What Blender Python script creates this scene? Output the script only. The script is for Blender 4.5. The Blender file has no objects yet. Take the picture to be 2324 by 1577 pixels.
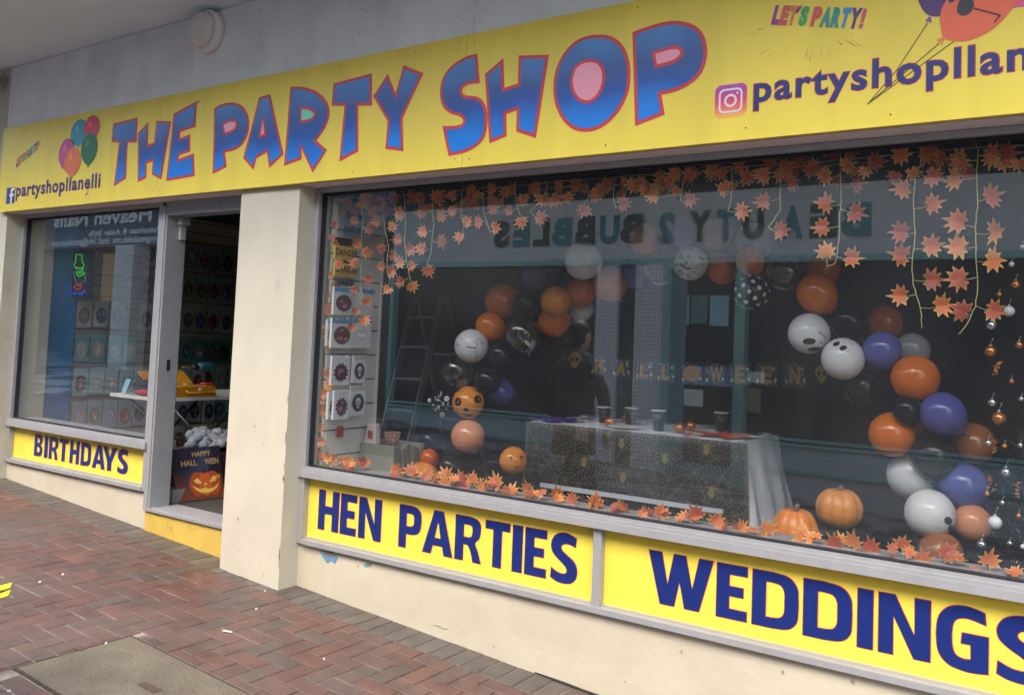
import bpy, bmesh, math, random
from mathutils import Vector, Matrix
from mathutils.geometry import tessellate_polygon
R = math.radians
random.seed(7)
SC = bpy.context.scene
COL = SC.collection

# ------------------------------------------------------------------ camera
CW, CH = 2324.0, 1576.7                      # working size of the photograph
FOC, PPX, PPY = 1985.0, 1207.35, 659.54      # focal length and principal point in those pixels
YAW, PITCH, ROLL = -0.5891987, 0.0565179, 0.0397159
CAM = Vector((0.0, -3.7, 1.55))
_f = Vector((math.sin(YAW)*math.cos(PITCH), math.cos(YAW)*math.cos(PITCH), math.sin(PITCH)))
_r = _f.cross(Vector((0, 0, 1))).normalized(); _u = _r.cross(_f)
_r2 = _r*math.cos(ROLL) + _u*math.sin(ROLL); _u2 = -_r*math.sin(ROLL) + _u*math.cos(ROLL)
cd = bpy.data.cameras.new('camera'); cam = bpy.data.objects.new('camera', cd); COL.objects.link(cam)
m3 = Matrix((_r2, _u2, -_f)).transposed()
cam.matrix_world = Matrix.Translation(CAM) @ m3.to_4x4()
cd.sensor_width = 36; cd.lens = FOC/CW*36
cd.shift_x = (CW/2-PPX)/CW; cd.shift_y = (PPY-CH/2)/CW
cd.clip_start = 0.05; cd.clip_end = 500
SC.camera = cam

# ------------------------------------------------------------------ sky, sun, exposure
SUN_EL, SUN_AZ = 58, 170          # elevation, direction the light comes from (180 = straight at the front)
W = bpy.data.worlds.new('World'); SC.world = W; W.use_nodes = True
nt = W.node_tree; nt.nodes.clear()
sky = nt.nodes.new('ShaderNodeTexSky'); sky.sky_type = 'NISHITA'; sky.sun_disc = False
sky.sun_elevation = R(SUN_EL); sky.sun_rotation = R(SUN_AZ); sky.air_density = 1.6; sky.dust_density = 5.0; sky.ozone_density = 1.0
hs = nt.nodes.new('ShaderNodeHueSaturation'); hs.inputs['Saturation'].default_value = 1.15
bg = nt.nodes.new('ShaderNodeBackground'); bg.inputs['Strength'].default_value = 0.15
wo = nt.nodes.new('ShaderNodeOutputWorld')
nt.links.new(sky.outputs[0], hs.inputs['Color']); nt.links.new(hs.outputs[0], bg.inputs[0]); nt.links.new(bg.outputs[0], wo.inputs[0])
sl = bpy.data.lights.new('sun', 'SUN'); so = bpy.data.objects.new('sun', sl); COL.objects.link(so)
sl.energy = 0.6; sl.angle = R(60); sl.color = (0.86, 0.93, 1.0)
_sd = Vector((math.sin(R(SUN_AZ))*math.cos(R(SUN_EL)), math.cos(R(SUN_AZ))*math.cos(R(SUN_EL)), math.sin(R(SUN_EL))))
so.rotation_euler = _sd.to_track_quat('Z', 'Y').to_euler(); so.location = (0, -3, 9)
vs = SC.view_settings; SC.display_settings.display_device = 'sRGB'
vs.view_transform = 'Standard'; vs.look = 'None'; vs.gamma = 1; vs.exposure = 2.12
try: vs.use_curve_mapping = False
except Exception: pass
SC.render.engine = 'CYCLES'
cy = SC.cycles
cy.max_bounces = 10; cy.diffuse_bounces = 4; cy.glossy_bounces = 5; cy.transmission_bounces = 8; cy.transparent_max_bounces = 24
cy.sample_clamp_indirect = 6; cy.caustics_reflective = False; cy.caustics_refractive = False
cy.use_denoising = True

# ------------------------------------------------------------------ helpers
def at(x, y, Y=0.0):
    """point of the plane at depth Y that the photograph shows at (x, y)"""
    v = _f*FOC + _r2*(x-PPX) - _u2*(y-PPY)
    return CAM + v*((Y-CAM.y)/v.y)
def atX(x, y, X):
    v = _f*FOC + _r2*(x-PPX) - _u2*(y-PPY)
    return CAM + v*((X-CAM.x)/v.x)
def atZ(x, y, Z):
    v = _f*FOC + _r2*(x-PPX) - _u2*(y-PPY)
    return CAM + v*((Z-CAM.z)/v.z)
def zc(p): return (Vector(p)-CAM).dot(_f)
def rad(p, r): return r*zc(p)/FOC
GY = 0.165                                   # the shop glass
def ground(x): return -0.292-0.061*x
def gz(x, y): return ground(x)
def srgb(r, g, b):
    f = lambda c: (c/255/12.92) if c/255 <= .04045 else ((c/255+.055)/1.055)**2.4
    return (f(r), f(g), f(b), 1)
MATS = {}
def mat(name, col, rough=.5, metal=0., var=0., vs_=6., bump=0., bs=60., spec=.5, coat=0., dirt=None, dsc=2., dth=.55, trans=0., ior=1.45, emit=None, es=1., sheen=0.):
    if name in MATS: return MATS[name]
    m = bpy.data.materials.new(name); m.use_nodes = True; t = m.node_tree; b = t.nodes['Principled BSDF']
    if len(col) == 3: col = (*col, 1)
    b.inputs['Base Color'].default_value = col; b.inputs['Roughness'].default_value = rough; b.inputs['Metallic'].default_value = metal
    b.inputs['Specular IOR Level'].default_value = spec; b.inputs['Coat Weight'].default_value = coat; b.inputs['Coat Roughness'].default_value = .08
    b.inputs['Transmission Weight'].default_value = trans; b.inputs['IOR'].default_value = ior; b.inputs['Sheen Weight'].default_value = sheen
    tc = t.nodes.new('ShaderNodeTexCoord')
    if emit: b.inputs['Emission Color'].default_value = (*emit[:3], 1); b.inputs['Emission Strength'].default_value = es
    cur = None
    if var:
        n = t.nodes.new('ShaderNodeTexNoise'); n.inputs['Scale'].default_value = vs_; n.inputs['Detail'].default_value = 6; t.links.new(tc.outputs['Object'], n.inputs['Vector'])
        mr = t.nodes.new('ShaderNodeMapRange'); mr.inputs[1].default_value = .3; mr.inputs[2].default_value = .7; mr.inputs[3].default_value = 1-var; mr.inputs[4].default_value = 1+var
        t.links.new(n.outputs['Fac'], mr.inputs[0])
        mx = t.nodes.new('ShaderNodeMix'); mx.data_type = 'RGBA'; mx.blend_type = 'MULTIPLY'; mx.inputs[0].default_value = 1; mx.inputs[6].default_value = col
        t.links.new(mr.outputs[0], mx.inputs[7]); cur = mx.outputs[2]
    if dirt:
        n2 = t.nodes.new('ShaderNodeTexNoise'); n2.inputs['Scale'].default_value = dsc; n2.inputs['Detail'].default_value = 9; n2.inputs['Roughness'].default_value = .65; t.links.new(tc.outputs['Object'], n2.inputs['Vector'])
        r2 = t.nodes.new('ShaderNodeMapRange'); r2.inputs[1].default_value = dth; r2.inputs[2].default_value = dth+.12; r2.inputs[3].default_value = 0; r2.inputs[4].default_value = .8
        t.links.new(n2.outputs['Fac'], r2.inputs[0])
        mx = t.nodes.new('ShaderNodeMix'); mx.data_type = 'RGBA'; t.links.new(r2.outputs[0], mx.inputs[0])
        if cur: t.links.new(cur, mx.inputs[6])
        else: mx.inputs[6].default_value = col
        mx.inputs[7].default_value = (*dirt[:3], 1); cur = mx.outputs[2]
    if cur: t.links.new(cur, b.inputs['Base Color'])
    if bump:
        n = t.nodes.new('ShaderNodeTexNoise'); n.inputs['Scale'].default_value = bs; n.inputs['Detail'].default_value = 5; t.links.new(tc.outputs['Object'], n.inputs['Vector'])
        bm_ = t.nodes.new('ShaderNodeBump'); bm_.inputs['Strength'].default_value = bump; bm_.inputs['Distance'].default_value = .01
        t.links.new(n.outputs['Fac'], bm_.inputs['Height']); t.links.new(bm_.outputs[0], b.inputs['Normal'])
    MATS[name] = m; return m

def streaks(m, lo=.86, sx=9, sz=.7):
    """rain and dust streaks running down a painted or printed face"""
    t = m.node_tree; b = t.nodes['Principled BSDF']; l = b.inputs['Base Color'].links
    tc = t.nodes.new('ShaderNodeTexCoord'); mp = t.nodes.new('ShaderNodeMapping'); mp.inputs['Scale'].default_value = (sx, sx, sz); n = t.nodes.new('ShaderNodeTexNoise'); n.inputs['Scale'].default_value = 1.6; n.inputs['Detail'].default_value = 7
    t.links.new(tc.outputs['Object'], mp.inputs[0]); t.links.new(mp.outputs[0], n.inputs['Vector']); mr = t.nodes.new('ShaderNodeMapRange'); mr.inputs[1].default_value = .34; mr.inputs[2].default_value = .58; mr.inputs[3].default_value = lo; mr.inputs[4].default_value = 1
    t.links.new(n.outputs['Fac'], mr.inputs[0]); mx = t.nodes.new('ShaderNodeMix'); mx.data_type = 'RGBA'; mx.blend_type = 'MULTIPLY'; mx.inputs[0].default_value = 1
    if l: t.links.new(l[0].from_socket, mx.inputs[6])
    else: mx.inputs[6].default_value = b.inputs['Base Color'].default_value[:]
    t.links.new(mr.outputs[0], mx.inputs[7]); t.links.new(mx.outputs[2], b.inputs['Base Color'])
class MB:
    def __init__(s): s.v = []; s.f = []; s.m = []; s.sm = []
    def add(s, vs, fs, m=0, smooth=False):
        o = len(s.v); s.v += [Vector(v) for v in vs]
        for f in fs: s.f.append([i+o for i in f]); s.m.append(m); s.sm.append(smooth)
        return s
    def box(s, x0, x1, y0, y1, z0, z1, m=0):
        return s.add([(x0,y0,z0),(x1,y0,z0),(x1,y1,z0),(x0,y1,z0),(x0,y0,z1),(x1,y0,z1),(x1,y1,z1),(x0,y1,z1)],
            [(0,3,2,1),(4,5,6,7),(0,1,5,4),(1,2,6,5),(2,3,7,6),(3,0,4,7)], m)
    def hexa(s, p, m=0):      # 8 points: bottom 4 ccw, top 4
        return s.add(p, [(0,3,2,1),(4,5,6,7),(0,1,5,4),(1,2,6,5),(2,3,7,6),(3,0,4,7)], m)
    def bar(s, a, b, w, h=None, m=0, up=(0,0,1)):
        a = Vector(a); b = Vector(b); h = h or w; d = (b-a).normalized(); up = Vector(up)
        if abs(d.dot(up)) > .98: up = Vector((0,1,0))
        u = d.cross(up).normalized()*w/2; n = u.cross(d).normalized()*h/2
        return s.hexa([a-u-n, a+u-n, b+u-n, b-u-n, a-u+n, a+u+n, b+u+n, b-u+n], m)
    def tube(s, pts, r, n=8, m=0, cap=True):
        pts = [Vector(p) for p in pts]; rs = r if isinstance(r, (list, tuple)) else [r]*len(pts); vs = []; fs = []
        prev = None
        for i, p in enumerate(pts):
            d = (pts[min(i+1, len(pts)-1)]-pts[max(i-1, 0)])
            d = d.normalized() if d.length > 1e-9 else Vector((0,0,1))
            if prev is None:
                up = Vector((0,0,1)) if abs(d.z) < .9 else Vector((0,1,0)); u = d.cross(up).normalized()
            else:
                u = (prev-d*prev.dot(d)); u = u.normalized() if u.length > 1e-6 else d.orthogonal().normalized()
            prev = u; w = d.cross(u)
            for k in range(n):
                a = 2*math.pi*k/n; vs.append(p+(u*math.cos(a)+w*math.sin(a))*rs[i])
        for i in range(len(pts)-1):
            for k in range(n): fs.append((i*n+k, i*n+(k+1) % n, (i+1)*n+(k+1) % n, (i+1)*n+k))
        if cap: fs.append(tuple(range(n-1, -1, -1))); fs.append(tuple((len(pts)-1)*n+k for k in range(n)))
        return s.add(vs, fs, m, True)
    def lathe(s, c, prof, n=24, m=0, axis=None, smooth=True):   # prof [(r, h)], axis = direction of h
        c = Vector(c); ax = Vector(axis or (0,0,1)).normalized(); u = ax.orthogonal().normalized(); w = ax.cross(u); vs = []; fs = []
        for (r, h) in prof:
            for k in range(n):
                a = 2*math.pi*k/n; vs.append(c+ax*h+(u*math.cos(a)+w*math.sin(a))*r)
        for i in range(len(prof)-1):
            for k in range(n): fs.append((i*n+k, i*n+(k+1) % n, (i+1)*n+(k+1) % n, (i+1)*n+k))
        fs.append(tuple(range(n-1, -1, -1))); fs.append(tuple((len(prof)-1)*n+k for k in range(n)))
        return s.add(vs, fs, m, smooth)
    def sphere(s, c, r, n=24, k=14, m=0, sc=(1,1,1)):
        c = Vector(c); vs = [c+Vector((0,0,-r*sc[2]))]; fs = []
        for i in range(1, k):
            a = -math.pi/2+math.pi*i/k
            for j in range(n):
                b = 2*math.pi*j/n; vs.append(c+Vector((math.cos(a)*math.cos(b)*r*sc[0], math.cos(a)*math.sin(b)*r*sc[1], math.sin(a)*r*sc[2])))
        vs.append(c+Vector((0,0,r*sc[2]))); T = len(vs)-1
        for j in range(n): fs.append((0, 1+(j+1) % n, 1+j)); fs.append((T, 1+(k-2)*n+j, 1+(k-2)*n+(j+1) % n))
        for i in range(k-2):
            for j in range(n): fs.append((1+i*n+j, 1+i*n+(j+1) % n, 1+(i+1)*n+(j+1) % n, 1+(i+1)*n+j))
        return s.add(vs, fs, m, True)
    def poly(s, loops, fn, m=0, depth=0., fn2=None):
        """flat polygon (outer loop + holes of 2-D points) placed by fn(x, y, h); depth extrudes"""
        L = [[Vector((p[0], p[1], 0)) for p in l] for l in loops]
        tris = tessellate_polygon(L); flat = [p for l in L for p in l]
        s.add([fn(p.x, p.y, 0) for p in flat], tris, m)
        if depth:
            s.add([fn(p.x, p.y, depth) for p in flat], tris, m)
            o = 0
            for l in L:
                k = len(l); s.add([fn(p.x, p.y, 0) for p in l]+[fn(p.x, p.y, depth) for p in l], [(i, (i+1) % k, k+(i+1) % k, k+i) for i in range(k)], m)
        return s
    def build(s, name, mats, parent=None, loc=None, fixn=True):
        if not isinstance(mats, (list, tuple)): mats = [mats]
        if parent is not None: org = Vector(parent['_o'])
        elif loc is not None: org = Vector(loc)
        elif s.v:
            xs = [v.x for v in s.v]; ys = [v.y for v in s.v]; org = Vector(((min(xs)+max(xs))/2, (min(ys)+max(ys))/2, min(v.z for v in s.v)))
        else: org = Vector((0,0,0))
        me = bpy.data.meshes.new(name); me.from_pydata([v-org for v in s.v], [], s.f); 
        for mm in mats: me.materials.append(mm)
        for p, i, sm in zip(me.polygons, s.m, s.sm): p.material_index = i; p.use_smooth = sm
        if fixn:
            b = bmesh.new(); b.from_mesh(me); bmesh.ops.recalc_face_normals(b, faces=b.faces); b.to_mesh(me); b.free()
        me.update(); o = bpy.data.objects.new(name, me); COL.objects.link(o); o['_o'] = list(org)
        if parent is not None: o.parent = parent
        else: o.location = org
        return o
def tag(o, label=None, cat=None, group=None, kind=None):
    if label: o['label'] = label
    if cat: o['category'] = cat
    if group: o['group'] = group
    if kind: o['kind'] = kind
    return o
def empty(name, loc, label, cat, group=None):
    o = bpy.data.objects.new(name, None); COL.objects.link(o); o.location = loc; o['_o'] = list(loc); o.empty_display_size = .05
    return tag(o, label, cat, group)
def lerp(a, b, t): return a+(b-a)*t
def curvy(pts, sub=6):
    """closed outline; points with a third value are smooth"""
    out = []; n = len(pts); P = [Vector((p[0], p[1])) for p in pts]; S = [len(p) > 2 for p in pts]
    for i in range(n):
        j = (i+1) % n; a, b = P[i], P[j]; out.append(a)
        if S[i] or S[j]:
            ta = (P[j]-P[i-1])*.5 if S[i] else (b-a)
            tb = (P[(j+1) % n]-P[i])*.5 if S[j] else (b-a)
            L = (b-a).length
            if ta.length > 0: ta = ta.normalized()*L
            if tb.length > 0: tb = tb.normalized()*L
            for k in range(1, sub):
                t = k/sub; h = (2*t**3-3*t**2+1, t**3-2*t**2+t, -2*t**3+3*t**2, t**3-t**2)
                out.append(a*h[0]+ta*h[1]+b*h[2]+tb*h[3])
    return out
def area(p): return sum(p[i][0]*p[(i+1) % len(p)][1]-p[(i+1) % len(p)][0]*p[i][1] for i in range(len(p)))/2
def offset(p, d, lim=3.):
    """grow (d > 0) or shrink a closed outline"""
    P = [Vector((q[0], q[1])) for q in p]; s = 1 if area(P) > 0 else -1; n = len(P); out = []
    for i in range(n):
        a, b, c = P[i-1], P[i], P[(i+1) % n]
        e1 = (b-a); e2 = (c-b)
        if e1.length < 1e-7 or e2.length < 1e-7: out.append(b.copy()); continue
        e1.normalize(); e2.normalize()
        n1 = Vector((e1.y, -e1.x))*s; n2 = Vector((e2.y, -e2.x))*s; mm = n1+n2
        if mm.length < 1e-4: out.append(b+n1*d); continue
        mm.normalize(); k = min(1/max(mm.dot(n1), .05), lim); out.append(b+mm*(d*k))
    return out
_TXT = {}; SPACING = 1.0
def text_geo(s, bold=0.0, shear=0.0):
    """flat filled outlines of a string in the built-in font: verts 2-D, faces, width, height"""
    key = (s, bold, shear, SPACING)
    if key in _TXT: return _TXT[key]
    c = bpy.data.curves.new('t', 'FONT'); c.body = s; c.size = 1; c.offset = bold; c.shear = shear; c.resolution_u = 3; c.space_character = SPACING
    o = bpy.data.objects.new('t', c); COL.objects.link(o); bpy.context.view_layer.update()
    me = o.evaluated_get(bpy.context.evaluated_depsgraph_get()).to_mesh()
    vs = [(v.co.x, v.co.y) for v in me.vertices]; fs = [tuple(p.vertices) for p in me.polygons]
    o.evaluated_get(bpy.context.evaluated_depsgraph_get()).to_mesh_clear(); bpy.data.objects.remove(o); bpy.data.curves.remove(c)
    xs = [v[0] for v in vs] or [0, 1]; ys = [v[1] for v in vs] or [0, 1]
    _TXT[key] = (vs, fs, min(xs), max(xs), min(ys), max(ys)); return _TXT[key]
def put_text(mb, s, x0, x1, z0, z1, Y, m=0, bold=0., shear=0., fn=None, flip=False):
    """the string stretched into the box x0..x1, z0..z1 on the plane Y (or through fn(x, z))"""
    vs, fs, a, b, c, d = text_geo(s, bold, shear)
    fn = fn or (lambda x, z: (x, Y, z))
    P = [fn(lerp(x0, x1, (v[0]-a)/(b-a)), lerp(z0, z1, (v[1]-c)/(d-c))) for v in vs]
    mb.add(P, fs, m)
XZ = lambda Y: (lambda x, z, h: (x, Y-h, z))
# ------------------------------------------------------------------ materials
cream = mat('cream_render', (.535,.505,.415), rough=.75, var=.04, vs_=3, bump=.14, bs=14, dirt=(.40,.35,.26), dsc=4.5, dth=.63)
cream_dirty = mat('cream_riser', (.52,.48,.38), rough=.75, var=.035, vs_=2.5, bump=.30, bs=12, dirt=(.40,.36,.28), dsc=6, dth=.64)
fascia_paint = mat('fascia_paint', (.80,.84,.88), rough=.8, var=.05, vs_=2, bump=.3, bs=20)
soffit_paint = mat('soffit_paint', (.72,.84,.95), rough=.6, var=.04, vs_=1.5)
alu = mat('anodised_aluminium', (.38,.39,.42), rough=.42, metal=.3, var=.03, vs_=3)
alu_dull = mat('weathered_aluminium', (.33,.34,.37), rough=.5, metal=.4, var=.08, vs_=10)
gasket = mat('black_gasket', (.012,.012,.02), rough=.6)
soffit_grey = mat('sign_soffit', (.80,.78,.80), rough=.7)
yellow_step = mat('yellow_step_paint', (.60,.42,.09), rough=.55, var=.10, vs_=5, bump=.4, bs=22, dirt=(.22,.17,.07), dsc=9, dth=.60)
sign_yellow = mat('sign_yellow_print', (.84,.665,.085), rough=.38, var=.035, vs_=1.6, dirt=(.55,.45,.14), dsc=22, dth=.74)
streaks(sign_yellow, .93, 4, .6); streaks(cream, .955, 4, 1.5); streaks(cream_dirty, .94, 4, 3); streaks(fascia_paint, .90, 3, 1.5); streaks(alu, .94, 10, 10)
print_red = mat('print_red', srgb(205,62,72)[:3], rough=.35)
print_pink = mat('print_pink', srgb(238,160,178)[:3], rough=.35)
print_mint = mat('print_mint', srgb(120,215,180)[:3], rough=.35)
print_navy = mat('print_navy', (.008,.022,.15), rough=.35)
print_navy2 = mat('print_dark_blue', (.022,.030,.17), rough=.35)
plain_white = mat('print_white', (.8,.8,.82), rough=.4)
def glass_mat():
    m = bpy.data.materials.new('window_glass'); m.use_nodes = True; t = m.node_tree; t.nodes.clear()
    o = t.nodes.new('ShaderNodeOutputMaterial'); mx = t.nodes.new('ShaderNodeMixShader'); tr = t.nodes.new('ShaderNodeBsdfTransparent'); gl = t.nodes.new('ShaderNodeBsdfGlossy')
    gl.inputs['Roughness'].default_value = 0.0; tr.inputs[0].default_value = (.93,.95,.95,1); gl.inputs[0].default_value = (.92,.97,1,1)
    fr = t.nodes.new('ShaderNodeFresnel'); ge = t.nodes.new('ShaderNodeNewGeometry'); mp = t.nodes.new('ShaderNodeMapRange')
    mp.inputs[1].default_value = 0; mp.inputs[2].default_value = 1; mp.inputs[3].default_value = 2.35; mp.inputs[4].default_value = 1/2.35
    t.links.new(ge.outputs['Backfacing'], mp.inputs[0]); t.links.new(mp.outputs[0], fr.inputs['IOR'])
    df = t.nodes.new('ShaderNodeBsdfDiffuse'); df.inputs[0].default_value = (.75,.80,.88,1); m2 = t.nodes.new('ShaderNodeMixShader')  # pale diffuse share: a milky haze put into the glass colour
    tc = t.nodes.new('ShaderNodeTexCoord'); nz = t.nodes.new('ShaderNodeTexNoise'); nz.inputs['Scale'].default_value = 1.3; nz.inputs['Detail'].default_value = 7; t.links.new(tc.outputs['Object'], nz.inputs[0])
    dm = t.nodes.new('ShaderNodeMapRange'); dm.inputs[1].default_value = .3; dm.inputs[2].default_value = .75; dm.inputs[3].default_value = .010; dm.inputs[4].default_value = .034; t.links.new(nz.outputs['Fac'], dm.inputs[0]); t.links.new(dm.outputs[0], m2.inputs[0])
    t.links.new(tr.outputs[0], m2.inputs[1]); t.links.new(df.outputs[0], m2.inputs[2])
    t.links.new(fr.outputs[0], mx.inputs[0]); t.links.new(m2.outputs[0], mx.inputs[1]); t.links.new(gl.outputs[0], mx.inputs[2]); t.links.new(mx.outputs[0], o.inputs[0])
    return m
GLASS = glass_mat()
def letter_blue():
    """the blue of the big letters is printed as a band pattern: mid blue, dark blue, bright blue"""
    m = bpy.data.materials.new('printed_letter_blue'); m.use_nodes = True; t = m.node_tree; b = t.nodes['Principled BSDF']; b.inputs['Roughness'].default_value = .35
    a = t.nodes.new('ShaderNodeAttribute'); a.attribute_name = 'band'; a.attribute_type = 'GEOMETRY'
    tc = t.nodes.new('ShaderNodeTexCoord'); n = t.nodes.new('ShaderNodeTexNoise'); n.inputs['Scale'].default_value = 4; n.inputs['Detail'].default_value = 1
    t.links.new(tc.outputs['Object'], n.inputs['Vector']); s = t.nodes.new('ShaderNodeMath'); s.operation = 'MULTIPLY_ADD'; s.inputs[1].default_value = .35; t.links.new(n.outputs['Fac'], s.inputs[0])
    s2 = t.nodes.new('ShaderNodeMath'); s2.operation = 'SUBTRACT'; s2.inputs[1].default_value = .175; t.links.new(a.outputs['Fac'], s.inputs[2]); t.links.new(s.outputs[0], s2.inputs[0])
    cr = t.nodes.new('ShaderNodeValToRGB'); e = cr.color_ramp.elements
    e[0].position = 0; e[0].color = (.0,.22,.78,1); e[1].position = 1; e[1].color = (.06,.27,.62,1)
    for p, c in ((.16,(.0,.20,.72,1)),(.42,(.012,.08,.38,1)),(.6,(.03,.085,.29,1)),(.8,(.05,.16,.46,1))): x = e.new(p); x.color = c
    t.links.new(s2.outputs[0], cr.inputs[0]); t.links.new(cr.outputs[0], b.inputs['Base Color']); return m
LBLUE = letter_blue()

# ------------------------------------------------------------------ pavement
XL, XR = -13.0, 3.0
def brick_mat():
    m = bpy.data.materials.new('paving_bricks'); m.use_nodes = True; t = m.node_tree; b = t.nodes['Principled BSDF']
    a = t.nodes.new('ShaderNodeAttribute'); a.attribute_name = 'Col'; tc = t.nodes.new('ShaderNodeTexCoord')
    def noise(sc, d): n = t.nodes.new('ShaderNodeTexNoise'); n.inputs['Scale'].default_value = sc; n.inputs['Detail'].default_value = d; t.links.new(tc.outputs['Object'], n.inputs['Vector']); return n
    n1 = noise(9, 8); n2 = noise(1.1, 4); n3 = noise(220, 2)
    mr = t.nodes.new('ShaderNodeMapRange'); mr.inputs[1].default_value = .3; mr.inputs[2].default_value = .7; mr.inputs[3].default_value = .70; mr.inputs[4].default_value = 1.22; t.links.new(n1.outputs['Fac'], mr.inputs[0])
    mx = t.nodes.new('ShaderNodeMix'); mx.data_type = 'RGBA'; mx.blend_type = 'MULTIPLY'; mx.inputs[0].default_value = 1; t.links.new(a.outputs['Color'], mx.inputs[6]); t.links.new(mr.outputs[0], mx.inputs[7])
    m2 = t.nodes.new('ShaderNodeMapRange'); m2.inputs[1].default_value = .42; m2.inputs[2].default_value = .68; m2.inputs[4].default_value = .75; t.links.new(n2.outputs['Fac'], m2.inputs[0])
    mx2 = t.nodes.new('ShaderNodeMix'); mx2.data_type = 'RGBA'; t.links.new(m2.outputs[0], mx2.inputs[0]); t.links.new(mx.outputs[2], mx2.inputs[6]); mx2.inputs[7].default_value = (.095,.072,.062,1)
    m3_ = t.nodes.new('ShaderNodeMapRange'); m3_.inputs[1].default_value = .68; m3_.inputs[2].default_value = .8; m3_.inputs[4].default_value = .12; t.links.new(n3.outputs['Fac'], m3_.inputs[0])
    mx3 = t.nodes.new('ShaderNodeMix'); mx3.data_type = 'RGBA'; t.links.new(m3_.outputs[0], mx3.inputs[0]); t.links.new(mx2.outputs[2], mx3.inputs[6]); mx3.inputs[7].default_value = (.35,.31,.28,1)
    t.links.new(mx3.outputs[2], b.inputs['Base Color'])
    rr = t.nodes.new('ShaderNodeMapRange'); rr.inputs[1].default_value = .35; rr.inputs[2].default_value = .65; rr.inputs[3].default_value = .38; rr.inputs[4].default_value = .62; t.links.new(n2.outputs['Fac'], rr.inputs[0]); t.links.new(rr.outputs[0], b.inputs['Roughness'])
    bp = t.nodes.new('ShaderNodeBump'); bp.inputs['Strength'].default_value = .5; bp.inputs['Distance'].default_value = .004; n4 = noise(70, 6); t.links.new(n4.outputs['Fac'], bp.inputs['Height']); t.links.new(bp.outputs[0], b.inputs['Normal'])
    return m
def joint_mat():
    m = bpy.data.materials.new('joint_sand'); m.use_nodes = True; t = m.node_tree; b = t.nodes['Principled BSDF']; b.inputs['Roughness'].default_value = .9
    tc = t.nodes.new('ShaderNodeTexCoord'); n = t.nodes.new('ShaderNodeTexNoise'); n.inputs['Scale'].default_value = 2.2; n.inputs['Detail'].default_value = 8; t.links.new(tc.outputs['Object'], n.inputs['Vector'])
    cr = t.nodes.new('ShaderNodeValToRGB'); e = cr.color_ramp.elements; e[0].position = .38; e[0].color = (.05,.04,.035,1); e[1].position = .56; e[1].color = (.29,.25,.235,1)
    x = e.new(.475); x.color = (.11,.085,.075,1)
    t.links.new(n.outputs['Fac'], cr.inputs[0]); t.links.new(cr.outputs[0], b.inputs['Base Color']); return m
BR, JT = brick_mat(), joint_mat()
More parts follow.
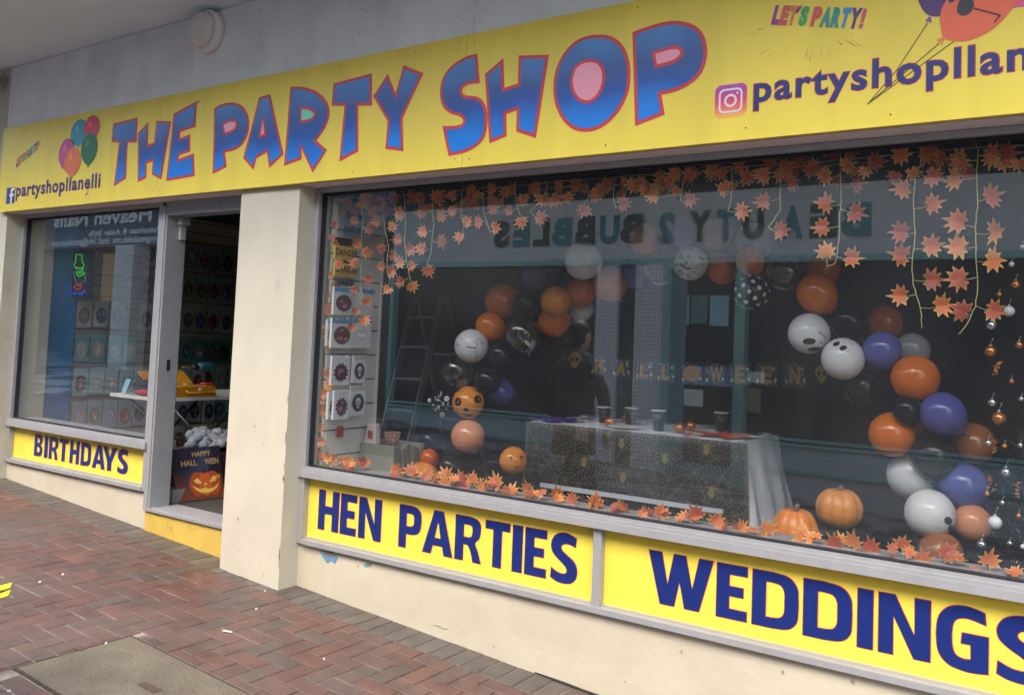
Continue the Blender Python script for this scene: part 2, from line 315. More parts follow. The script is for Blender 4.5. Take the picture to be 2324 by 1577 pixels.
def pavement():
    w, jt = .1085, .0032
    COV = (-4.19, -3.12, -1.575, -.995)
    RED = [(.122,.054,.045),(.132,.060,.050),(.114,.056,.047),(.104,.060,.051),(.098,.064,.054),(.138,.062,.052),(.092,.068,.060),(.116,.062,.052),(.108,.056,.047),(.125,.058,.048)]
    GRY = [(.090,.080,.072),(.102,.092,.082),(.078,.071,.066),(.096,.083,.073)]
    mb = MB(); cols = []
    def brick(x0, x1, y0, y1, c):
        cx0, cx1, cy0, cy1 = COV
        if x0 < cx1 and x1 > cx0 and y0 < cy1 and y1 > cy0:
            o = [(x0 >= cx0 and x1 <= cx1 and y0 >= cy0 and y1 <= cy1)]
            if o[0]: return
            if x0 < cx0 and cx0-x0 > .01: x1 = min(x1, cx0)
            elif x1 > cx1 and x1-cx1 > .01: x0 = max(x0, cx1)
            elif y0 < cy0 and cy0-y0 > .01: y1 = min(y1, cy0)
            elif y1 > cy1 and y1-cy1 > .01: y0 = max(y0, cy1)
            else: return
        x0 += jt; x1 -= jt; y0 += jt; y1 -= jt
        if x1-x0 < .012 or y1-y0 < .012: return
        dz = random.uniform(-.0012, .0012); tx = random.uniform(-.006, .006); ty = random.uniform(-.006, .006); e = .0035
        cx, cy = (x0+x1)/2, (y0+y1)/2
        z = lambda x, y, d=0: ground(x)+dz+(x-cx)*tx+(y-cy)*ty-d
        top = [(x0+e, y0+e), (x1-e, y0+e), (x1-e, y1-e), (x0+e, y1-e)]; out = [(x0, y0), (x1, y0), (x1, y1), (x0, y1)]
        vs = [(x, y, z(x, y)) for x, y in top]+[(x, y, z(x, y, .003)) for x, y in out]+[(x, y, z(x, y, .02)) for x, y in out]
        fs = [(0,1,2,3)]+[(i, i+4, (i+1) % 4+4, (i+1) % 4) for i in range(4)]+[(i+4, i+8, (i+1) % 4+8, (i+1) % 4+4) for i in range(4)]
        mb.add(vs, fs); k = random.uniform(.82, 1.0); g_ = sum(c)/3; cols.extend([tuple(lerp(q_, g_, .17)*k for q_ in c)+(1,)]*9)
    y1 = -.064; n_i = int((XR-XL)/w); n_j = int((y1+6.0)/w)
    for i in range(n_i):
        for j in range(n_j):
            k = (i+j) % 4; x = XL+i*w; y = y1-(j+1)*w
            if x > 1.2 or y < -4.6: continue
            if k == 0: brick(x, x+2*w, y, y+w, random.choice(RED))
            elif k == 3: brick(x, x+w, y, y+(2*w if j > 0 else w), random.choice(RED))
    x = XL+.02
    while x < 1.2:      # dark soldier course along the wall and a thin cut strip behind it
        brick(x, x+w, -.064, .152, random.choice(GRY)); x += w
    x = XL
    while x < 1.2:
        brick(x, x+.216, .152, .20, random.choice(GRY)); x += .216
    o = mb.build('pavement', [BR], loc=(0,0,0), fixn=False); tag(o, kind='structure')
    a = o.data.color_attributes.new('Col', 'FLOAT_COLOR', 'CORNER'); k = 0
    for p, c in zip(o.data.polygons, cols):
        for li in p.loop_indices: a.data[li].color = c
    g = MB(); X = [-60, XL, -6, -2, XR, 40]
    zz = lambda x: ground(max(-20, min(8, x)))-.0055
    X = [-60, -20, 8, 60]
    vs = []; 
    for xx in X: vs += [(xx, -7.0, zz(xx)), (xx, .4, zz(xx))]
    g.add(vs, [(2*i, 2*i+2, 2*i+3, 2*i+1) for i in range(3)])
    o = g.build('paving_bed', [JT], loc=(0,0,0), fixn=False); tag(o, kind='structure')
    g2 = MB(); g2.add([(-300,-300,-1.2),(300,-300,-1.2),(300,300,-1.2),(-300,300,-1.2)], [(0,1,2,3)])
    tag(g2.build('ground', [mat('far_ground', (.08,.075,.07), rough=.9, var=.2)], loc=(0,0,0)), kind='structure')
pavement()
def g_at(x, y, d=0.):
    """point of the pavement seen at (x, y)"""
    v = _f*FOC + _r2*(x-PPX) - _u2*(y-PPY)
    t = (-.292-.061*CAM.x-CAM.z)/(v.z+.061*v.x); p = CAM+v*t; p.z += d; return p

# concrete access cover set in the bricks
conc = mat('cover_concrete', (.115,.098,.072), rough=.85, var=.25, vs_=4, bump=.9, bs=45, dirt=(.045,.035,.03), dsc=55, dth=.57)
rust = mat('rusty_iron', (.075,.05,.04), rough=.7, var=.2, bump=.5)
cv = empty('manhole_cover', (-3.65,-1.285,ground(-3.65)), 'concrete filled access cover set flush in the red brick paving', 'manhole cover')
b = MB(); X0, X1, Y0, Y1 = -4.175, -3.135, -1.562, -1.008
b.hexa([(X0,Y0,ground(X0)-.03),(X1,Y0,ground(X1)-.03),(X1,Y1,ground(X1)-.03),(X0,Y1,ground(X0)-.03),(X0,Y0,ground(X0)+.001),(X1,Y0,ground(X1)+.001),(X1,Y1,ground(X1)+.001),(X0,Y1,ground(X0)+.001)])
b.build('slab', conc, cv)
b = MB(); g0 = lambda x: ground(x)-.0045
for (xa, xb, ya, yb) in ((X0-.02,X1+.02,Y0-.018,Y0-.001),(X0-.02,X1+.02,Y1+.001,Y1+.018),(X0-.02,X0-.001,Y0-.001,Y1+.001),(X1+.001,X1+.02,Y0-.001,Y1+.001)):
    b.hexa([(xa,ya,g0(xa)-.02),(xb,ya,g0(xb)-.02),(xb,yb,g0(xb)-.02),(xa,yb,g0(xa)-.02),(xa,ya,g0(xa)),(xb,ya,g0(xb)),(xb,yb,g0(xb)),(xa,yb,g0(xa))])
b.build('joint', mat('cover_joint', (.035,.028,.022), rough=1, var=.3, vs_=20, dirt=(.2,.18,.16), dsc=12, dth=.6), cv)
for q, kx, ky in ((g_at(340, 1560), .062, .022), (g_at(180, 1472), .026, .018)):
    b = MB(); z0, z1_ = ground(q.x-kx), ground(q.x+kx)
    b.hexa([(q.x-kx,q.y-ky,z0-.01),(q.x+kx,q.y-ky,z1_-.01),(q.x+kx,q.y+ky,z1_-.01),(q.x-kx,q.y+ky,z0-.01),(q.x-kx,q.y-ky,z0+.004),(q.x+kx,q.y-ky,z1_+.004),(q.x+kx,q.y+ky,z1_+.004),(q.x-kx,q.y+ky,z0+.004)])
    b.build('lifting_plate', rust, cv)
# hazard tape remnant and litter
tp = empty('floor_tape', g_at(10, 1333), 'worn yellow and black hazard tape stuck on the brick paving', 'tape')
for k, (a0, a1, mm) in enumerate(((-46, -6, 'y'), (-14, 4, 'k'), (2, 30, 'y'))):
    b = MB(); q = [g_at(x, y, .003) for x, y in (((-40,1352),(-30,1337),(28,1322),(22,1334)), ((-40,1360),(-36,1353),(12,1341),(6,1346)), ((-46,1372),(-38,1360),(24,1339),(18,1352)))[k]]
    b.add([q[0], q[1], q[2], q[3]], [(0,1,2,3)]); b.add([p-Vector((0,0,.003)) for p in q], [(0,1,2,3)])
    b.build('strip', mat('tape_yellow', (.8,.6,.02), rough=.5) if mm == 'y' else mat('tape_black', (.02,.02,.02), rough=.5), tp, fixn=False)
lit = mat('litter_white', (.75,.73,.70), rough=.8)
for n, (x, y, L, rot, nm, lab) in enumerate([(516,1435,.055,.3,'cigarette_end','white cigarette end lying alone on red bricks below the middle pillar'),
        (240,1462,.03,1.1,'litter_scrap','white crumb of litter on the corner edge of the concrete cover'),(90,1322,.03,.5,'litter_scrap','small white scrap on the bricks right of the yellow tape'),
        (143,927+378,.035,.2,'litter_scrap','white paper scrap on the bricks in front of the left stall riser'),(20,1571,.035,.4,'litter_scrap','white blob of litter nearest the lower left corner'),
        (582,1337-14+60,.022,1.,'litter_scrap','tiny white speck on the bricks left of the cigarette end'),(735,1477+20,.02,.2,'litter_scrap','tiny white speck on bricks below the blue paint chip'),
        (368,1194+18,.04,.1,'litter_scrap','torn white scrap on grey border bricks left of the yellow step'),(602,1312+30,.02,.6,'litter_scrap','white speck on grey border bricks just under the middle pillar')]):
    L = L*(.55 if nm != 'cigarette_end' else 1); p = g_at(x, y, .004); b = MB(); w_ = .008 if nm == 'cigarette_end' else L*.35
    if nm == 'cigarette_end': b.tube([p+Vector((-L/2*math.cos(rot), -L/2*math.sin(rot), .003)), p+Vector((L/2*math.cos(rot), L/2*math.sin(rot), .003))], .0045, 8)
    else:
        rnd = random.Random(n); ring = [(math.cos(a)*L/2*rnd.uniform(.5,1.1), math.sin(a)*w_*rnd.uniform(.5,1.1)) for a in [k*math.pi/4 for k in range(8)]]
        top = [p+Vector((u*math.cos(rot)-v*math.sin(rot), u*math.sin(rot)+v*math.cos(rot), rnd.uniform(.003,.008))) for u, v in ring]
        b.add(top+[q-Vector((0,0,.007)) for q in top], [tuple(range(8)), tuple(range(15,7,-1))]+[(i, (i+1) % 8, 8+(i+1) % 8, 8+i) for i in range(8)])
    tag(b.build(nm, lit), lab, 'litter')

# ------------------------------------------------------------------ the shop building
BLD = empty('shop_building', (-4.5, 0, -.1), 'cream rendered shop front with aluminium windows and a recessed doorway', 'building')
def P(name, b, m, parent=BLD): return b.build(name, m, parent)
def gbox(b, x0, x1, y0, y1, z1, drop=.25, m=0):
    return b.hexa([(x0,y0,ground(x0)-drop),(x1,y0,ground(x1)-drop),(x1,y1,ground(x1)-drop),(x0,y1,ground(x0)-drop),(x0,y0,z1),(x1,y0,z1),(x1,y1,z1),(x0,y1,z1)], m)
SB, ST = 2.463, 3.19          # sign bottom and top
def rough_wall(name, x0, x1, y, z1, mt, yb, step=.06, amp=.0018, seed=1):
    """front face with a slightly wavy hand-rendered surface, sides and back flat"""
    rnd = random.Random(seed); b = MB(); nx = max(2, int((x1-x0)/step)); z0f = lambda x: ground(x)-.05; nz = max(2, int((z1-ground((x0+x1)/2))/step))
    g = {}
    vs = []; fs = []
    for i in range(nx+1):
        for j in range(nz+1):
            x = lerp(x0, x1, i/nx); z = lerp(z0f(x), z1, j/nz); e = 0 if i in (0, nx) or j in (0, nz) else 1
            d = amp*(math.sin(x*7.1+z*3)+math.sin(x*2.3-z*9.7+1)+rnd.uniform(-.5,.5))*e
            vs.append((x, y+d, z))
    for i in range(nx):
        for j in range(nz): a = i*(nz+1)+j; fs.append((a, a+nz+1, a+nz+2, a+1))
    b.add(vs, fs, 0, True)
    b.add([(x0,y,z0f(x0)),(x1,y,z0f(x1)),(x1,yb,z0f(x1)),(x0,yb,z0f(x0)),(x0,y,z1),(x1,y,z1),(x1,yb,z1),(x0,yb,z1)], [(1,2,6,5),(2,3,7,6),(3,0,4,7),(4,5,6,7)])
    return P(name, b, mt)
rough_wall('pillar', -4.815, -4.25, 0, 3.74, cream, .42, seed=2)
rough_wall('pillar', -10.2, -7.925, 0, 3.74, cream, .42, seed=3)
rough_wall('pillar', .55, 1.6, 0, 3.74, cream, .42, seed=4)
rough_wall('stall_riser', -4.25, .55, .146, .232, cream_dirty, .30, seed=5)
rough_wall('stall_riser', -7.925, -5.87, .146, .345, cream_dirty, .30, seed=6)
b = MB(); gbox(b, -5.868, -4.815, .135, .34, .208); b.build('doorstep', yellow_step, BLD)
# painted wall band above the openings, with board joints
b = MB()
for (x0, x1) in ((-7.925,-5.422),(-5.418,-4.815),(-4.25,-2.922),(-2.916,.55)): b.box(x0, x1, .012, .30, SB+.02, 3.74)
b.box(-5.422,-5.418,.03,.3,SB+.02,3.74); b.box(-2.922,-2.916,.03,.3,SB+.02,3.74)
P('fascia_wall', b, fascia_paint)
b = MB(); b.box(-8.02, 1.6, -.006, .010, 3.192, 3.74)
for x in (): pass
# boards with real joints between them
b = MB()
for (x0, x1) in ((-8.02,-5.424),(-5.420,-2.921),(-2.917,1.6)): b.box(x0, x1, -.008, -.001, 3.18, 3.738)
P('fascia_board', b, fascia_paint)
b = MB(); b.box(-10.2, 1.6, -1.36, .3, 3.742, 3.99); b.box(-10.2, 1.6, -1.40, -1.362, 3.73, 4.06); P('canopy', b, soffit_paint)
b = MB(); b.box(-10.2, 1.6, .0, .3, 3.995, 8); P('upper_wall', b, mat('upper_wall_render', (.70,.70,.68), rough=.8, var=.08))
b = MB()
for (x0, x1) in ((-7.925,-4.817),(-4.248,.55)): b.box(x0, x1, .001, .30, SB+.0, SB+.018)
P('soffit_trim', b, soffit_grey)
# small screws and stains on the boards
b = MB()
for (x, z) in ((-6.6,3.6),(-6.6,3.45),(-6.6,3.3),(-4.72,3.66),(-4.72,3.5),(-4.72,3.42),(-4.72,3.28),(-3.78,3.6),(-3.78,3.5),(-3.79,3.35),(-7.7,3.5),(-7.7,3.33),(-3.0,3.3),(-2.4,3.5),(-2.3,3.33)):
    b = MB(); b.lathe((x,-.0085,z), [(.004,0),(.0035,.002)], 8, axis=(0,-1,0)); P('screw', b, mat('dark_screw', (.05,.05,.05), rough=.6))
# shadow gap filler / sealant along the sign's top edge
b = MB(); rnd = random.Random(5); x = -8.0
while x < 1.2:
    L = rnd.uniform(.05,.5)
    if rnd.random() < .55: b = MB(); b.box(x, x+L-.01, -.012, -.004, ST-.004, ST+rnd.uniform(.003,.012)); P('sealant', b, mat('old_sealant', (.45,.42,.36), rough=.9, var=.2))
    x += L

# windows: frame > glass, sill, glazing_bead
def frame_bar(b, x0, x1, z0, z1, y0=.125, y1=.215): b.box(x0, x1, y0, y1, z0, z1)
def window(x0, x1, zb, z1, mull=None, zt=2.461):
    b = MB(); SZ0, SZ1 = .645, .70
    frame_bar(b, x0, x0+.042, zb, zt); frame_bar(b, x1-.042, x1, zb, zt)
    frame_bar(b, x0+.042, x1-.042, 2.43, zt)
    b.box(x0+.042, x1-.042, .118, .215, zb, zb+.028)
    if mull is not None: b.box(mull-.022, mull+.022, .128, .215, zb+.028, SZ0)
    fr = b.build('window_frame', alu, BLD)
    b = MB(); b.box(x0+.005, x1-.005, .104, .36, SZ0, SZ1-.018); b.box(x0+.005, x1-.005, .109, .36, SZ1-.018, SZ1-.003); b.box(x0+.03, x1-.03, .118, .36, SZ1-.003, SZ1+.008)
    b.build('sill', alu, fr)
    b = MB(); t = .014; a0, a1, c0, c1 = x0+.042, x1-.042, SZ1+.008, 2.43
    b.box(a0, a0+t, .150, .185, c0, c1); b.box(a1-t, a1, .150, .185, c0, c1); b.box(a0+t, a1-t, .150, .185, c1-t, c1); b.box(a0+t, a1-t, .150, .185, c0, c0+.008)
    b.build('gasket', gasket, fr)
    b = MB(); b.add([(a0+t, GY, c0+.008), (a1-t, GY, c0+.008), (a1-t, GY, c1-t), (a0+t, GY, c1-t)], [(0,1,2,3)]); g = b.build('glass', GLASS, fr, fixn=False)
    # recess lining beside the yellow panels
    b = MB(); b.box(x0+.042, x1-.042, .150, .168, zb+.028, zb+.040); b.build('panel_bead', mat('cream_bead', (.36,.34,.27), rough=.6), fr)
    return fr
WR = window(-4.25, .55, .235, .70, mull=-2.115)
WL = window(-7.925, -5.875, .34, .70)
# door post, threshold and door head
b = MB(); b.box(-5.873, -5.828, .118, .30, .21, 2.43); b.box(-5.828, -5.812, .128, .285, .21, 2.43); P('door_post', b, alu)
b = MB(); b.box(-5.828, -4.817, .125, .25, 2.36, 2.461); P('door_head', b, alu_dull)
b = MB(); b.box(-5.828, -4.817, .118, .36, .2085, .226); b.box(-5.828, -4.817, .14, .17, .226, .232); P('threshold', b, alu)
b = MB(); b.box(-5.8115,-5.8085,.195,.222,1.22,1.30); b.box(-5.812,-5.806,.205,.212,1.235,1.285); P('door_lock', b, gasket)
b = MB(); b.box(-5.80,-5.74,.20,.27,2.30,2.358); b.box(-5.805,-5.775,.22,.26,2.19,2.30); P('door_closer', b, mat('closer_grey', (.4,.4,.4), rough=.4))
b = MB(); b.box(-4.817,-4.80,.25,.30,.23,2.36); P('door_edge', b, mat('door_edge_brown', (.10,.04,.03), rough=.5))
# chipped paint on the stall riser
def chip(pts, col, y, name='paint_chip'):
    b = MB(); q = [at(x, y_, y) for x, y_ in pts]; b.poly([[(p.x, p.z) for p in q]], XZ(y), 0, .0015); return P(name, b, col)
zz_ = lambda x, y: ((1050+x/1.9367)/1.59639, (1650+y/1.9367)/1.59639)
blue_old = mat('old_blue_paint', srgb(98,143,176)[:3], rough=.6, var=.06); bare = mat('bare_render', (.24,.20,.17), rough=.9, var=.2, vs_=30)
chip([zz_(x, y) for x, y in ((207,668),(222,690),(235,715),(255,740),(262,752),(285,735),(300,742),(318,760),(325,740),(338,715),(322,695),(300,690),(290,682),(250,672))], blue_old, .1445)
chip([zz_(x, y) for x, y in ((232,672),(248,690),(270,705),(285,715),(300,705),(312,692),(300,680),(262,674))], bare, .1435, 'bare_patch')
chip([zz_(x, y) for x, y in ((515,768),(530,778),(555,782),(575,770),(572,752),(545,750))], blue_old, .1445)
chip([zz_(x, y) for x, y in ((540,757),(555,768),(572,768),(574,756),(556,751))], bare, .1435, 'bare_patch')
rnd = random.Random(12)
for k in range(11):
    z = rnd.choice((.12,.2,.28,.36,.5,.62,.75,.9,1.15,1.5,.16))+rnd.uniform(-.03,.03); h = rnd.uniform(.008,.03); w = rnd.uniform(.003,.008)
    b = MB(); b.poly([curvy([(-4.2505,z-h,1),(-4.2505-w,z-h*.3,1),(-4.2505-w*.7,z+h*.5,1),(-4.2505,z+h,1)], 3)], XZ(-.0035), 0); P('edge_chip', b, bare)
for k in range(16):
    x = rnd.choice((rnd.uniform(-4.78,-4.3), rnd.uniform(-4.2,-.4))); z = ground(x)+rnd.uniform(.04,.16) if k % 2 else rnd.uniform(.1,1.9 if x < -4.25 else .2); r_ = rnd.uniform(.004,.012)
    yy = -.0035 if x < -4.25 else .1425
    b = MB(); b.poly([[(x+r_*rnd.uniform(.4,1)*math.cos(a_), z+r_*rnd.uniform(.3,1.2)*math.sin(a_)) for a_ in [j*math.pi/4 for j in range(8)]]], XZ(yy), 0); P('scuff', b, mat('scuff_brown', (.30,.25,.18), rough=.9, var=.2))
# cracks
def crack(pts, y, w=.004, par=BLD):
    b = MB(); q = [at(x, yy, y) for x, yy in pts]; b.tube(q, [w*.5 if i in (0, len(q)-1) else w for i in range(len(q))], 5); return b.build('crack', mat('crack_dark', (.03,.028,.025), rough=1), par)
crack([(946,1503-7),(960,1508),(985,1519),(1010,1523)], .1455, .0012)
crack([zz_(x, y) for x, y in ((1000,1185),(1050,1195),(1075,1215),(1115,1212))], .1455, .001)
# gap under the riser
b = MB(); q = [g_at(x, y) for x, y in ((1230,1518),(1290,1540),(1340,1558),(1400,1582),(1480,1612))]; b.tube([(p.x, .146, p.z+.004) for p in q], [.003,.008,.007,.011,.006], 6); P('gap', b, mat('crack_dark', (.03,.028,.025)))

# ------------------------------------------------------------------ round bulkhead lamp and cctv camera
lp = empty('bulkhead_lamp', (-5.235,-.01,3.585), 'round white bulkhead lamp, unlit, on the wall above the sign', 'lamp')
b = MB(); b.lathe((-5.235,-.008,3.592), [(.150,0),(.150,.05),(.138,.062),(.12,.063)], 40, axis=(0,-1,0)); b.build('lamp_base', mat('lamp_white', (.80,.80,.80), rough=.5, var=.05), lp)
b = MB(); b.lathe((-5.235,-.069,3.592), [(.126,0),(.124,.03),(.11,.055),(.08,.072),(.04,.08),(.0005,.082)], 40, axis=(0,-1,0)); b.build('lamp_cover', mat('lamp_opal', (.68,.68,.68), rough=.25, var=.06, bump=.15, bs=150), lp)
cc = empty('security_camera', (-8.15,-.03,3.62), 'small grey dome security camera at the far left under the canopy', 'camera')
b = MB(); b.lathe((-8.15,-.001,3.63), [(.06,0),(.06,.03),(.045,.05)], 24, axis=(0,-1,0)); b.build('camera_mount', mat('cam_grey', (.35,.34,.33), rough=.4), cc)
b = MB(); b.sphere((-8.13,-.085,3.61), .062); b.build('camera_body', mat('cam_grey', (.35,.34,.33)), cc)
b = MB(); b.lathe((-8.105,-.125,3.59), [(.026,0),(.024,.02),(.001,.022)], 18, axis=(.5,-.8,-.3)); b.build('camera_lens', mat('cam_lens', (.03,.03,.035), rough=.1), cc)
# ------------------------------------------------------------------ the long yellow shop sign
SGN = empty('shop_sign', (-3.2, -.04, SB), 'long yellow shop sign with blue lettering reading THE PARTY SHOP above the windows', 'sign')
SY = -.045
b = MB()
for (x0, x1) in ((-8.0,-5.703),(-5.7005,-2.931),(-2.9285,.62)): b.box(x0, x1, SY, -.012, SB, ST)
b.build('board', sign_yellow, SGN)
b = MB(); b.box(-7.98, .6, -.0119, -.0085, SB+.03, ST-.03); b.build('batten', alu_dull, SGN)
rnd = random.Random(3)
for x in (-7.95,-7.3,-6.75,-5.75,-5.66,-4.6,-3.75,-2.98,-2.88,-2.05,-1.35,-.75,-.1,.5): b = MB(); b.lathe((x, SY, SB+.045+rnd.uniform(-.008,.008)), [(.004,0),(.0032,.0015)], 8, axis=(0,-1,0)); b.build('screw', mat('dark_screw', (.05,.05,.05)), SGN)
for x in (-7.6,-5.75,-5.66,-4.9,-3.9,-3.3,-2.98,-2.88,-1.9,-.9): b = MB(); b.lathe((x, SY, ST-.04+rnd.uniform(-.01,.01)), [(.004,0),(.0032,.0015)], 8, axis=(0,-1,0)); b.build('screw', mat('dark_screw', (.05,.05,.05)), SGN)
def ZO(ox, oy, sc): return lambda x, y: ((ox+x/sc)/1.59639, (oy+y/sc)/1.59639)
ZA, ZB, ZC_ = ZO(0,300,2.5822), ZO(800,200,2.5822), ZO(1550,50,2.1127)
BIG = [
 (ZA, [(1060,385),(1290,325),(1280,562),(1198,562),(1180,895),(1065,972),(1115,562),(1045,555)], None, None),
 (ZA, [(1292,468),(1390,370),(1386,578),(1442,556),(1464,358),(1605,362),(1510,908),(1422,860),(1430,740),(1376,755),(1370,892),(1290,932)], None, None),
 (ZA, [(1625,292),(1828,180),(1888,165),(1842,202),(1832,416),(1690,462),(1688,517),(1783,481),(1779,648),(1680,680),(1674,714),(1817,660),(1823,875),(1555,922)], None, None),
 (ZB, [(-60,498),(15,458,1),(120,445,1),(200,475,1),(250,545,1),(268,640,1),(255,740,1),(210,830,1),(140,885,1),(42,913),(56,1048),(-76,1113)], [(19,638),(94,606,1),(149,613,1),(162,650,1),(144,698,1),(94,733,1),(32,748)], print_pink),
 (ZB, [(360,395),(465,367),(590,928),(455,1055),(432,910),(335,968),(308,1075),(210,965)], [(405,545),(432,755),(355,785)], print_pink),
 (ZB, [(652,298),(740,296,1),(850,320,1),(950,380,1),(1010,470,1),(1018,570,1),(985,670,1),(935,750,1),(895,800),(997,888),(860,1102),(757,878),(757,975),(592,1038)], [(745,485),(820,490,1),(880,520,1),(897,552,1),(870,600,1),(820,628,1),(745,640)], print_mint),
 (ZB, [(1055,268),(1415,170),(1417,474),(1288,476),(1288,900),(1110,998),(1158,478),(1037,474)], None, None),
 (ZB, [(1425,385),(1563,178),(1637,357),(1710,98),(1897,170),(1703,590),(1710,900),(1540,880),(1562,620)], None, None),
 (ZC_, [(380,308),(400,532),(310,545,1),(268,575,1),(268,610,1),(300,628,1),(360,632,1),(410,655,1),(442,705,1),(456,770,1),(455,860,1),(432,950,1),(370,1020,1),(280,1065,1),(160,1090),(112,860),(200,860,1),(258,845,1),(272,818,1),(245,788,1),(180,768,1),(125,725,1),(100,660,1),(95,590,1),(110,510,1),(155,430,1),(230,365,1),(310,325,1)], None, None),
 (ZC_, [(438,462),(580,342),(588,568),(690,535),(697,322),(930,316),(828,953),(678,903),(682,740),(602,770),(605,938),(472,993)], None, None),
 (ZC_, [(1310,162,1),(1395,172,1),(1465,212,1),(1518,285,1),(1546,380,1),(1552,480,1),(1540,590,1),(1500,690,1),(1440,780,1),(1365,850,1),(1285,893,1),(1205,905,1),(1130,892,1),(1060,845,1),(1010,775,1),(975,690,1),(962,590,1),(968,490,1),(995,390,1),(1045,300,1),(1120,220,1),(1210,175,1)],
   [(1255,350,1),(1312,365,1),(1350,412,1),(1363,480,1),(1350,560,1),(1315,630,1),(1265,678,1),(1210,690,1),(1155,670,1),(1115,620,1),(1094,550,1),(1098,480,1),(1125,410,1),(1180,365,1)], print_pink),
 (ZC_, [(1567,143),(1700,95,1),(1830,62,1),(1940,60,1),(2040,90,1),(2105,150,1),(2135,240,1),(2137,330,1),(2110,430,1),(2060,500,1),(1980,560,1),(1890,600,1),(1790,622),(1815,773),(1587,862)], [(1715,295),(1850,255,1),(1920,250,1),(1960,282,1),(1950,330,1),(1900,375,1),(1820,403,1),(1738,422)], print_pink)]
def proj(fn, pts, Y):
    o = []
    for p in pts:
        q = at(*fn(p[0], p[1]), Y); o.append((q.x, q.z) + ((1,) if len(p) > 2 else ()))
    return curvy(o, 5) if any(len(p) > 2 for p in pts) else [Vector((a[0], a[1])) for a in o]
def pxz(Y): return lambda x, z, h: (x, Y-h, z)
for fn, out, cnt, cm in BIG:
    Pz = proj(fn, out, SY); b = MB(); bw = .0185
    b.poly([Pz], pxz(SY-.0015), 0)
    b.poly([offset(Pz, -bw, 2.2)], pxz(SY-.003), 1)
    if cnt:
        C = proj(fn, cnt, SY); b.poly([C], pxz(SY-.0045), 0); b.poly([offset(C, -bw*.9, 2.2)], pxz(SY-.006), 2)
    o = b.build('letter', [print_red, LBLUE, cm or print_pink], SGN, fixn=False)
    zs = [v.co.z for v in o.data.vertices]; z0, z1 = min(zs), max(zs)
    a = o.data.attributes.new('band', 'FLOAT', 'POINT')
    for i, v in enumerate(o.data.vertices): a.data[i].value = (v.co.z-z0)/(z1-z0)
# the blue gradient needs vertices inside the letters: subdivide is not needed, the value is linear in height
def outlined_text(name, s, x0, x1, z0, z1, Y, par, main, edge, bold=.03, grow=.006, fn=None, kind='letter'):
    b = MB()
    if edge is not None: put_text(b, s, x0-grow, x1+grow, z0-grow, z1+grow, Y-.0008, 0, bold+.016, fn=(lambda x, z: fn(x, z, .0008)) if fn else None)
    put_text(b, s, x0, x1, z0, z1, Y-.0024, 1, bold, fn=(lambda x, z: fn(x, z, .0024)) if fn else None)
    return b.build(name, [edge or main, main], par, fixn=False)
# account names: baseline boxes found from the photograph
SPACING = 1.12
p0 = at(*ZA(150,1060), SY); p1 = at(*ZA(935,985), SY)
zt = at(*ZA(905,850), SY).z; zb_ = at(*ZA(345,1085), SY).z
outlined_text('account_name', 'partyshopllanelli', p0.x, p1.x, zb_, zt, SY, SGN, print_navy2, print_red, .020, .003)
ZD = ZO(2500,0,1.9207)
p0 = at(*ZD(445,700), SY); zb_ = at(*ZD(980,712), SY).z; zt = at(*ZD(1950,322), SY).z
nl = at(*ZD(2320,440), SY).x
vs_t = text_geo('partyshopllan', .022); vs_f = text_geo('partyshopllanelli', .022); fr_ = (vs_t[3]-vs_t[2])/(vs_f[3]-vs_f[2])
outlined_text('account_name', 'partyshopllanelli', p0.x, p0.x+(nl+.02-p0.x)/fr_, zb_, zt, SY, SGN, print_navy2, print_red, .022, .005)
SPACING = 1.0
def disc(b, cx, cz, rx, rz, Y, m, n=40, a0=0, a1=2*math.pi, rot=0):
    pts = [(cx+math.cos(rot)*rx*math.cos(a0+(a1-a0)*k/n)-math.sin(rot)*rz*math.sin(a0+(a1-a0)*k/n), cz+math.sin(rot)*rx*math.cos(a0+(a1-a0)*k/n)+math.cos(rot)*rz*math.sin(a0+(a1-a0)*k/n)) for k in range(n)]
    b.poly([pts], pxz(Y), m)
def ring(b, cx, cz, r0, r1, Y, m, n=40):
    vs = []; 
    for k in range(n): a = 2*math.pi*k/n; vs += [(cx+r0*math.cos(a), Y, cz+r0*math.sin(a)), (cx+r1*math.cos(a), Y, cz+r1*math.sin(a))]
    b.add(vs, [(2*k, 2*k+1, (2*k+3) % (2*n), (2*k+2) % (2*n)) for k in range(n)], m)
def rrect(x0, x1, z0, z1, r, n=6):
    o = []
    for cx, cz, a in ((x1-r, z1-r, 0), (x0+r, z1-r, 90), (x0+r, z0+r, 180), (x1-r, z0+r, 270)):
        for k in range(n+1): t = R(a+90*k/n); o.append((cx+r*math.cos(t), cz+r*math.sin(t)))
    return o
# square white-on-blue badge with a lower-case f
A, B_ = at(*ZA(62,1055), SY), at(*ZA(140,1050), SY); zt = at(*ZA(68,985), SY).z; zb_ = at(*ZA(60,1135), SY).z
b = MB(); b.poly([[(A.x,zb_),(B_.x,zb_),(B_.x,zt),(A.x,zt)]], pxz(SY-.0015), 0); w = B_.x-A.x; h = zt-zb_
f_out = [(.52,0),(.70,0),(.70,.44),(.88,.44),(.90,.60),(.70,.60),(.70,.70,1),(.76,.79,1),(.92,.80),(.92,.95),(.70,.96,1),(.54,.88,1),(.51,.72,1),(.51,.60),(.38,.60),(.38,.44),(.52,.44)]
b.poly([curvy([(A.x+p[0]*w, zb_+p[1]*h)+((1,) if len(p) > 2 else ()) for p in f_out], 4)], pxz(SY-.003), 1)
b.build('badge', [mat('badge_blue', (.03,.055,.22), rough=.35), plain_white], SGN, fixn=False)
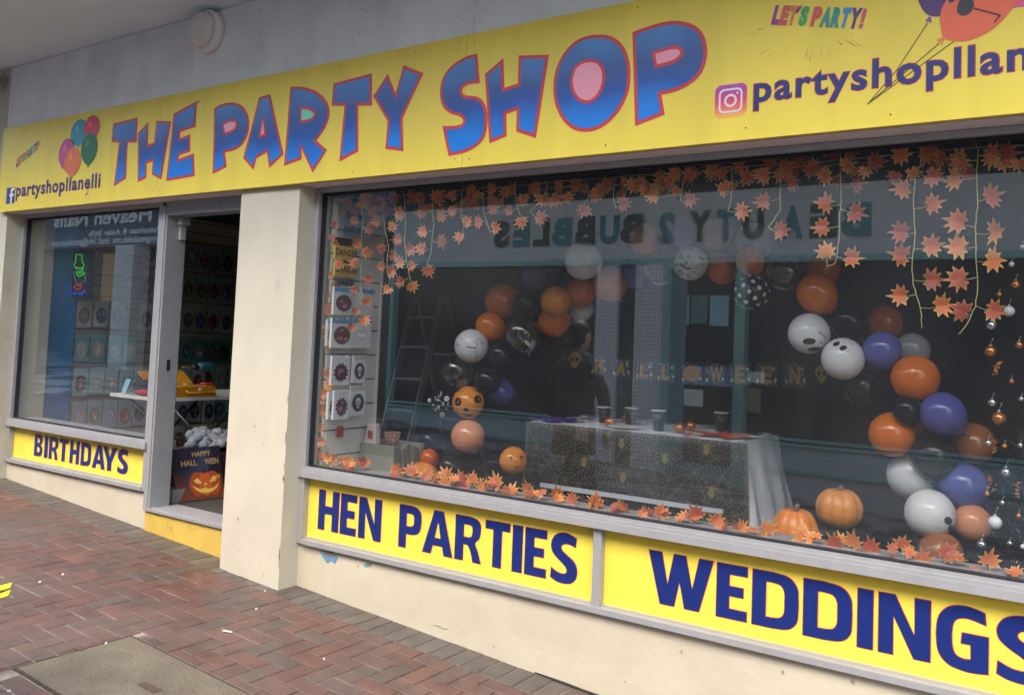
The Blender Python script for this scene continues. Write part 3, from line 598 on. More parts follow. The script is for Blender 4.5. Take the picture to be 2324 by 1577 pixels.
# rounded camera badge with a purple to orange print
m = bpy.data.materials.new('badge_gradient'); m.use_nodes = True; t = m.node_tree; bb = t.nodes['Principled BSDF']; bb.inputs['Roughness'].default_value = .35
a = t.nodes.new('ShaderNodeAttribute'); a.attribute_name = 'band'; cr = t.nodes.new('ShaderNodeValToRGB'); e = cr.color_ramp.elements
e[0].position = 0; e[0].color = (.95,.50,.09,1); e[1].position = 1; e[1].color = (.36,.07,.42,1)
for q, c in ((.22,(.85,.22,.10,1)),(.5,(.72,.07,.14,1)),(.78,(.50,.05,.30,1))): x = e.new(q); x.color = c
t.links.new(a.outputs['Fac'], cr.inputs[0]); t.links.new(cr.outputs[0], bb.inputs[0])
A = at(*ZD(173,720), SY); B_ = at(*ZD(396,690), SY); zt = at(*ZD(285,588), SY).z; zb_ = at(*ZD(285,815), SY).z; b = MB(); w = B_.x-A.x; h = zt-zb_
N = 14; outl = rrect(A.x, B_.x, zb_, zt, .2*w, 8)
b.poly([outl], pxz(SY-.0015), 0)
o1 = rrect(A.x+.13*w, B_.x-.13*w, zb_+.13*h, zt-.13*h, .17*w, 8); o2 = rrect(A.x+.19*w, B_.x-.19*w, zb_+.19*h, zt-.19*h, .12*w, 8)
b.add([(p[0], SY-.003, p[1]) for p in o1]+[(p[0], SY-.003, p[1]) for p in o2], [(i, (i+1) % len(o1), len(o1)+(i+1) % len(o1), len(o1)+i) for i in range(len(o1))], 1)
ring(b, A.x+.5*w, zb_+.5*h, .13*w, .20*w, SY-.003, 1); disc(b, A.x+.71*w, zb_+.71*h, .035*w, .035*w, SY-.003, 1, 16)
o = b.build('badge', [m, mat('badge_white', (.75,.70,.78))], SGN, fixn=False); at_ = o.data.attributes.new('band', 'FLOAT', 'POINT')
for i, v in enumerate(o.data.vertices): at_.data[i].value = (v.co.z+SGN.location.z-zb_)/h
# printed balloons at the left end
def art_balloon(fn, cx, cy, w_, h_, tilt, col, knot=True, par=SGN, Yo=0):
    c = at(*fn(cx, cy), SY); rx = abs(at(*fn(cx+w_/2, cy), SY).x-at(*fn(cx-w_/2, cy), SY).x)/2; rz = abs(at(*fn(cx, cy-h_/2), SY).z-at(*fn(cx, cy+h_/2), SY).z)/2
    pts = []
    for k in range(36):
        a_ = 2*math.pi*k/36; s_ = math.sin(a_); xx = rx*math.cos(a_)*(1 if s_ > 0 else 1-.18*s_*s_); zz = rz*s_
        pts.append((c.x+xx*math.cos(tilt)-zz*math.sin(tilt), c.z+xx*math.sin(tilt)+zz*math.cos(tilt)))
    b = MB(); b.poly([pts], pxz(SY-.0015-Yo), 0); bt = pts[27]
    if knot: b.poly([[(bt[0], bt[1]+.006), (bt[0]-.012, bt[1]-.016), (bt[0]+.014, bt[1]-.018)]], pxz(SY-.0015-Yo-.0004), 0)
    disc(b, c.x-rx*.28, c.z+rz*.35, rx*.22, rz*.28, SY-.0022-Yo, 1, 16)
    return b.build('printed_balloon', col, par, fixn=False)
def pc(name, c, k=1.35): return [mat(name, c, rough=.35), mat(name+'_light', tuple(min(.9, v*k+.05) for v in c), rough=.35)]
art_balloon(ZA, 742, 470, 160, 250, .05, pc('art_teal', (.02,.25,.36)), Yo=0)
art_balloon(ZA, 862, 425, 145, 235, -.05, pc('art_red', (.55,.035,.07)), Yo=.0012)
art_balloon(ZA, 625, 668, 150, 290, .0, pc('art_magenta', (.50,.06,.22)), Yo=0)
art_balloon(ZA, 838, 618, 150, 300, .0, pc('art_green', (.005,.13,.05)), Yo=.0024)
art_balloon(ZA, 682, 740, 150, 270, .0, pc('art_orange', (.72,.16,.05)), Yo=.0024)
b = MB(); q = [at(*ZA(x, y), SY-.002) for x, y in ((795,1062),(800,1040),(832,1018),(812,1040),(830,1045),(808,1048))]; b.poly([[(p.x, p.z) for p in q]], pxz(SY-.002), 0); b.build('printed_ribbon', print_red, SGN, fixn=False)
# LET'S PARTY! with its starburst, small at the left and large at the right
RB = [mat('rb_'+n, c, rough=.35) for n, c in (('purple',(.30,.04,.26)),('red',(.60,.09,.08)),('orange',(.62,.20,.06)),('green',(.05,.33,.10)),('teal',(.03,.28,.24)),('blue',(.03,.26,.55)),('violet',(.13,.03,.22)),('pink',(.62,.08,.16)))]
def lets_party(A, B_, hgt, seedn):
    seq = [('L',0),('E',1),('T',2),("'",0),('S',3),(' ',0),('P',1),('A',4),('R',4),('T',5),('Y',6),('!',7)]
    d = (B_-A); L = d.length; ux = Vector((d.x/L, 0, d.z/L)); uz = Vector((-ux.z*0, 0, 1)); x = 0; wid = {'L':.8,'E':.8,'T':.8,"'":.28,'S':.85,' ':.35,'P':.9,'A':1,'R':.9,'Y':1,'!':.4}
    tot = sum(wid[c] for c, _ in seq)
    for c, k in seq:
        w_ = wid[c]/tot*L
        if c != ' ':
            b = MB(); fn = lambda xx, zz: tuple(A+ux*xx+uz*zz+Vector((0,-.0022,0)))
            z0_ = hgt*.62 if c == "'" else 0
            vs, fs, a_, b2, c_, d_ = text_geo(c, .075, 0)
            b.add([fn(x+(v[0]-a_)/(b2-a_)*w_*.98+hgt*.24*(v[1]-c_)/(d_-c_), z0_+(v[1]-c_)/(d_-c_)*(hgt-z0_)) for v in vs], fs, 0); b.build('letter', RB[k], SGN, fixn=False)
        x += w_
    rnd = random.Random(seedn); C = (A+B_)/2+Vector((0,0,hgt*.3)); groups = {}
    for k in range(44 if seedn > 5 else 30):
        a_ = rnd.uniform(0, 2*math.pi); r0 = rnd.uniform(.62,.85)*L*.5*(1+.35*abs(math.cos(a_))); r1 = r0+rnd.uniform(.15,.45)*L*.5
        e_ = .75 if abs(math.sin(a_)) > .5 else .8
        p, q = C+Vector((math.cos(a_)*r0, 0, math.sin(a_)*r0*e_)), C+Vector((math.cos(a_)*r1, 0, math.sin(a_)*r1*e_)); th = rnd.choice((.004,.006,.010))*L
        n_ = Vector((-math.sin(a_), 0, math.cos(a_)))*th/2; Y = Vector((0,-.0012,0))
        if abs(p.z-C.z) < hgt*.85 and abs(p.x-C.x) < L*.52: continue
        if q.z > ST-.01 or q.z < SB+.01: continue
        g = MB(); g.add([p+Y, q-n_+Y, q+n_+Y], [(0,1,2)]); g.build('printed_ray', RB[rnd.randrange(8)], SGN, fixn=False)
lets_party(at(*ZA(148,800), SY), at(*ZA(352,632), SY), .075, 4)
lets_party(at(*ZD(562,175), SY), at(*ZD(1200,205), SY), .088, 9)
# large printed balloons at the right end, with strings
def px_poly(name, fn, pts, m, Yo=.0015, depth=0):
    b = MB(); Pp = proj(fn, pts, SY); b.poly([Pp], pxz(SY-Yo), 0); return b.build(name, m, SGN, fixn=False)
ZE = ZO(3000,0,3.153)
cen = at(*ZE(1230,-160), SY); 
px_poly('printed_balloon', ZE, [(1030,0,1),(1060,80,1),(1100,140,1),(1165,185,1),(1230,195,1),(1300,180,1),(1400,60,1),(1440,-100,1),(1400,-220,1),(1240,-290,1),(1080,-220,1),(1020,-110,1)], mat('art_violet', (.085,.035,.16), rough=.35), .0012)
px_poly('printed_balloon', ZE, [(1285,280,1),(1278,210,1),(1300,110,1),(1360,0,1),(1460,-120,1),(1620,-220,1),(1850,-270,1),(2060,-230,1),(2150,-120,1),(2150,0,1),(2110,95,1),(2010,220,1),(1880,340,1),(1720,425,1),(1570,472,1),(1430,470,1),(1320,430,1)], mat('art_coral', (.80,.14,.07), rough=.35), .0024)
px_poly('printed_balloon', ZE, [(2100,88,1),(2180,85,1),(2300,80,1),(2420,40,1),(2480,-60,1),(2440,-200,1),(2300,-260,1),(2180,-200,1),(2140,-60,1)], mat('art_pink', (.72,.10,.24), rough=.35), .0012)
px_poly('printed_knot', ZE, [(1155,195),(1110,248),(1150,250),(1185,272),(1180,200)], mat('art_violet_light', (.25,.09,.42)), .003)
px_poly('printed_knot', ZE, [(1320,428),(1240,462),(1275,490),(1300,525),(1335,440)], mat('art_coral_light', (.82,.24,.11)), .0036)
gl_ = mat('art_dark', (.03,.035,.055), rough=.35)
px_poly('printed_glasses', ZE, [(1475,120,1),(1500,20,1),(1550,-40,1),(1620,-30,1),(1668,40,1),(1655,110,1),(1600,170,1),(1540,185,1),(1490,165,1)], gl_, .0036)
px_poly('printed_glasses', ZE, [(1375,0,1),(1390,35,1),(1420,30,1),(1455,5,1),(1470,-40,1),(1420,-70,1),(1380,-40,1)], gl_, .0036)
def px_line(name, fn, pts, w_, m, Yo=.0042):
    b = MB(); q = [at(*fn(*p), SY) for p in pts]
    for p, r_ in zip(q, q[1:]):
        d = (r_-p).normalized(); n_ = Vector((-d.z, 0, d.x))*w_/2; Y = Vector((0,-Yo,0)); b.add([p-n_+Y, r_-n_+Y, r_+n_+Y, p+n_+Y], [(0,1,2,3)])
    return b.build(name, m, SGN, fixn=False)
px_line('printed_line', ZE, [(1665,100),(1968,180),(1895,268)], .006, mat('art_brown', (.12,.04,.05)))
st_ = mat('art_string', (.10,.09,.02))
px_line('printed_string', ZE, [(1140,265),(785,805),(450,1195)], .0045, st_, .0007); px_line('printed_string', ZE, [(1270,500),(450,1195)], .0045, st_, .0009); px_line('printed_string', ZE, [(1435,478),(450,1195)], .0045, st_, .0011)

# ------------------------------------------------------------------ yellow lettered panels below the glass
GL = {
 'H': ([(0,0),(0,1),(.32,1),(.32,.6),(.68,.6),(.68,1),(1,1),(1,0),(.68,0),(.68,.41),(.32,.41),(.32,0)],),
 'E': ([(0,0),(0,1),(1,1),(1,.82),(.42,.82),(.42,.6),(.88,.6),(.88,.42),(.42,.42),(.42,.18),(1,.18),(1,0)],),
 'N': ([(0,0),(0,1),(.32,1),(.70,.38),(.70,1),(1,1),(1,0),(.69,0),(.29,.65),(.29,0)],),
 'P': ([(0,0),(0,1),(.55,1),(.80,.965,1),(.96,.87,1),(1,.72,1),(1,.60,1),(.95,.45,1),(.80,.36,1),(.55,.33),(.33,.33),(.33,0)], [(.33,.82),(.52,.82),(.64,.79,1),(.68,.72,1),(.68,.61,1),(.64,.54,1),(.52,.51),(.33,.51)]),
 'A': ([(0,0),(.36,1),(.66,1),(1,0),(.72,0),(.66,.2),(.34,.2),(.28,0)], [(.5,.76),(.39,.37),(.60,.37)]),
 'R': ([(0,0),(0,1),(.55,1),(.82,.96,1),(.97,.87,1),(.99,.72,1),(.94,.55,1),(.79,.43,1),(.90,.26,1),(1.03,0),(.72,0),(.62,.24,1),(.50,.37),(.33,.37),(.33,0)], [(.33,.82),(.52,.82),(.64,.80,1),(.68,.73,1),(.67,.62,1),(.63,.555,1),(.52,.53),(.33,.53)]),
 'T': ([(0,1),(1,1),(1,.82),(.68,.82),(.68,0),(.33,0),(.33,.82),(0,.82)],),
 'I': ([(0,0),(0,1),(1,1),(1,0)],),
 'S': ([(.95,.95),(.92,.76),(.72,.80,1),(.52,.80,1),(.40,.74,1),(.42,.66,1),(.62,.57,1),(.88,.46,1),(1,.31,1),(.96,.12,1),(.78,.01,1),(.52,-.02,1),(.24,0,1),(.02,.06),(.04,.26),(.26,.19,1),(.46,.17,1),(.60,.20,1),(.62,.28,1),(.50,.37,1),(.24,.49,1),(.06,.61,1),(.02,.77,1),(.14,.93,1),(.36,1.01,1),(.62,1.02,1)],),
 'W': ([(0,1),(.21,1),(.31,.40),(.40,1),(.585,1),(.69,.40),(.79,1),(1,1),(.80,0),(.58,0),(.495,.48),(.42,0),(.20,0)],),
 'D': ([(0,0),(0,1),(.45,1),(.80,.95,1),(.97,.80,1),(1,.60,1),(1,.38,1),(.97,.18,1),(.80,.04,1),(.45,0)], [(.30,.82),(.44,.82),(.62,.79,1),(.70,.68,1),(.71,.5,1),(.70,.31,1),(.62,.21,1),(.44,.18),(.30,.18)]),
 'G': ([(.93,.96),(.95,.77),(.76,.81,1),(.55,.83,1),(.38,.78,1),(.31,.64,1),(.31,.36,1),(.38,.22,1),(.53,.175,1),(.67,.185),(.67,.42),(.48,.42),(.50,.59),(1,.59),(1,.01),(.75,-.015,1),(.50,-.01,1),(.22,.05,1),(.05,.20,1),(0,.40,1),(0,.62,1),(.06,.82,1),(.25,.97,1),(.52,1.02,1),(.75,1.0,1)],),
 'B': ([(0,0),(0,1),(.55,1),(.84,.95,1),(.96,.77,1),(.90,.60,1),(.76,.53,1),(.94,.44,1),(1,.26,1),(.88,.06,1),(.58,0)], [(.34,.83),(.5,.83),(.62,.78,1),(.64,.71,1),(.6,.63,1),(.5,.6),(.34,.6)], [(.34,.43),(.54,.43),(.66,.38,1),(.69,.29,1),(.65,.21,1),(.54,.17),(.34,.17)]),
 'Y': ([(0,1),(.32,1),(.51,.56),(.70,1),(1,1),(.66,.36),(.66,0),(.36,0),(.36,.36)],)}
PY_ = .170
def panel(word, spans, x0, x1, z0, z1, zt, zb, label):
    t_ = empty('lettered_panel', ((x0+x1)/2, PY_, z0), label, 'sign')
    b = MB(); b.box(x0, x1, PY_, PY_+.012, z0, z1); b.build('board', sign_yellow, t_)
    k = 0
    for ch in word:
        if ch == ' ': continue
        a_, c_ = spans[k]; k += 1; loops = []
        for L in GL[ch]: loops.append(curvy([(a_+p[0]*(c_-a_), zb+p[1]*(zt-zb))+((1,) if len(p) > 2 else ()) for p in L], 5))
        b = MB(); ol = [offset(loops[0], .0028, 2)]+[offset(l, -.0028, 2) for l in loops[1:]]
        b.poly(ol, pxz(PY_-.0008), 0); b.poly(loops, pxz(PY_-.002), 1); b.build('letter', [print_red, print_navy], t_, fixn=False)
def spans(fn, L, base=None): return [(at(*fn(a[0], a[2]), PY_).x, at(*fn(a[1], a[3]), PY_).x) for a in L]
ZH = ZO(1050,1650,1.9367)
sp = spans(ZH, [(203,345,370,400),(357,468,400,420),(485,643,430,460),(768,925,490,440),(935,1145,560,600),(1162,1340,560,600),(1378,1548,460,490),(1565,1633,600,640),(1652,1803,640,640),(1828,2018,760,740)])
q1 = at(*ZH(205,235), PY_).z; q2 = at(*ZH(200,510), PY_).z; q3 = at(*ZH(1655,498), PY_).z; q4 = at(*ZH(1650,828), PY_).z
ZTOP, ZBOT = (q1+q3)/2, (q2+q4)/2
panel('HEN PARTIES', sp, -4.208, -2.137, .2635, .645, ZTOP, ZBOT, 'yellow panel reading HEN PARTIES in navy under the display window')
ZI, ZJ = ZO(2100,1750,1.9367), ZO(2900,1900,2.5556)
sp = spans(ZI, [(487,940,500,580),(963,1178,700,700),(1212,1535,800,850),(1570,1912,870,920)])+spans(ZJ, [(529,673,850,900),(724,1205,900,1000),(1260,1742,1080,1150)])
g = sp[-1]; sp.append((at(*ZJ(1810,1100), PY_).x, at(*ZJ(1810,1100), PY_).x+.185))
panel('WEDDINGS', sp, -2.093, .508, .2635, .645, ZTOP, ZBOT, 'yellow panel reading WEDDINGS in navy at the lower right')
ZK = ZO(0,1200,1.971)
sp = spans(ZK, [(248,305,800,820),(318,343,830,830),(352,415,830,840),(428,492,765,775),(500,566,870,880),(579,650,880,890),(655,748,980,980),(738,838,830,840),(841,916,920,920)])
q1 = at(*ZK(250,730), PY_).z; q2 = at(*ZK(248,888), PY_).z; q3 = at(*ZK(580,790), PY_).z; q4 = at(*ZK(578,950), PY_).z
panel('BIRTHDAYS', sp, -7.883, -5.917, .368, .645, (q1+q3)/2, (q2+q4)/2, 'yellow panel reading BIRTHDAYS in navy under the left window')
# ------------------------------------------------------------------ the opposite side of the lane (seen mirrored in the glass)
OPY = -6.0
def rf(x, y, d=0.):
    """point of the opposite front (d in front of it) whose mirror image the glass shows at (x, y)"""
    p = at(x, y, 2*GY-OPY-d); return Vector((p.x, OPY+d, p.z))
teal = mat('teal_paint', (.20,.42,.41), rough=.45, var=.06); teal_d = mat('teal_dark_paint', (.05,.11,.13), rough=.5); slate = mat('slate_paint', (.20,.30,.40), rough=.5)
opal = mat('opposite_panel', (.36,.45,.48), rough=.5, var=.05); opwall = mat('opposite_render', (.42,.41,.42), rough=.8, var=.06)
darkg = mat('dark_opposite_glass', (.012,.014,.018), rough=.08, spec=.6); optile = None
OPB = empty('opposite_shop', (-3.5, OPY, -.1), 'teal framed salon across the lane, mirrored in the display window', 'building')
def O(name, b, m, par=None): return b.build(name, m, par or OPB)
zs0 = rf(1200,592).z; zs1 = zs0+.80
xl = -9.3; xr = 3.0
b = MB(); gbox(b, xl, xr, OPY-.5, OPY-.30, 3.9); b.box(xl, xr, OPY-.5, OPY-.02, zs0, 3.9); O('wall', b, mat('dark_wall', (.035,.035,.04), rough=.8))
b = MB(); b.box(xl, xr, OPY-.0199, OPY+.02, zs0, zs1); O('sign_board', b, mat('salon_board', (.52,.55,.60), rough=.5, var=.03))
b = MB(); b.box(xl, xr, OPY-.019, OPY+.05, zs0-.075, zs0-.002); O('sign_trim', b, teal)
b = MB(); b.box(xl, xr, -6.0, -5.1, 3.92, 4.1); O('canopy', b, mat('opp_soffit', (.30,.30,.32), rough=.7))
b = MB(); b.box(-30, xr, OPY-.5, OPY-.01, 4.1, 5.6); O('upper_wall', b, mat('upper_wall_render', (.70,.70,.68)))
zsl = rf(1200,948).z
pil = [(rf(1352,800).x, rf(1402,800).x), (rf(1441,800).x, rf(1503,800).x)]
wins = [(rf(890,800).x, pil[0][0]), (rf(1692,800).x, xr)]
for (a_, c_) in wins:
    b = MB(); b.box(a_, c_, OPY-.10, OPY-.09, zsl, zs0-.08); O('window', b, darkg)
    b = MB(); b.box(a_, c_, OPY-.089, OPY+.03, zsl-.022, zsl+.012); b.box(a_, c_, OPY-.089, OPY+.03, zsl+.035, zsl+.062); O('window_sill', b, teal)
    b = MB(); b.box(a_, c_, OPY-.088, OPY+.0, zsl-.28, zsl-.023); O('panel', b, opal)
    b = MB(); b.box(a_, c_, OPY-.087, OPY+.025, zsl-.325, zsl-.281); O('rail', b, teal)
    b = MB(); gbox(b, a_, c_, OPY-.29, OPY-.001, zsl-.326); O('stall_riser', b, opwall)
b = MB(); b.box(wins[0][0]-.07, wins[0][0], OPY-.12, OPY+.03, -.0, zs0-.08); O('frame_post', b, teal)
def tile_mat():
    m = bpy.data.materials.new('square_white_tiles'); m.use_nodes = True; t = m.node_tree; bb = t.nodes['Principled BSDF']; bb.inputs['Roughness'].default_value = .25
    tc = t.nodes.new('ShaderNodeTexCoord'); mp = t.nodes.new('ShaderNodeMapping'); mp.inputs['Rotation'].default_value = (R(90), 0, 0); br = t.nodes.new('ShaderNodeTexBrick'); br.offset = 0
    br.inputs['Color1'].default_value = (.70,.70,.76,1); br.inputs['Color2'].default_value = (.64,.65,.72,1); br.inputs['Mortar'].default_value = (.2,.2,.23,1); br.inputs['Scale'].default_value = 1
    br.inputs['Brick Width'].default_value = .05; br.inputs['Row Height'].default_value = .05; br.inputs['Mortar Size'].default_value = .003
    t.links.new(tc.outputs['Object'], mp.inputs[0]); t.links.new(mp.outputs[0], br.inputs[0]); t.links.new(br.outputs[0], bb.inputs[0]); return m
TL = tile_mat()
for (a_, c_) in pil:
    b = MB(); gbox(b, a_, c_, OPY-.29, OPY+.04, zs0-.08); O('tiled_pilaster', b, TL)
b = MB(); gbox(b, pil[0][1], pil[1][0], OPY-.29, OPY-.02, zs0-.08); O('letter_board', b, mat('green_black_board', (.012,.035,.03), rough=.5))
tealL = mat('salon_teal_letter', (.02,.19,.24), rough=.4); grnL = mat('salon_green_letter', (.006,.035,.018), rough=.4)
def mirror_text(s, cx, w_, z0, z1, m, par=OPB, Y=OPY+.03, name='letter', bold=.04, depth=True):
    b = MB(); put_text(b, s, cx+w_/2, cx-w_/2, z0, z1, Y, 0, bold)
    if depth: put_text(b, s, cx+w_/2, cx-w_/2, z0, z1, Y-.012, 0, bold)
    return b.build(name, m, par)
for s_, y_ in (('N',697),('A',740),('T',778),('B',878)):
    p = rf(1396, y_); mirror_text(s_, p.x, .19, p.z-.13, p.z+.13, tealL, Y=OPY-.01)
x0b = [(1123,1160,'S',1),(1167,1205,'E',0),(1213,1250,'L',1),(1255,1301,'B',0),(1308,1353,'B',1),(1363,1408,'U',0),(1410,1462,'B',1),(1494,1533,'2',0),(1565,1617,'Y',1),(1629,1667,'T',0),(1687,1735,'U',1),(1774,1824,'A',0),(1838,1901,'E',1),(1909,1979,'B',0)]
for a_, c_, ch, k in x0b:
    pa, pb = rf(a_, 530), rf(c_, 525); zb0 = rf(1140,563).z; zt0 = rf(1140,502).z
    mirror_text(ch, (pa.x+pb.x)/2, abs(pb.x-pa.x), zb0, zt0, grnL if k else tealL, bold=.06)
# door of the salon, with its notices
dx0, dx1 = rf(1523,800).x, rf(1670,800).x
b = MB(); b.box(pil[1][1], dx0, OPY-.28, OPY+.05, -.3, zs0-.08); b.box(dx1, wins[1][0], OPY-.28, OPY+.05, -.3, zs0-.08); O('door_jamb', b, teal)
dr = OPB
b = MB(); b.box(dx0, dx0+.13, OPY-.18, OPY-.12, -.1, zs0-.1); b.box(dx1-.08, dx1, OPY-.18, OPY-.12, -.1, zs0-.1); zr0, zr1 = rf(1560,873).z, rf(1560,830).z; b.box(dx0+.13, dx1-.08, OPY-.18, OPY-.12, zr0, zr1); b.box(dx0+.13, dx1-.08, OPY-.18, OPY-.12, -.1, .12); D = O('door', b, slate)
b = MB(); b.box(dx0+.13, dx1-.08, OPY-.16, OPY-.15, .12, zr0); b.box(dx0+.13, dx1-.08, OPY-.16, OPY-.15, zr1, zs0-.1); O('door_glass', b, darkg, D)
def notice(x0, x1, y0, y1, col, label, extra=None, d=-.14):
    a_, c_ = rf(x0, y1, d), rf(x1, y0, d); b = MB(); b.box(min(a_.x, c_.x), max(a_.x, c_.x), OPY+d-.003, OPY+d, min(a_.z, c_.z), max(a_.z, c_.z)); o = b.build('notice', mat('notice_'+label.split()[0]+str(int(x0)), tuple(min(.85, v*1.6) for v in col), rough=.6))
    tag(o, label, 'notice'); return o
for a_ in ((1522,1565,669,736,(.25,.38,.42),'pale blue notice with a round emblem on the salon door'),(1567,1607,670,734,(.08,.17,.17),'dull green notice between two paler ones on the salon door'),
    (1610,1655,671,739,(.20,.34,.40),'pale blue notice nearest the hinge side of the salon door'),(1490,1507,674,691,(.55,.40,.28),'tiny tan sticker at the top corner of the salon door'),
    (1488,1521,716,753,(.45,.33,.04),'mustard yellow square sticker on the salon door'),(1526,1554,735,748,(.40,.42,.45),'narrow white strip sticker under the pale notices'),
    (1488,1512,750,776,(.05,.10,.35),'blue sticker with a white letter on the salon door'),(1495,1524,770,800,(.15,.33,.48),'light blue sticker below the blue lettered sticker'),
    (1545,1596,885,919,(.50,.53,.58),'white card in the lower pane of the salon door')): notice(*a_)
notice(1690,1727,882,934,(.22,.17,.10),'tan poster in the right hand salon window', d=-.08); notice(1693,1735,845,868,(.45,.5,.52),'white sticker above the tan poster in the salon window', d=-.08)
p = rf(1600,700); b = MB(); b.box(-3.4,3,OPY-2.5,OPY-2.4,-.3,3); 
# blue fronted nail bar further up the lane
NB = empty('nail_bar', (-17, OPY, .6), 'dark fronted nail bar up the lane, mirrored in the left window', 'building')
q0, q1 = rf(120,500), rf(345,488)
zt = rf(200,470).z+.55; zb_ = rf(170,563).z
b = MB(); b.box(-30, xl-.01, OPY-.5, OPY, zb_, zt+.3); b.build('sign_board', mat('nail_board', (.07,.11,.17), rough=.5), NB)
b = MB(); gbox(b, -30, xl-.01, OPY-.5, OPY-.3, zb_-.01); b.build('wall', mat('nail_wall', (.03,.04,.05), rough=.6), NB)
b = MB(); b.box(-30, xl-.01, -6.0, -5.1, 4.45, 4.6); b.build('canopy', mat('opp_soffit', (.30,.30,.32)), NB)
wt = mat('nail_white', (.85,.87,.90), rough=.5)
def rtext(s, xa, xb, ya, yb, ym, par):       # mirrored line whose image runs from xa to xb
    A_, B2 = rf(xa, ym), rf(xb, ym); z0, z1 = rf((xa+xb)/2, yb).z, rf((xa+xb)/2, ya).z
    mirror_text(s, (A_.x+B2.x)/2, abs(B2.x-A_.x), z0, z1, wt, par, Y=OPY+.008, name='lettering', bold=.03, depth=False)
rtext('Heaven Nails', 124, 345, 478, 510, 492, NB); rtext('American & Asian Style', 202, 365, 518, 536, 527, NB); rtext('www.getnaileduk.com  Email: info@getnaileduk.com', 118, 372, 537, 558, 548, NB)
b = MB(); g0 = rf(280,700).x; g1 = rf(322,700).x; gbox(b, g0, g1, OPY-.1, OPY+.25, zb_-.02); b.build('column', mat('pale_column', (.62,.62,.60), rough=.6), NB)
b = MB(); g0 = rf(212,600); g1 = rf(276,672); b.box(g0.x, g1.x, OPY-.28, OPY-.2, g1.z-.1, g0.z+.25); b.build('wood_panel', mat('warm_wood', (.55,.30,.13), rough=.6, var=.15), NB)
# street end walls far away so that the lane closes
b = MB(); b.box(-34,-33.5,-9,3,-1,9); tag(b.build('lane_end', mat('lane_end_render', (.30,.30,.30), rough=.9)), 'plain grey wall closing the far end of the lane', 'wall')

# ------------------------------------------------------------------ the passer-by whose mirror image stands in the display window
def skin_body(name, joints, edges, mt, par, sub=2):
    me = bpy.data.meshes.new(name); me.from_pydata([Vector(j[0])-Vector(par['_o']) for j in joints], [], []); 
    me = bpy.data.meshes.new(name); me.from_pydata([Vector(j[0])-Vector(par['_o']) for j in joints], edges, [])
    o = bpy.data.objects.new(name, me); COL.objects.link(o)
    s = o.modifiers.new('s', 'SKIN'); 
    for k, j in enumerate(joints):
        sv = me.skin_vertices[0].data[k]; rr = j[1]; sv.radius = rr if isinstance(rr, tuple) else (rr, rr); sv.use_root = (k == 0)
    o.modifiers.new('u', 'SUBSURF').levels = sub; o.modifiers['u'].render_levels = sub
    bpy.context.view_layer.update(); dg = bpy.context.evaluated_depsgraph_get(); m2 = bpy.data.meshes.new_from_object(o.evaluated_get(dg))
    bpy.data.objects.remove(o); m2.materials.clear(); m2.materials.append(mt)
    for p in m2.polygons: p.use_smooth = True
    o = bpy.data.objects.new(name, m2); COL.objects.link(o); o.parent = par; o['_o'] = par['_o']; return o
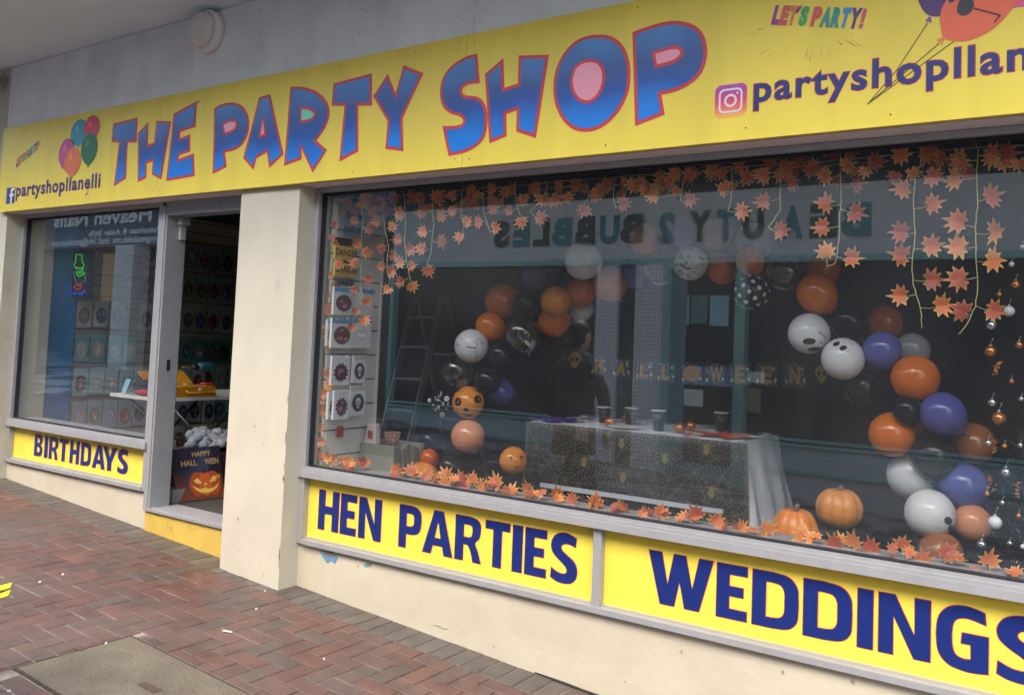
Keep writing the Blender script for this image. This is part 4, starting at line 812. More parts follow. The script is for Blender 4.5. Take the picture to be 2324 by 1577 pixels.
def person():
    X, Y = -3.78, -2.35; g = ground(X); T = empty('person', (X, Y, g), 'person in dark clothes walking past in the lane, mirrored in the glass', 'person')
    v = lambda x, y, z: (X-x, Y+y, g+z)
    skin = mat('skin', (.45,.26,.20), rough=.5); coat = mat('dark_coat', (.012,.013,.020), rough=.85, var=.1); trous = mat('dark_trousers', (.010,.011,.016), rough=.9); shoe = mat('dark_shoe', (.01,.01,.01), rough=.4); hair = mat('dark_hair', (.02,.012,.008), rough=.5)
    # walking towards -X: body with head, arms and legs as one surface
    J = [(v(0,0,.95),(.15,.11)), (v(0,0,1.18),(.145,.10)), (v(-.01,0,1.38),(.19,.11)), (v(-.02,0,1.47),.06), (v(-.03,0,1.53),.052), (v(-.04,0,1.60),(.075,.085)), (v(-.04,0,1.70),(.075,.085)), (v(-.035,0,1.76),(.05,.055)),
         (v(-.01,-.20,1.40),.055), (v(.10,-.25,1.16),.043), (v(.02,-.26,.95),.033), (v(-.02,-.25,.87),.03),
         (v(-.01,.20,1.40),.055), (v(-.12,.24,1.17),.043), (v(-.14,.24,.96),.033), (v(-.15,.24,.88),.03),
         (v(0,-.09,.86),.095), (v(-.20,-.10,.50),.06), (v(-.33,-.10,.13),.042), (v(-.40,-.10,.06),.04),
         (v(0,.09,.86),.095), (v(.10,.10,.48),.06), (v(.36,.10,.18),.042), (v(.34,.10,.07),.04)]
    E = [(0,1),(1,2),(2,3),(3,4),(4,5),(5,6),(6,7),(2,8),(8,9),(9,10),(10,11),(2,12),(12,13),(13,14),(14,15),(0,16),(16,17),(17,18),(18,19),(0,20),(20,21),(21,22),(22,23)]
    skin_body('body', J, E, skin, T)
    gr = lambda r, k: tuple(a*k for a in r) if isinstance(r, tuple) else r*k
    sub = [0,1,2,3,8,9,10,11,12,13,14,15]; ix = {a: i for i, a in enumerate(sub)}
    skin_body('coat', [(J[i][0], gr(J[i][1], 1.42 if i in (8,9,10,11,12,13,14,15) else 1.26)) for i in sub], [(ix[a], ix[c]) for a, c in E if a in ix and c in ix], coat, T)
    b = MB(); b.lathe(v(0,0,.68), [(.205,0),(.195,.10),(.185,.22),(.18,.36),(.165,.52),(.12,.58)], 28)
    for q_ in b.v: q_.y = Y+(q_.y-Y)*.80+.006*math.sin(math.atan2(q_.y-Y, q_.x-X)*7)
    b.build('coat_skirt', coat, T)
    for leg in ([16,17,18],[20,21,22]): skin_body('trouser_leg', [(J[leg[0]][0], .092)]+[(J[i][0], gr(J[i][1], 1.38)) for i in leg[1:]], [(0,1),(1,2)], trous, T)
    b = MB(); b.lathe(v(-.02,0,1.455), [(.085,0),(.105,.02),(.10,.05),(.082,.075),(.07,.08)], 24); b.build('scarf', mat('grey_scarf', (.06,.06,.07), rough=.95, var=.2, bump=.5, bs=90), T)
    b = MB()
    for k in range(5): b.lathe(v(-.150+.004*k,0,1.32-.14*k), [(.011,0),(.009,.005)], 10, axis=(1,0,0))
    b.build('buttons', shoe, T)
    for s_ in (-1, 1): b = MB(); b.sphere(v(-.035, s_*.082, 1.655), .024, 12, 8, sc=(.6,.35,1.15)); b.build('ear', skin, T)
    for (fx, fy, fz, tip) in ((-.37,-.10,.055,0),(.33,.10,.075,.02)):
        b = MB(); b.sphere(v(fx-.04, fy, fz), .055, 16, 10, sc=(2.2,.85,.85)); b.build('shoe', shoe, T)
    b = MB(); b.sphere(v(-.010,0,1.722), .094, 24, 14, sc=(1.05,.92,.86)); b.sphere(v(.022,0,1.66), .086, 20, 12, sc=(.85,1.0,1.25)); b.sphere(v(.075,0,1.60), .05, 14, 10); b.build('hair', hair, T)
    b = MB(); b.sphere(v(-.122,0,1.650), .015, 12, 8, sc=(1.0,.75,1.5)); b.build('nose', skin, T)
    b = MB()
    for s in (-1,1): b.sphere(v(-.108, s*.031, 1.682), .0095, 10, 8, sc=(.6,1.25,.7))
    b.build('eyes', mat('eye', (.03,.02,.02), rough=.2), T)
    b = MB(); b.box(*(X+.112,X+.124), *(Y-.024,Y+.024), *(g+1.588,g+1.596)); b.build('mouth', mat('lips', (.35,.12,.10), rough=.5), T)
    for hand in ((v(-.02,-.25,.87), (.15,0,-1)), (v(-.15,.24,.88), (.1,0,-1))):
        base, d = Vector(hand[0]), Vector(hand[1]).normalized(); side = Vector((0,0,1)).cross(d); side = side.normalized() if side.length > .3 else Vector((1,0,0)); up = side.cross(d)
        b = MB(); b.tube([base, base+d*.05, base+d*.085], [.026,.036,.034], 10)
        for k, (o_, L) in enumerate(((-.027,.060),(-.009,.072),(.009,.068),(.027,.052))):
            p = base+d*.08+side*o_; b.tube([p, p+d*L*.5+up*.006, p+d*L*.85+up*.03], [.0095,.009,.007], 8)
        p = base+d*.02+side*.03; b.tube([p, p+side*.03+d*.02, p+side*.035+d*.05+up*.015], [.011,.010,.008], 8); b.build('hand', skin, T)
    T.rotation_euler = (0,0,R(-65)); return
    bag = empty('shoulder_bag', v(.05,-.34,.55), 'dark bag hanging from the walking person in the lane', 'bag')
    b = MB(); b.hexa([v(-.10,-.40,.55),v(.22,-.40,.55),v(.22,-.29,.55),v(-.10,-.29,.55),v(-.07,-.385,.86),v(.19,-.385,.86),v(.19,-.305,.86),v(-.07,-.305,.86)]); b.build('bag_body', mat('bag_black', (.02,.02,.025), rough=.6), bag)
    b = MB(); b.tube([v(-.05,-.345,.85), v(-.03,-.30,1.1), v(-.01,-.22,1.46), v(.05,-.26,1.1), v(.16,-.345,.85)], .011, 6); b.build('strap', mat('bag_black', (.02,.02,.025)), bag)
person()
# ------------------------------------------------------------------ shop interior
IF = .222
dk = mat('dark_carpet', (.020,.020,.022), rough=.95, var=.25, vs_=60); iw = mat('interior_wall', (.09,.13,.20), rough=.85)
def S_(name, b, m): o = b.build(name, m); return tag(o, kind='structure')
b = MB(); b.box(-8.6, 3, .232, 8, IF-.12, IF); S_('floor', b, mat('dark_mat', (.045,.045,.047), rough=.95, var=.35, vs_=45, bump=.4, bs=200))
b = MB(); b.box(-8.6, 3, .305, 8, 2.95, 3.1); S_('ceiling', b, mat('interior_ceiling', (.05,.09,.16), rough=.9))
b = MB(); b.box(-8.6, 3, 7.5, 7.6, IF, 2.95); S_('wall_back', b, iw)
b = MB(); b.box(2.5, 2.6, .305, 7.5, IF, 2.95); S_('wall_right', b, iw)
b = MB(); b.box(-8.6, -8.24, .305, 7.5, IF, 2.95); S_('wall_left', b, iw)
b = MB(); b.box(-8.6, 3, .302, .304, SB, 2.95); S_('wall_front', b, iw)
# partition at the left end of the display and platform
maple = mat('maple_slatwall', (.50,.42,.30), rough=.5, var=.06, vs_=3); white_l = mat('white_laminate', (.66,.65,.62), rough=.4, var=.02); groove = mat('groove_shadow', (.10,.09,.08), rough=.8)
DP = .455
pf = empty('display_platform', (-1.5, .8, IF), 'low dark carpeted display platform inside the main window', 'platform')
b = MB(); b.box(-4.19, 1.5, .365, 1.22, DP-.03, DP); b.build('deck', dk, pf)
b = MB(); b.box(-4.19, 1.5, .30, .36, IF, .64); b.box(-4.19, 1.5, 1.18, 1.20, IF, DP-.03); b.build('skirting', mat('platform_side', (.05,.05,.055), rough=.8), pf)
def slatwall(name, X, y0, y1, z0, z1, pitch, zoff, m, label, th=.02, sgn=1):
    t_ = empty(name, (X, (y0+y1)/2, z0), label, 'slatwall'); b = MB(); z = zoff; g_ = .010
    edges = []
    while z < z1:
        if z > z0: edges.append(z)
        z += pitch
    zz = [z0]+edges+[z1]
    for a_, c_ in zip(zz, zz[1:]): b.box(X-th, X, y0, y1, a_+(g_/2 if a_ != z0 else 0), c_-(g_/2 if c_ != z1 else 0))
    b.build('slats', m, t_); b = MB(); b.box(X-th-.01, X-.012, y0, y1, z0, z1); b.build('backing', groove, t_)
    return t_
SXW = -4.19
z_a = atX(720,1030,SXW).z
sw1 = slatwall('slatwall', SXW, .24, .70, .64, 2.42, .162, atX(807-45,(1350+815/3.943)/1.59639,SXW).z-.162*8, white_l, 'white slatwall end panel just inside the left edge of the display window')
b = MB(); b.box(SXW-.03, SXW+.006, .70, .716, .50, 2.42); b.build('edge_strip', white_l, sw1)
b = MB(); b.box(SXW-.20, SXW-.035, .305, .71, IF, 2.95); S_('wall_partition', b, mat('partition_dark', (.03,.05,.06), rough=.8))
# left shop wall of slatwall with packets
LX = -8.2
sw2 = slatwall('slatwall', LX, .32, 4.6, .26, 2.7, .107, .26+.05, maple, 'long pale slatwall on the far left wall of the shop, full of packets')
b = MB(); b.box(LX+.001, LX+.06, .30, .765, .30, 2.43); tag(b.build('blue_panel', mat('royal_blue_panel', (.01,.30,.72), rough=.4, var=.05)), 'tall royal blue board standing inside the left window', 'board')
def disc3(b, c, u, w, ru, rw, m, n=20, lift=0., nrm=None):
    c = Vector(c)+(nrm or Vector((0,0,0)))*lift; b.add([c+u*ru*math.cos(2*math.pi*k/n)+w*rw*math.sin(2*math.pi*k/n) for k in range(n)], [tuple(range(n))], m)
PCOLS = {}
def pm(c):
    k = tuple(round(v, 3) for v in c)
    if k not in PCOLS: PCOLS[k] = mat('print_%d' % len(PCOLS), c, rough=.4)
    return PCOLS[k]
def packet(X, y, ztop, w_, h_, card, bal, head, label, group, motif=None, depth=.018, n=1, tilt=0.):
    """hanging card packet with a printed balloon, face towards +X"""
    t_ = empty('balloon_packet', (X, y, ztop-h_), label, 'packet', group); N_ = Vector((1,0,0)); U = Vector((0,1,0)); Z = Vector((0,0,1))
    b = MB(); b.box(X-depth*.5, X+depth*.5, y-w_/2, y+w_/2, ztop-h_, ztop); b.build('card', pm(card), t_)
    F = X+depth*.5
    b = MB(); b.add([(F+.001, y-w_/2, ztop-h_*.17), (F+.001, y+w_/2, ztop-h_*.17), (F+.001, y+w_/2, ztop-.002), (F+.001, y-w_/2, ztop-.002)], [(0,1,2,3)]); b.build('header', pm(head), t_)
    c = Vector((F, y, ztop-h_*.57)); r_ = w_*.40; b = MB(); rr = h_*.33
    if motif == 'star':
        k = 12; b.add([c+N_*.002+U*(r_*1.05 if i % 2 else r_*.80)*math.cos(math.pi*i/k)+Z*(rr*1.05 if i % 2 else rr*.8)*math.sin(math.pi*i/k) for i in range(2*k)], [tuple(range(2*k))], 0)
    else: disc3(b, c, U, Z, r_, rr*.92, 0, 24, .002, N_)
    if motif == 'skull':
        disc3(b, c+Z*rr*.1, U, Z, r_*.42, rr*.42, 1, 16, .003, N_); b.add([c+N_*.003+U*a_+Z*d_ for a_, d_ in ((-r_*.2,-rr*.55),(r_*.2,-rr*.55),(r_*.2,-rr*.1),(-r_*.2,-rr*.1))], [(0,1,2,3)], 1)
        for s in (-1,1): disc3(b, c+Z*rr*.08+U*s*r_*.17, U, Z, r_*.11, rr*.11, 0, 10, .004, N_)
    elif motif == 'dots':
        for k in range(14):
            a_ = 2*math.pi*k/14; disc3(b, c+U*r_*.82*math.cos(a_)+Z*rr*.78*math.sin(a_), U, Z, .006, .006, 1, 8, .003, N_)
        b.add([c+N_*.003+U*a_+Z*d_ for a_, d_ in ((-r_*.55,-.012),(r_*.55,-.012),(r_*.55,.012),(-r_*.55,.012))], [(0,1,2,3)], 1)
    else:
        rnd = random.Random(int(y*977+ztop*131)); 
        for k in range(5): disc3(b, c+U*r_*rnd.uniform(-.5,.5)+Z*rr*rnd.uniform(-.5,.5), U, Z, rnd.uniform(.1,.25)*r_, rnd.uniform(.1,.25)*rr, 1, 10, .003+.0004*k, N_)
        b.add([c+N_*.003+Z*(-rr*.9)+U*.003, c+N_*.003+Z*(-rr*1.15), c+N_*.003+Z*(-rr*.9)-U*.003], [(0,1,2)], 0)
    b.build('printed_balloon', [pm(bal), pm(tuple(min(.8, v*2.2+.12) for v in bal) if motif != 'skull' else (.6,.6,.6))], t_, fixn=False)
    b = MB(); b.tube([(X-.05, y, ztop-.012), (F+.03, y, ztop-.012), (F+.045, y, ztop+.004)], .0025, 6); b.build('hook', mat('chrome', (.7,.7,.7), rough=.2, metal=1), t_)
    return t_
# left wall rows
rowz = [2.42,2.10,1.77,1.445,1.13,.81,.52]
rnd = random.Random(11)
names_r = ['top','second','third','fourth','fifth','sixth','lowest']
palette = {0:[(.05,.06,.08)]*3,1:[(.22,.22,.24)],2:[(.22,.14,.10),(.12,.13,.14),(.3,.28,.2)],3:[(.55,.58,.55),(.60,.45,.42),(.5,.52,.45)],4:[(.25,.10,.06),(.60,.60,.52),(.62,.58,.40),(.45,.45,.42),(.5,.48,.40)],5:[(.62,.45,.35),(.35,.28,.16),(.35,.45,.48),(.45,.12,.05),(.10,.06,.06)],6:[(.50,.15,.30),(.15,.40,.35),(.50,.08,.25)]}
cardc = {0:(.42,.42,.42),1:(.45,.46,.46),2:(.62,.60,.54),3:(.18,.42,.40),4:(.50,.62,.58),5:(.42,.50,.55),6:(.55,.56,.56)}
skip = {(0,0),(0,1),(0,2),(0,3),(1,0),(1,1),(1,2),(1,3),(2,3),(6,0),(6,1)}
ORD = ['first','second','third','fourth','fifth','sixth','seventh','eighth','ninth','tenth','eleventh','twelfth','thirteenth','fourteenth','fifteenth','sixteenth','last']
cnames = {(.05,.06,.08):'dark',(.22,.22,.24):'grey'}
def cname(c):
    r_, g_, b_ = c; 
    if max(c) < .13: return 'black'
    if max(c)-min(c) < .07: return 'pale' if max(c) > .4 else 'grey'
    if r_ > g_*1.8: return 'orange' if b_ < g_ else ('pink' if b_ > .2 else 'red')
    if r_ > b_*1.3: return 'golden' if r_ < .45 else 'peach'
    return 'pale blue'
for i, zt_ in enumerate(rowz):
    for j in range(17):
        if (i, j) in skip: continue
        y = .86+.158*j; zz = zt_-rnd.uniform(0,.012)
        if y > 3.5: continue
        if (i*7+j*5) % 19 == 3: continue
        deep = j >= 7
        bal = rnd.choice([(.05,.07,.14),(.16,.03,.04),(.03,.03,.04),(.10,.06,.04),(.2,.2,.2)]) if deep else palette[i][j % len(palette[i])]
        card = tuple(v*(.55 if deep else 1)+rnd.uniform(-.03,.03) for v in cardc[i])
        where = 'seen through doorway' if deep else 'behind left window'
        packet(LX+.05+rnd.uniform(-.012,.018), y+rnd.uniform(-.006,.006), zz, .138, .265+rnd.uniform(-.012,.008), card, bal, tuple(min(.7, v*1.15) for v in card), '%s balloon packet, %s row, %s along, %s' % (cname(bal), names_r[i], ORD[j], where), 'balloon packets on the left wall')
# packets on the white slatwall beside the display
PX = SXW+.06
def yz(px, py): p = atX(px, py, PX); return p.y, p.z
def pk(px0, px1, py0, py1, card, bal, head, label, motif, dx=0.):
    a_ = atX(px0, py0, PX+dx); c_ = atX(px1, py1, PX+dx); m_ = atX((px0+px1)/2, py0, PX+dx)
    packet(PX+dx, (a_.y+c_.y)/2, m_.z, abs(c_.y-a_.y), m_.z-c_.z, card, bal, head, label, 'balloon packets on the white slatwall', motif)
wc = (.62,.63,.66); bh = (.08,.28,.55); mar = (.12,.02,.025)
pk(757,798,652,716,wc,mar,bh,'maroon round balloon packet, blue header, upper row beside the window edge',None,.03)
pk(800,845,655,718,wc,(.55,.55,.58),bh,'white dotted balloon packet, blue header, upper row nearer the shop',"dots",.03)
pk(752,795,722,790,wc,mar,bh,'maroon round balloon packet, blue header, second row down',None,.03)
pk(799,838,722,790,wc,(.55,.55,.58),bh,'white dotted balloon packet, blue header, second row down',"dots",.03)
pk(752,790,807,873,wc,(.07,.012,.03),(.62,.63,.70),'spiky dark burst balloon packet, third row down',"star",.05)
pk(801,826,806,868,wc,(.04,.05,.055),(.5,.45,.47),'black skull balloon packet, third row down',"skull",.03)
pk(744,765,889,950,wc,(.07,.012,.03),(.62,.63,.70),'spiky burst balloon packet half hidden at the bottom row',"star",.02)
pk(757,788,885,950,wc,(.07,.012,.03),(.62,.63,.70),'spiky dark burst balloon packet in front in the bottom row',"star",.06)
pk(795,825,875,941,wc,(.04,.05,.055),(.5,.45,.47),'black skull balloon packet, bottom row',"skull",.03)
pk(742,757,725,785,(.5,.5,.52),mar,bh,'thin packet edge showing left of the maroon packets',None,.0)
# yellow warning tape packs and black party accessories above them
def flatbox(name, px0, px1, py0, py1, X_, m, label, cat, text=None, tm=None, th=.012, group=None):
    a_ = atX(px0, py0, X_); c_ = atX(px1, py1, X_); t_ = empty(name, (X_, (a_.y+c_.y)/2, c_.z), label, cat, group)
    z1 = atX((px0+px1)/2, py0, X_).z; z0 = atX((px0+px1)/2, py1, X_).z
    b = MB(); b.box(X_-th, X_, a_.y, c_.y, z0, z1); b.build('pack', m, t_)
    if text:
        b = MB(); put_text(b, text, a_.y+.012, c_.y+.02, z0+(z1-z0)*.28, z1-(z1-z0)*.22, 0, 0, .02, fn=lambda x, z: (X_+.0015, x, z)); b.build('lettering', tm, t_, fixn=False)
    return t_
yel = mat('tape_pack_yellow', (.75,.45,.03), rough=.4); blk = mat('pack_black', (.012,.012,.015), rough=.5)
flatbox('tape_pack', 760, 806, 559, 590, SXW+.06, yel, 'upper yellow warning tape pack reading DANGER on the white slatwall', 'packet', 'DANGER', blk)
flatbox('tape_pack', 760, 806, 597, 628, SXW+.062, yel, 'lower yellow warning tape pack reading DANGER on the white slatwall', 'packet', 'DANGER', blk)
flatbox('card_header', 762, 800, 541, 558, SXW+.05, mat('maroon_card', (.05,.012,.012), rough=.5), 'maroon card header above the upper yellow tape pack', 'packet')
flatbox('card_header', 762, 800, 591, 597, SXW+.05, mat('maroon_card', (.05,.012,.012), rough=.5), 'maroon strip between the two yellow tape packs', 'packet')
for (a_, c_, d_, e_, lab) in ((790,812,438,470,'black hanging accessory at the top of the white slatwall'),(786,818,480,505,'black bristly accessory below the topmost one on the slatwall'),(784,820,512,535,'flat black hat hanging over the maroon card header'),(766,800,630,650,'dark blue pouch under the lower yellow tape pack')):
    X_ = SXW+.07; A_ = atX(a_, d_, X_); C_ = atX(c_, e_, X_); t_ = empty('party_accessory', (X_, (A_.y+C_.y)/2, C_.z), lab, 'accessory'); b = MB(); rn = random.Random(a_+d_)
    for k in range(14):
        y = lerp(A_.y, C_.y, k/13); b.tube([(X_+rn.uniform(-.01,.02), y, A_.z-rn.uniform(0,.015)), (X_+rn.uniform(-.01,.03), y+rn.uniform(-.01,.01), C_.z+rn.uniform(0,.02))], rn.uniform(.008,.014), 5)
    b.build('fabric', mat('accessory_black', (.015,.016,.02), rough=.8), t_)
tg = empty('price_tag', (SXW+.05,.5,.9), 'small red sale tag in a clear sleeve low on the white slatwall', 'tag'); A_ = atX(766,967,SXW+.03); C_ = atX(779,991,SXW+.03)
b = MB(); b.box(SXW+.028,SXW+.03,A_.y,C_.y,C_.z,A_.z); b.build('tag_card', mat('tag_red', (.45,.03,.03), rough=.4), tg)
# grey green cards stood in a box, basket and toy card on top
A_ = atZ(807,1068,.50); bx = empty('card_box', (-3.98,.62,DP), 'grey green box of upright cards standing against the slatwall end', 'box'); bm_ = mat('grey_green_card', (.19,.21,.17), rough=.6, var=.1)
x0 = -4.17; top = .83
for k in range(7): b = MB(); yy = .56+k*.045; b.box(x0, x0+.30-.01*(k % 2), yy, yy+.028, DP, top-.012*(k % 3)); b.build('card', bm_, bx)
b = MB(); b.box(x0-.004, x0+.315, .545, .557, DP, top-.07); b.build('box_front', mat('box_pale', (.25,.26,.23), rough=.6), bx)
ty = empty('toy_card', (-4.08,.60,top), 'small red and white toy pack propped on the grey green box', 'toy'); b = MB(); b.hexa([(x0+.01,.58,top),(x0+.12,.58,top),(x0+.12,.62,top),(x0+.01,.62,top),(x0+.02,.60,top+.12),(x0+.10,.60,top+.13),(x0+.10,.63,top+.13),(x0+.02,.63,top+.12)]); b.build('pack', mat('toy_white', (.5,.42,.42), rough=.4), ty)
b = MB(); b.box(x0+.05,x0+.085,.575,.58,top+.03,top+.08); b.build('toy_print', mat('toy_red', (.3,.03,.03)), ty)
bk = empty('basket', (-3.97,.66,top), 'little pink brown wicker basket on the grey green box', 'basket'); b = MB(); cx, cy = -3.98, .66
for k in range(12): a_ = 2*math.pi*k/12; b.tube([(cx+.035*math.cos(a_), cy+.035*math.sin(a_), top+.002), (cx+.055*math.cos(a_), cy+.055*math.sin(a_), top+.075)], .004, 5)
for h in (.01,.03,.05,.073): b.tube([(cx+(.036+.26*h)*math.cos(2*math.pi*k/16), cy+(.036+.26*h)*math.sin(2*math.pi*k/16), top+h) for k in range(17)], .004, 5)
b.build('wicker', mat('wicker', (.30,.17,.12), rough=.7), bk)

# ------------------------------------------------------------------ tools table inside the door
tt = empty('folding_table', (-6.68,1.1,IF), 'white topped folding table with crossed steel legs just inside the door', 'table'); TZ = .97
stl = mat('steel_tube', (.35,.36,.38), rough=.25, metal=.9)
b = MB(); b.box(-7.03,-6.33,.50,1.78,TZ-.028,TZ); b.build('tabletop', white_l, tt)
for (ya, yb) in ((.62,1.35),(1.35,.62)):
    for xx in (-6.95,-6.41):
        b = MB(); b.tube([(xx, ya, TZ-.03), (xx, yb, IF+.01)], .013, 10); b.build('leg', stl, tt)
b = MB(); b.tube([(-6.95,1.35,IF+.02),(-6.41,1.35,IF+.02)], .011, 8); b.tube([(-6.95,.62,IF+.02),(-6.41,.62,IF+.02)], .011, 8); b.build('foot_bar', stl, tt)
tb = empty('toolbox', (-6.42,.75,TZ), 'open yellow metal tool case on the white folding table', 'toolbox'); yb_ = mat('toolbox_yellow', (.50,.22,.015), rough=.35)
b = MB(); _te = atX(490,890,-6.34).y; b.box(-6.66,-6.34,.60,_te,TZ+.001,TZ+.085); b.build('case', yb_, tb)
b = MB(); b.hexa([(-6.67,.60,TZ+.09),(-6.655,.60,TZ+.09),(-6.655,_te,TZ+.09),(-6.67,_te,TZ+.09),(-6.83,.60,TZ+.19),(-6.82,.60,TZ+.195),(-6.82,_te,TZ+.195),(-6.83,_te,TZ+.19)]); b.build('lid', yb_, tb)
b = MB(); b.tube([(-6.335,.74,TZ+.055),(-6.31,.75,TZ+.035),(-6.31,1.0,TZ+.035),(-6.335,1.01,TZ+.055)], .010, 8); b.build('handle', yb_, tb)
b = MB(); b.box(-6.338,-6.330,.86,.885,TZ+.05,TZ+.075); b.build('latch', mat('latch_white', (.7,.7,.7)), tb)
dl = empty('cordless_drill', (-6.55,1.28,TZ), 'teal and black cordless drill standing on the table behind the tool case', 'drill'); td = mat('drill_teal', (.02,.10,.13), rough=.4); kd = mat('drill_black', (.015,.015,.017), rough=.5)
_q = atX(474,831,-6.56); Dp = Vector((-6.56,_q.y-.03,TZ+.001))
b = MB(); b.box(Dp.x-.04,Dp.x+.04,Dp.y-.06,Dp.y+.05,TZ,TZ+.05); b.build('battery', kd, dl)
b = MB(); b.bar(Dp+Vector((0,.0,.05)), Dp+Vector((0,.02,.20)), .035, .05); b.build('handle', kd, dl)
b = MB(); b.lathe(Dp+Vector((0,.07,.235)), [(.036,0),(.042,.03),(.042,.11),(.034,.15)], 18, axis=(0,-1,0)); b.build('motor', td, dl)
b = MB(); b.lathe(Dp+Vector((0,-.08,.235)), [(.026,0),(.024,.04),(.012,.055)], 16, axis=(0,-1,0)); b.build('chuck', kd, dl)
b = MB(); b.tube([Dp+Vector((0,-.13,.235)), Dp+Vector((0,-.23,.235))], .004, 8); b.build('bit', mat('copper_bit', (.5,.25,.12), rough=.3, metal=.8), dl)
fb = empty('tool_roll', (-6.72,.6,TZ), 'black and red fabric tool roll on the left end of the table', 'tool roll')
b = MB(); b.sphere((-6.74,.63,TZ+.075), .10, 18, 10, sc=(1.25,.9,.55)); b.build('black_cloth', mat('cloth_black', (.02,.022,.03), rough=.9), fb)
b = MB(); b.sphere((-6.62,.545,TZ+.026), .06, 18, 10, sc=(1.9,.7,.42)); b.build('red_cloth', mat('cloth_red', (.40,.03,.05), rough=.9), fb)
fm = empty('face_mask', (-6.90,.57,TZ), 'pale blue folded paper mask leaning on the black tool roll', 'mask')
b = MB(); 
for k in range(4): b.hexa([(-6.95+.005*k,.55+.004*k,TZ+.03*k),(-6.86+.01*k,.53+.004*k,TZ+.03*k),(-6.86+.01*k,.534+.004*k,TZ+.03*k),(-6.95+.005*k,.554+.004*k,TZ+.03*k),(-6.94+.012*k,.555+.004*k,TZ+.03*k+.034),(-6.85+.01*k,.54+.004*k,TZ+.03*k+.034),(-6.85+.01*k,.543+.004*k,TZ+.03*k+.034),(-6.94+.012*k,.559+.004*k,TZ+.03*k+.034)])
b.build('pleats', mat('mask_blue', (.25,.50,.60), rough=.8), fm)
pp_ = empty('paper_sheet', (-6.45,1.6,TZ), 'curled white paper sheet at the right end of the table top', 'paper'); b = MB(); 
vs_l = []
for k in range(7): a_ = k/6; vs_l += [(-6.60, 1.50+.16*a_, TZ+.004+.05*(1-a_)**2), (-6.38, 1.50+.16*a_, TZ+.004+.07*(1-a_)**2)]
b.add(vs_l, [(2*k,2*k+2,2*k+3,2*k+1) for k in range(6)]); b.build('sheet', mat('paper', (.72,.72,.74), rough=.7), pp_)
rc = empty('screwdriver', (-6.50,.9,TZ+.09), 'red handled screwdriver lying across the open tool case', 'screwdriver'); b = MB(); b.tube([(-6.52,1.0,TZ+.094),(-6.48,1.12,TZ+.096)], .012, 10); b.build('handle', mat('red_plastic', (.45,.03,.03), rough=.3), rc); b = MB(); b.tube([(-6.56,.86,TZ+.092),(-6.52,1.0,TZ+.094)], .004, 6); b.build('shaft', stl, rc)
# stuffing bag, pumpkin canvas and grey block in the doorway
_w = atX(478,997,-6.1); sb = empty('wadding_bag', (-6.1,1.9,IF), 'clear bag of white wadding on a red cushion behind the canvas', 'bag')
b = MB(); rn = random.Random(2)
for k in range(150):
    d = Vector((rn.gauss(0,1), rn.gauss(0,1), abs(rn.gauss(0,1)))).normalized(); q = Vector((d.x*.22, d.y*.17, d.z*.085+.02*math.sin(d.x*7)))*rn.uniform(.75,1.05); b.sphere((_w.x+q.x, _w.y+q.y, _w.z-.03+q.z), rn.uniform(.018,.042), 8, 6)
b.build('wadding', mat('wadding', (.25,.27,.30), rough=.9), sb)
b = MB(); b.box(_w.x-.28,_w.x+.22,_w.y-.2,_w.y+.25,IF,_w.z-.08); b.build('cushion', mat('dark_cushion', (.06,.02,.03), rough=.9), sb)
TLc, TRc = atX(383,1023.5,-5.95), None
q = [atZ(401,1138,IF+.004), atZ(508.6,1127,IF+.004)]
BL_, BR_ = q; Hc = .50
u_ = (BR_-BL_); wcv = u_.length; u_.normalize(); n_ = Vector((u_.y, -u_.x, 0)); n_ = n_ if n_.y < 0 or n_.x > 0 else -n_
back = -n_ if n_.dot(CAM-BL_) > 0 else n_
lean = .10; Zc = (Vector((0,0,1))*math.cos(lean)+back*math.sin(lean)); front = -back
hgt = (at(383,1023.5,BL_.y+.05).z-IF)
cvp = empty('canvas_print', BL_, 'Happy Halloween pumpkin canvas leaning in the open doorway', 'picture')
def rp(px, py):
    v = _f*FOC + _r2*(px-PPX) - _u2*(py-PPY); nn = u_.cross(Zc); t = (BL_-CAM).dot(nn)/v.dot(nn); return CAM+v*t
BR_ = BL_+u_*wcv; TLq, TRq = rp(383,1021), rp(495,1010)
def cvf(x, z, h): return BL_.lerp(BR_, x).lerp(TLq.lerp(TRq, x), z)+front*(.018+h)
b = MB(); b.hexa([BL_, BR_, BR_+front*.018, BL_+front*.018, TLq, TRq, TRq+front*.018, TLq+front*.018]); 
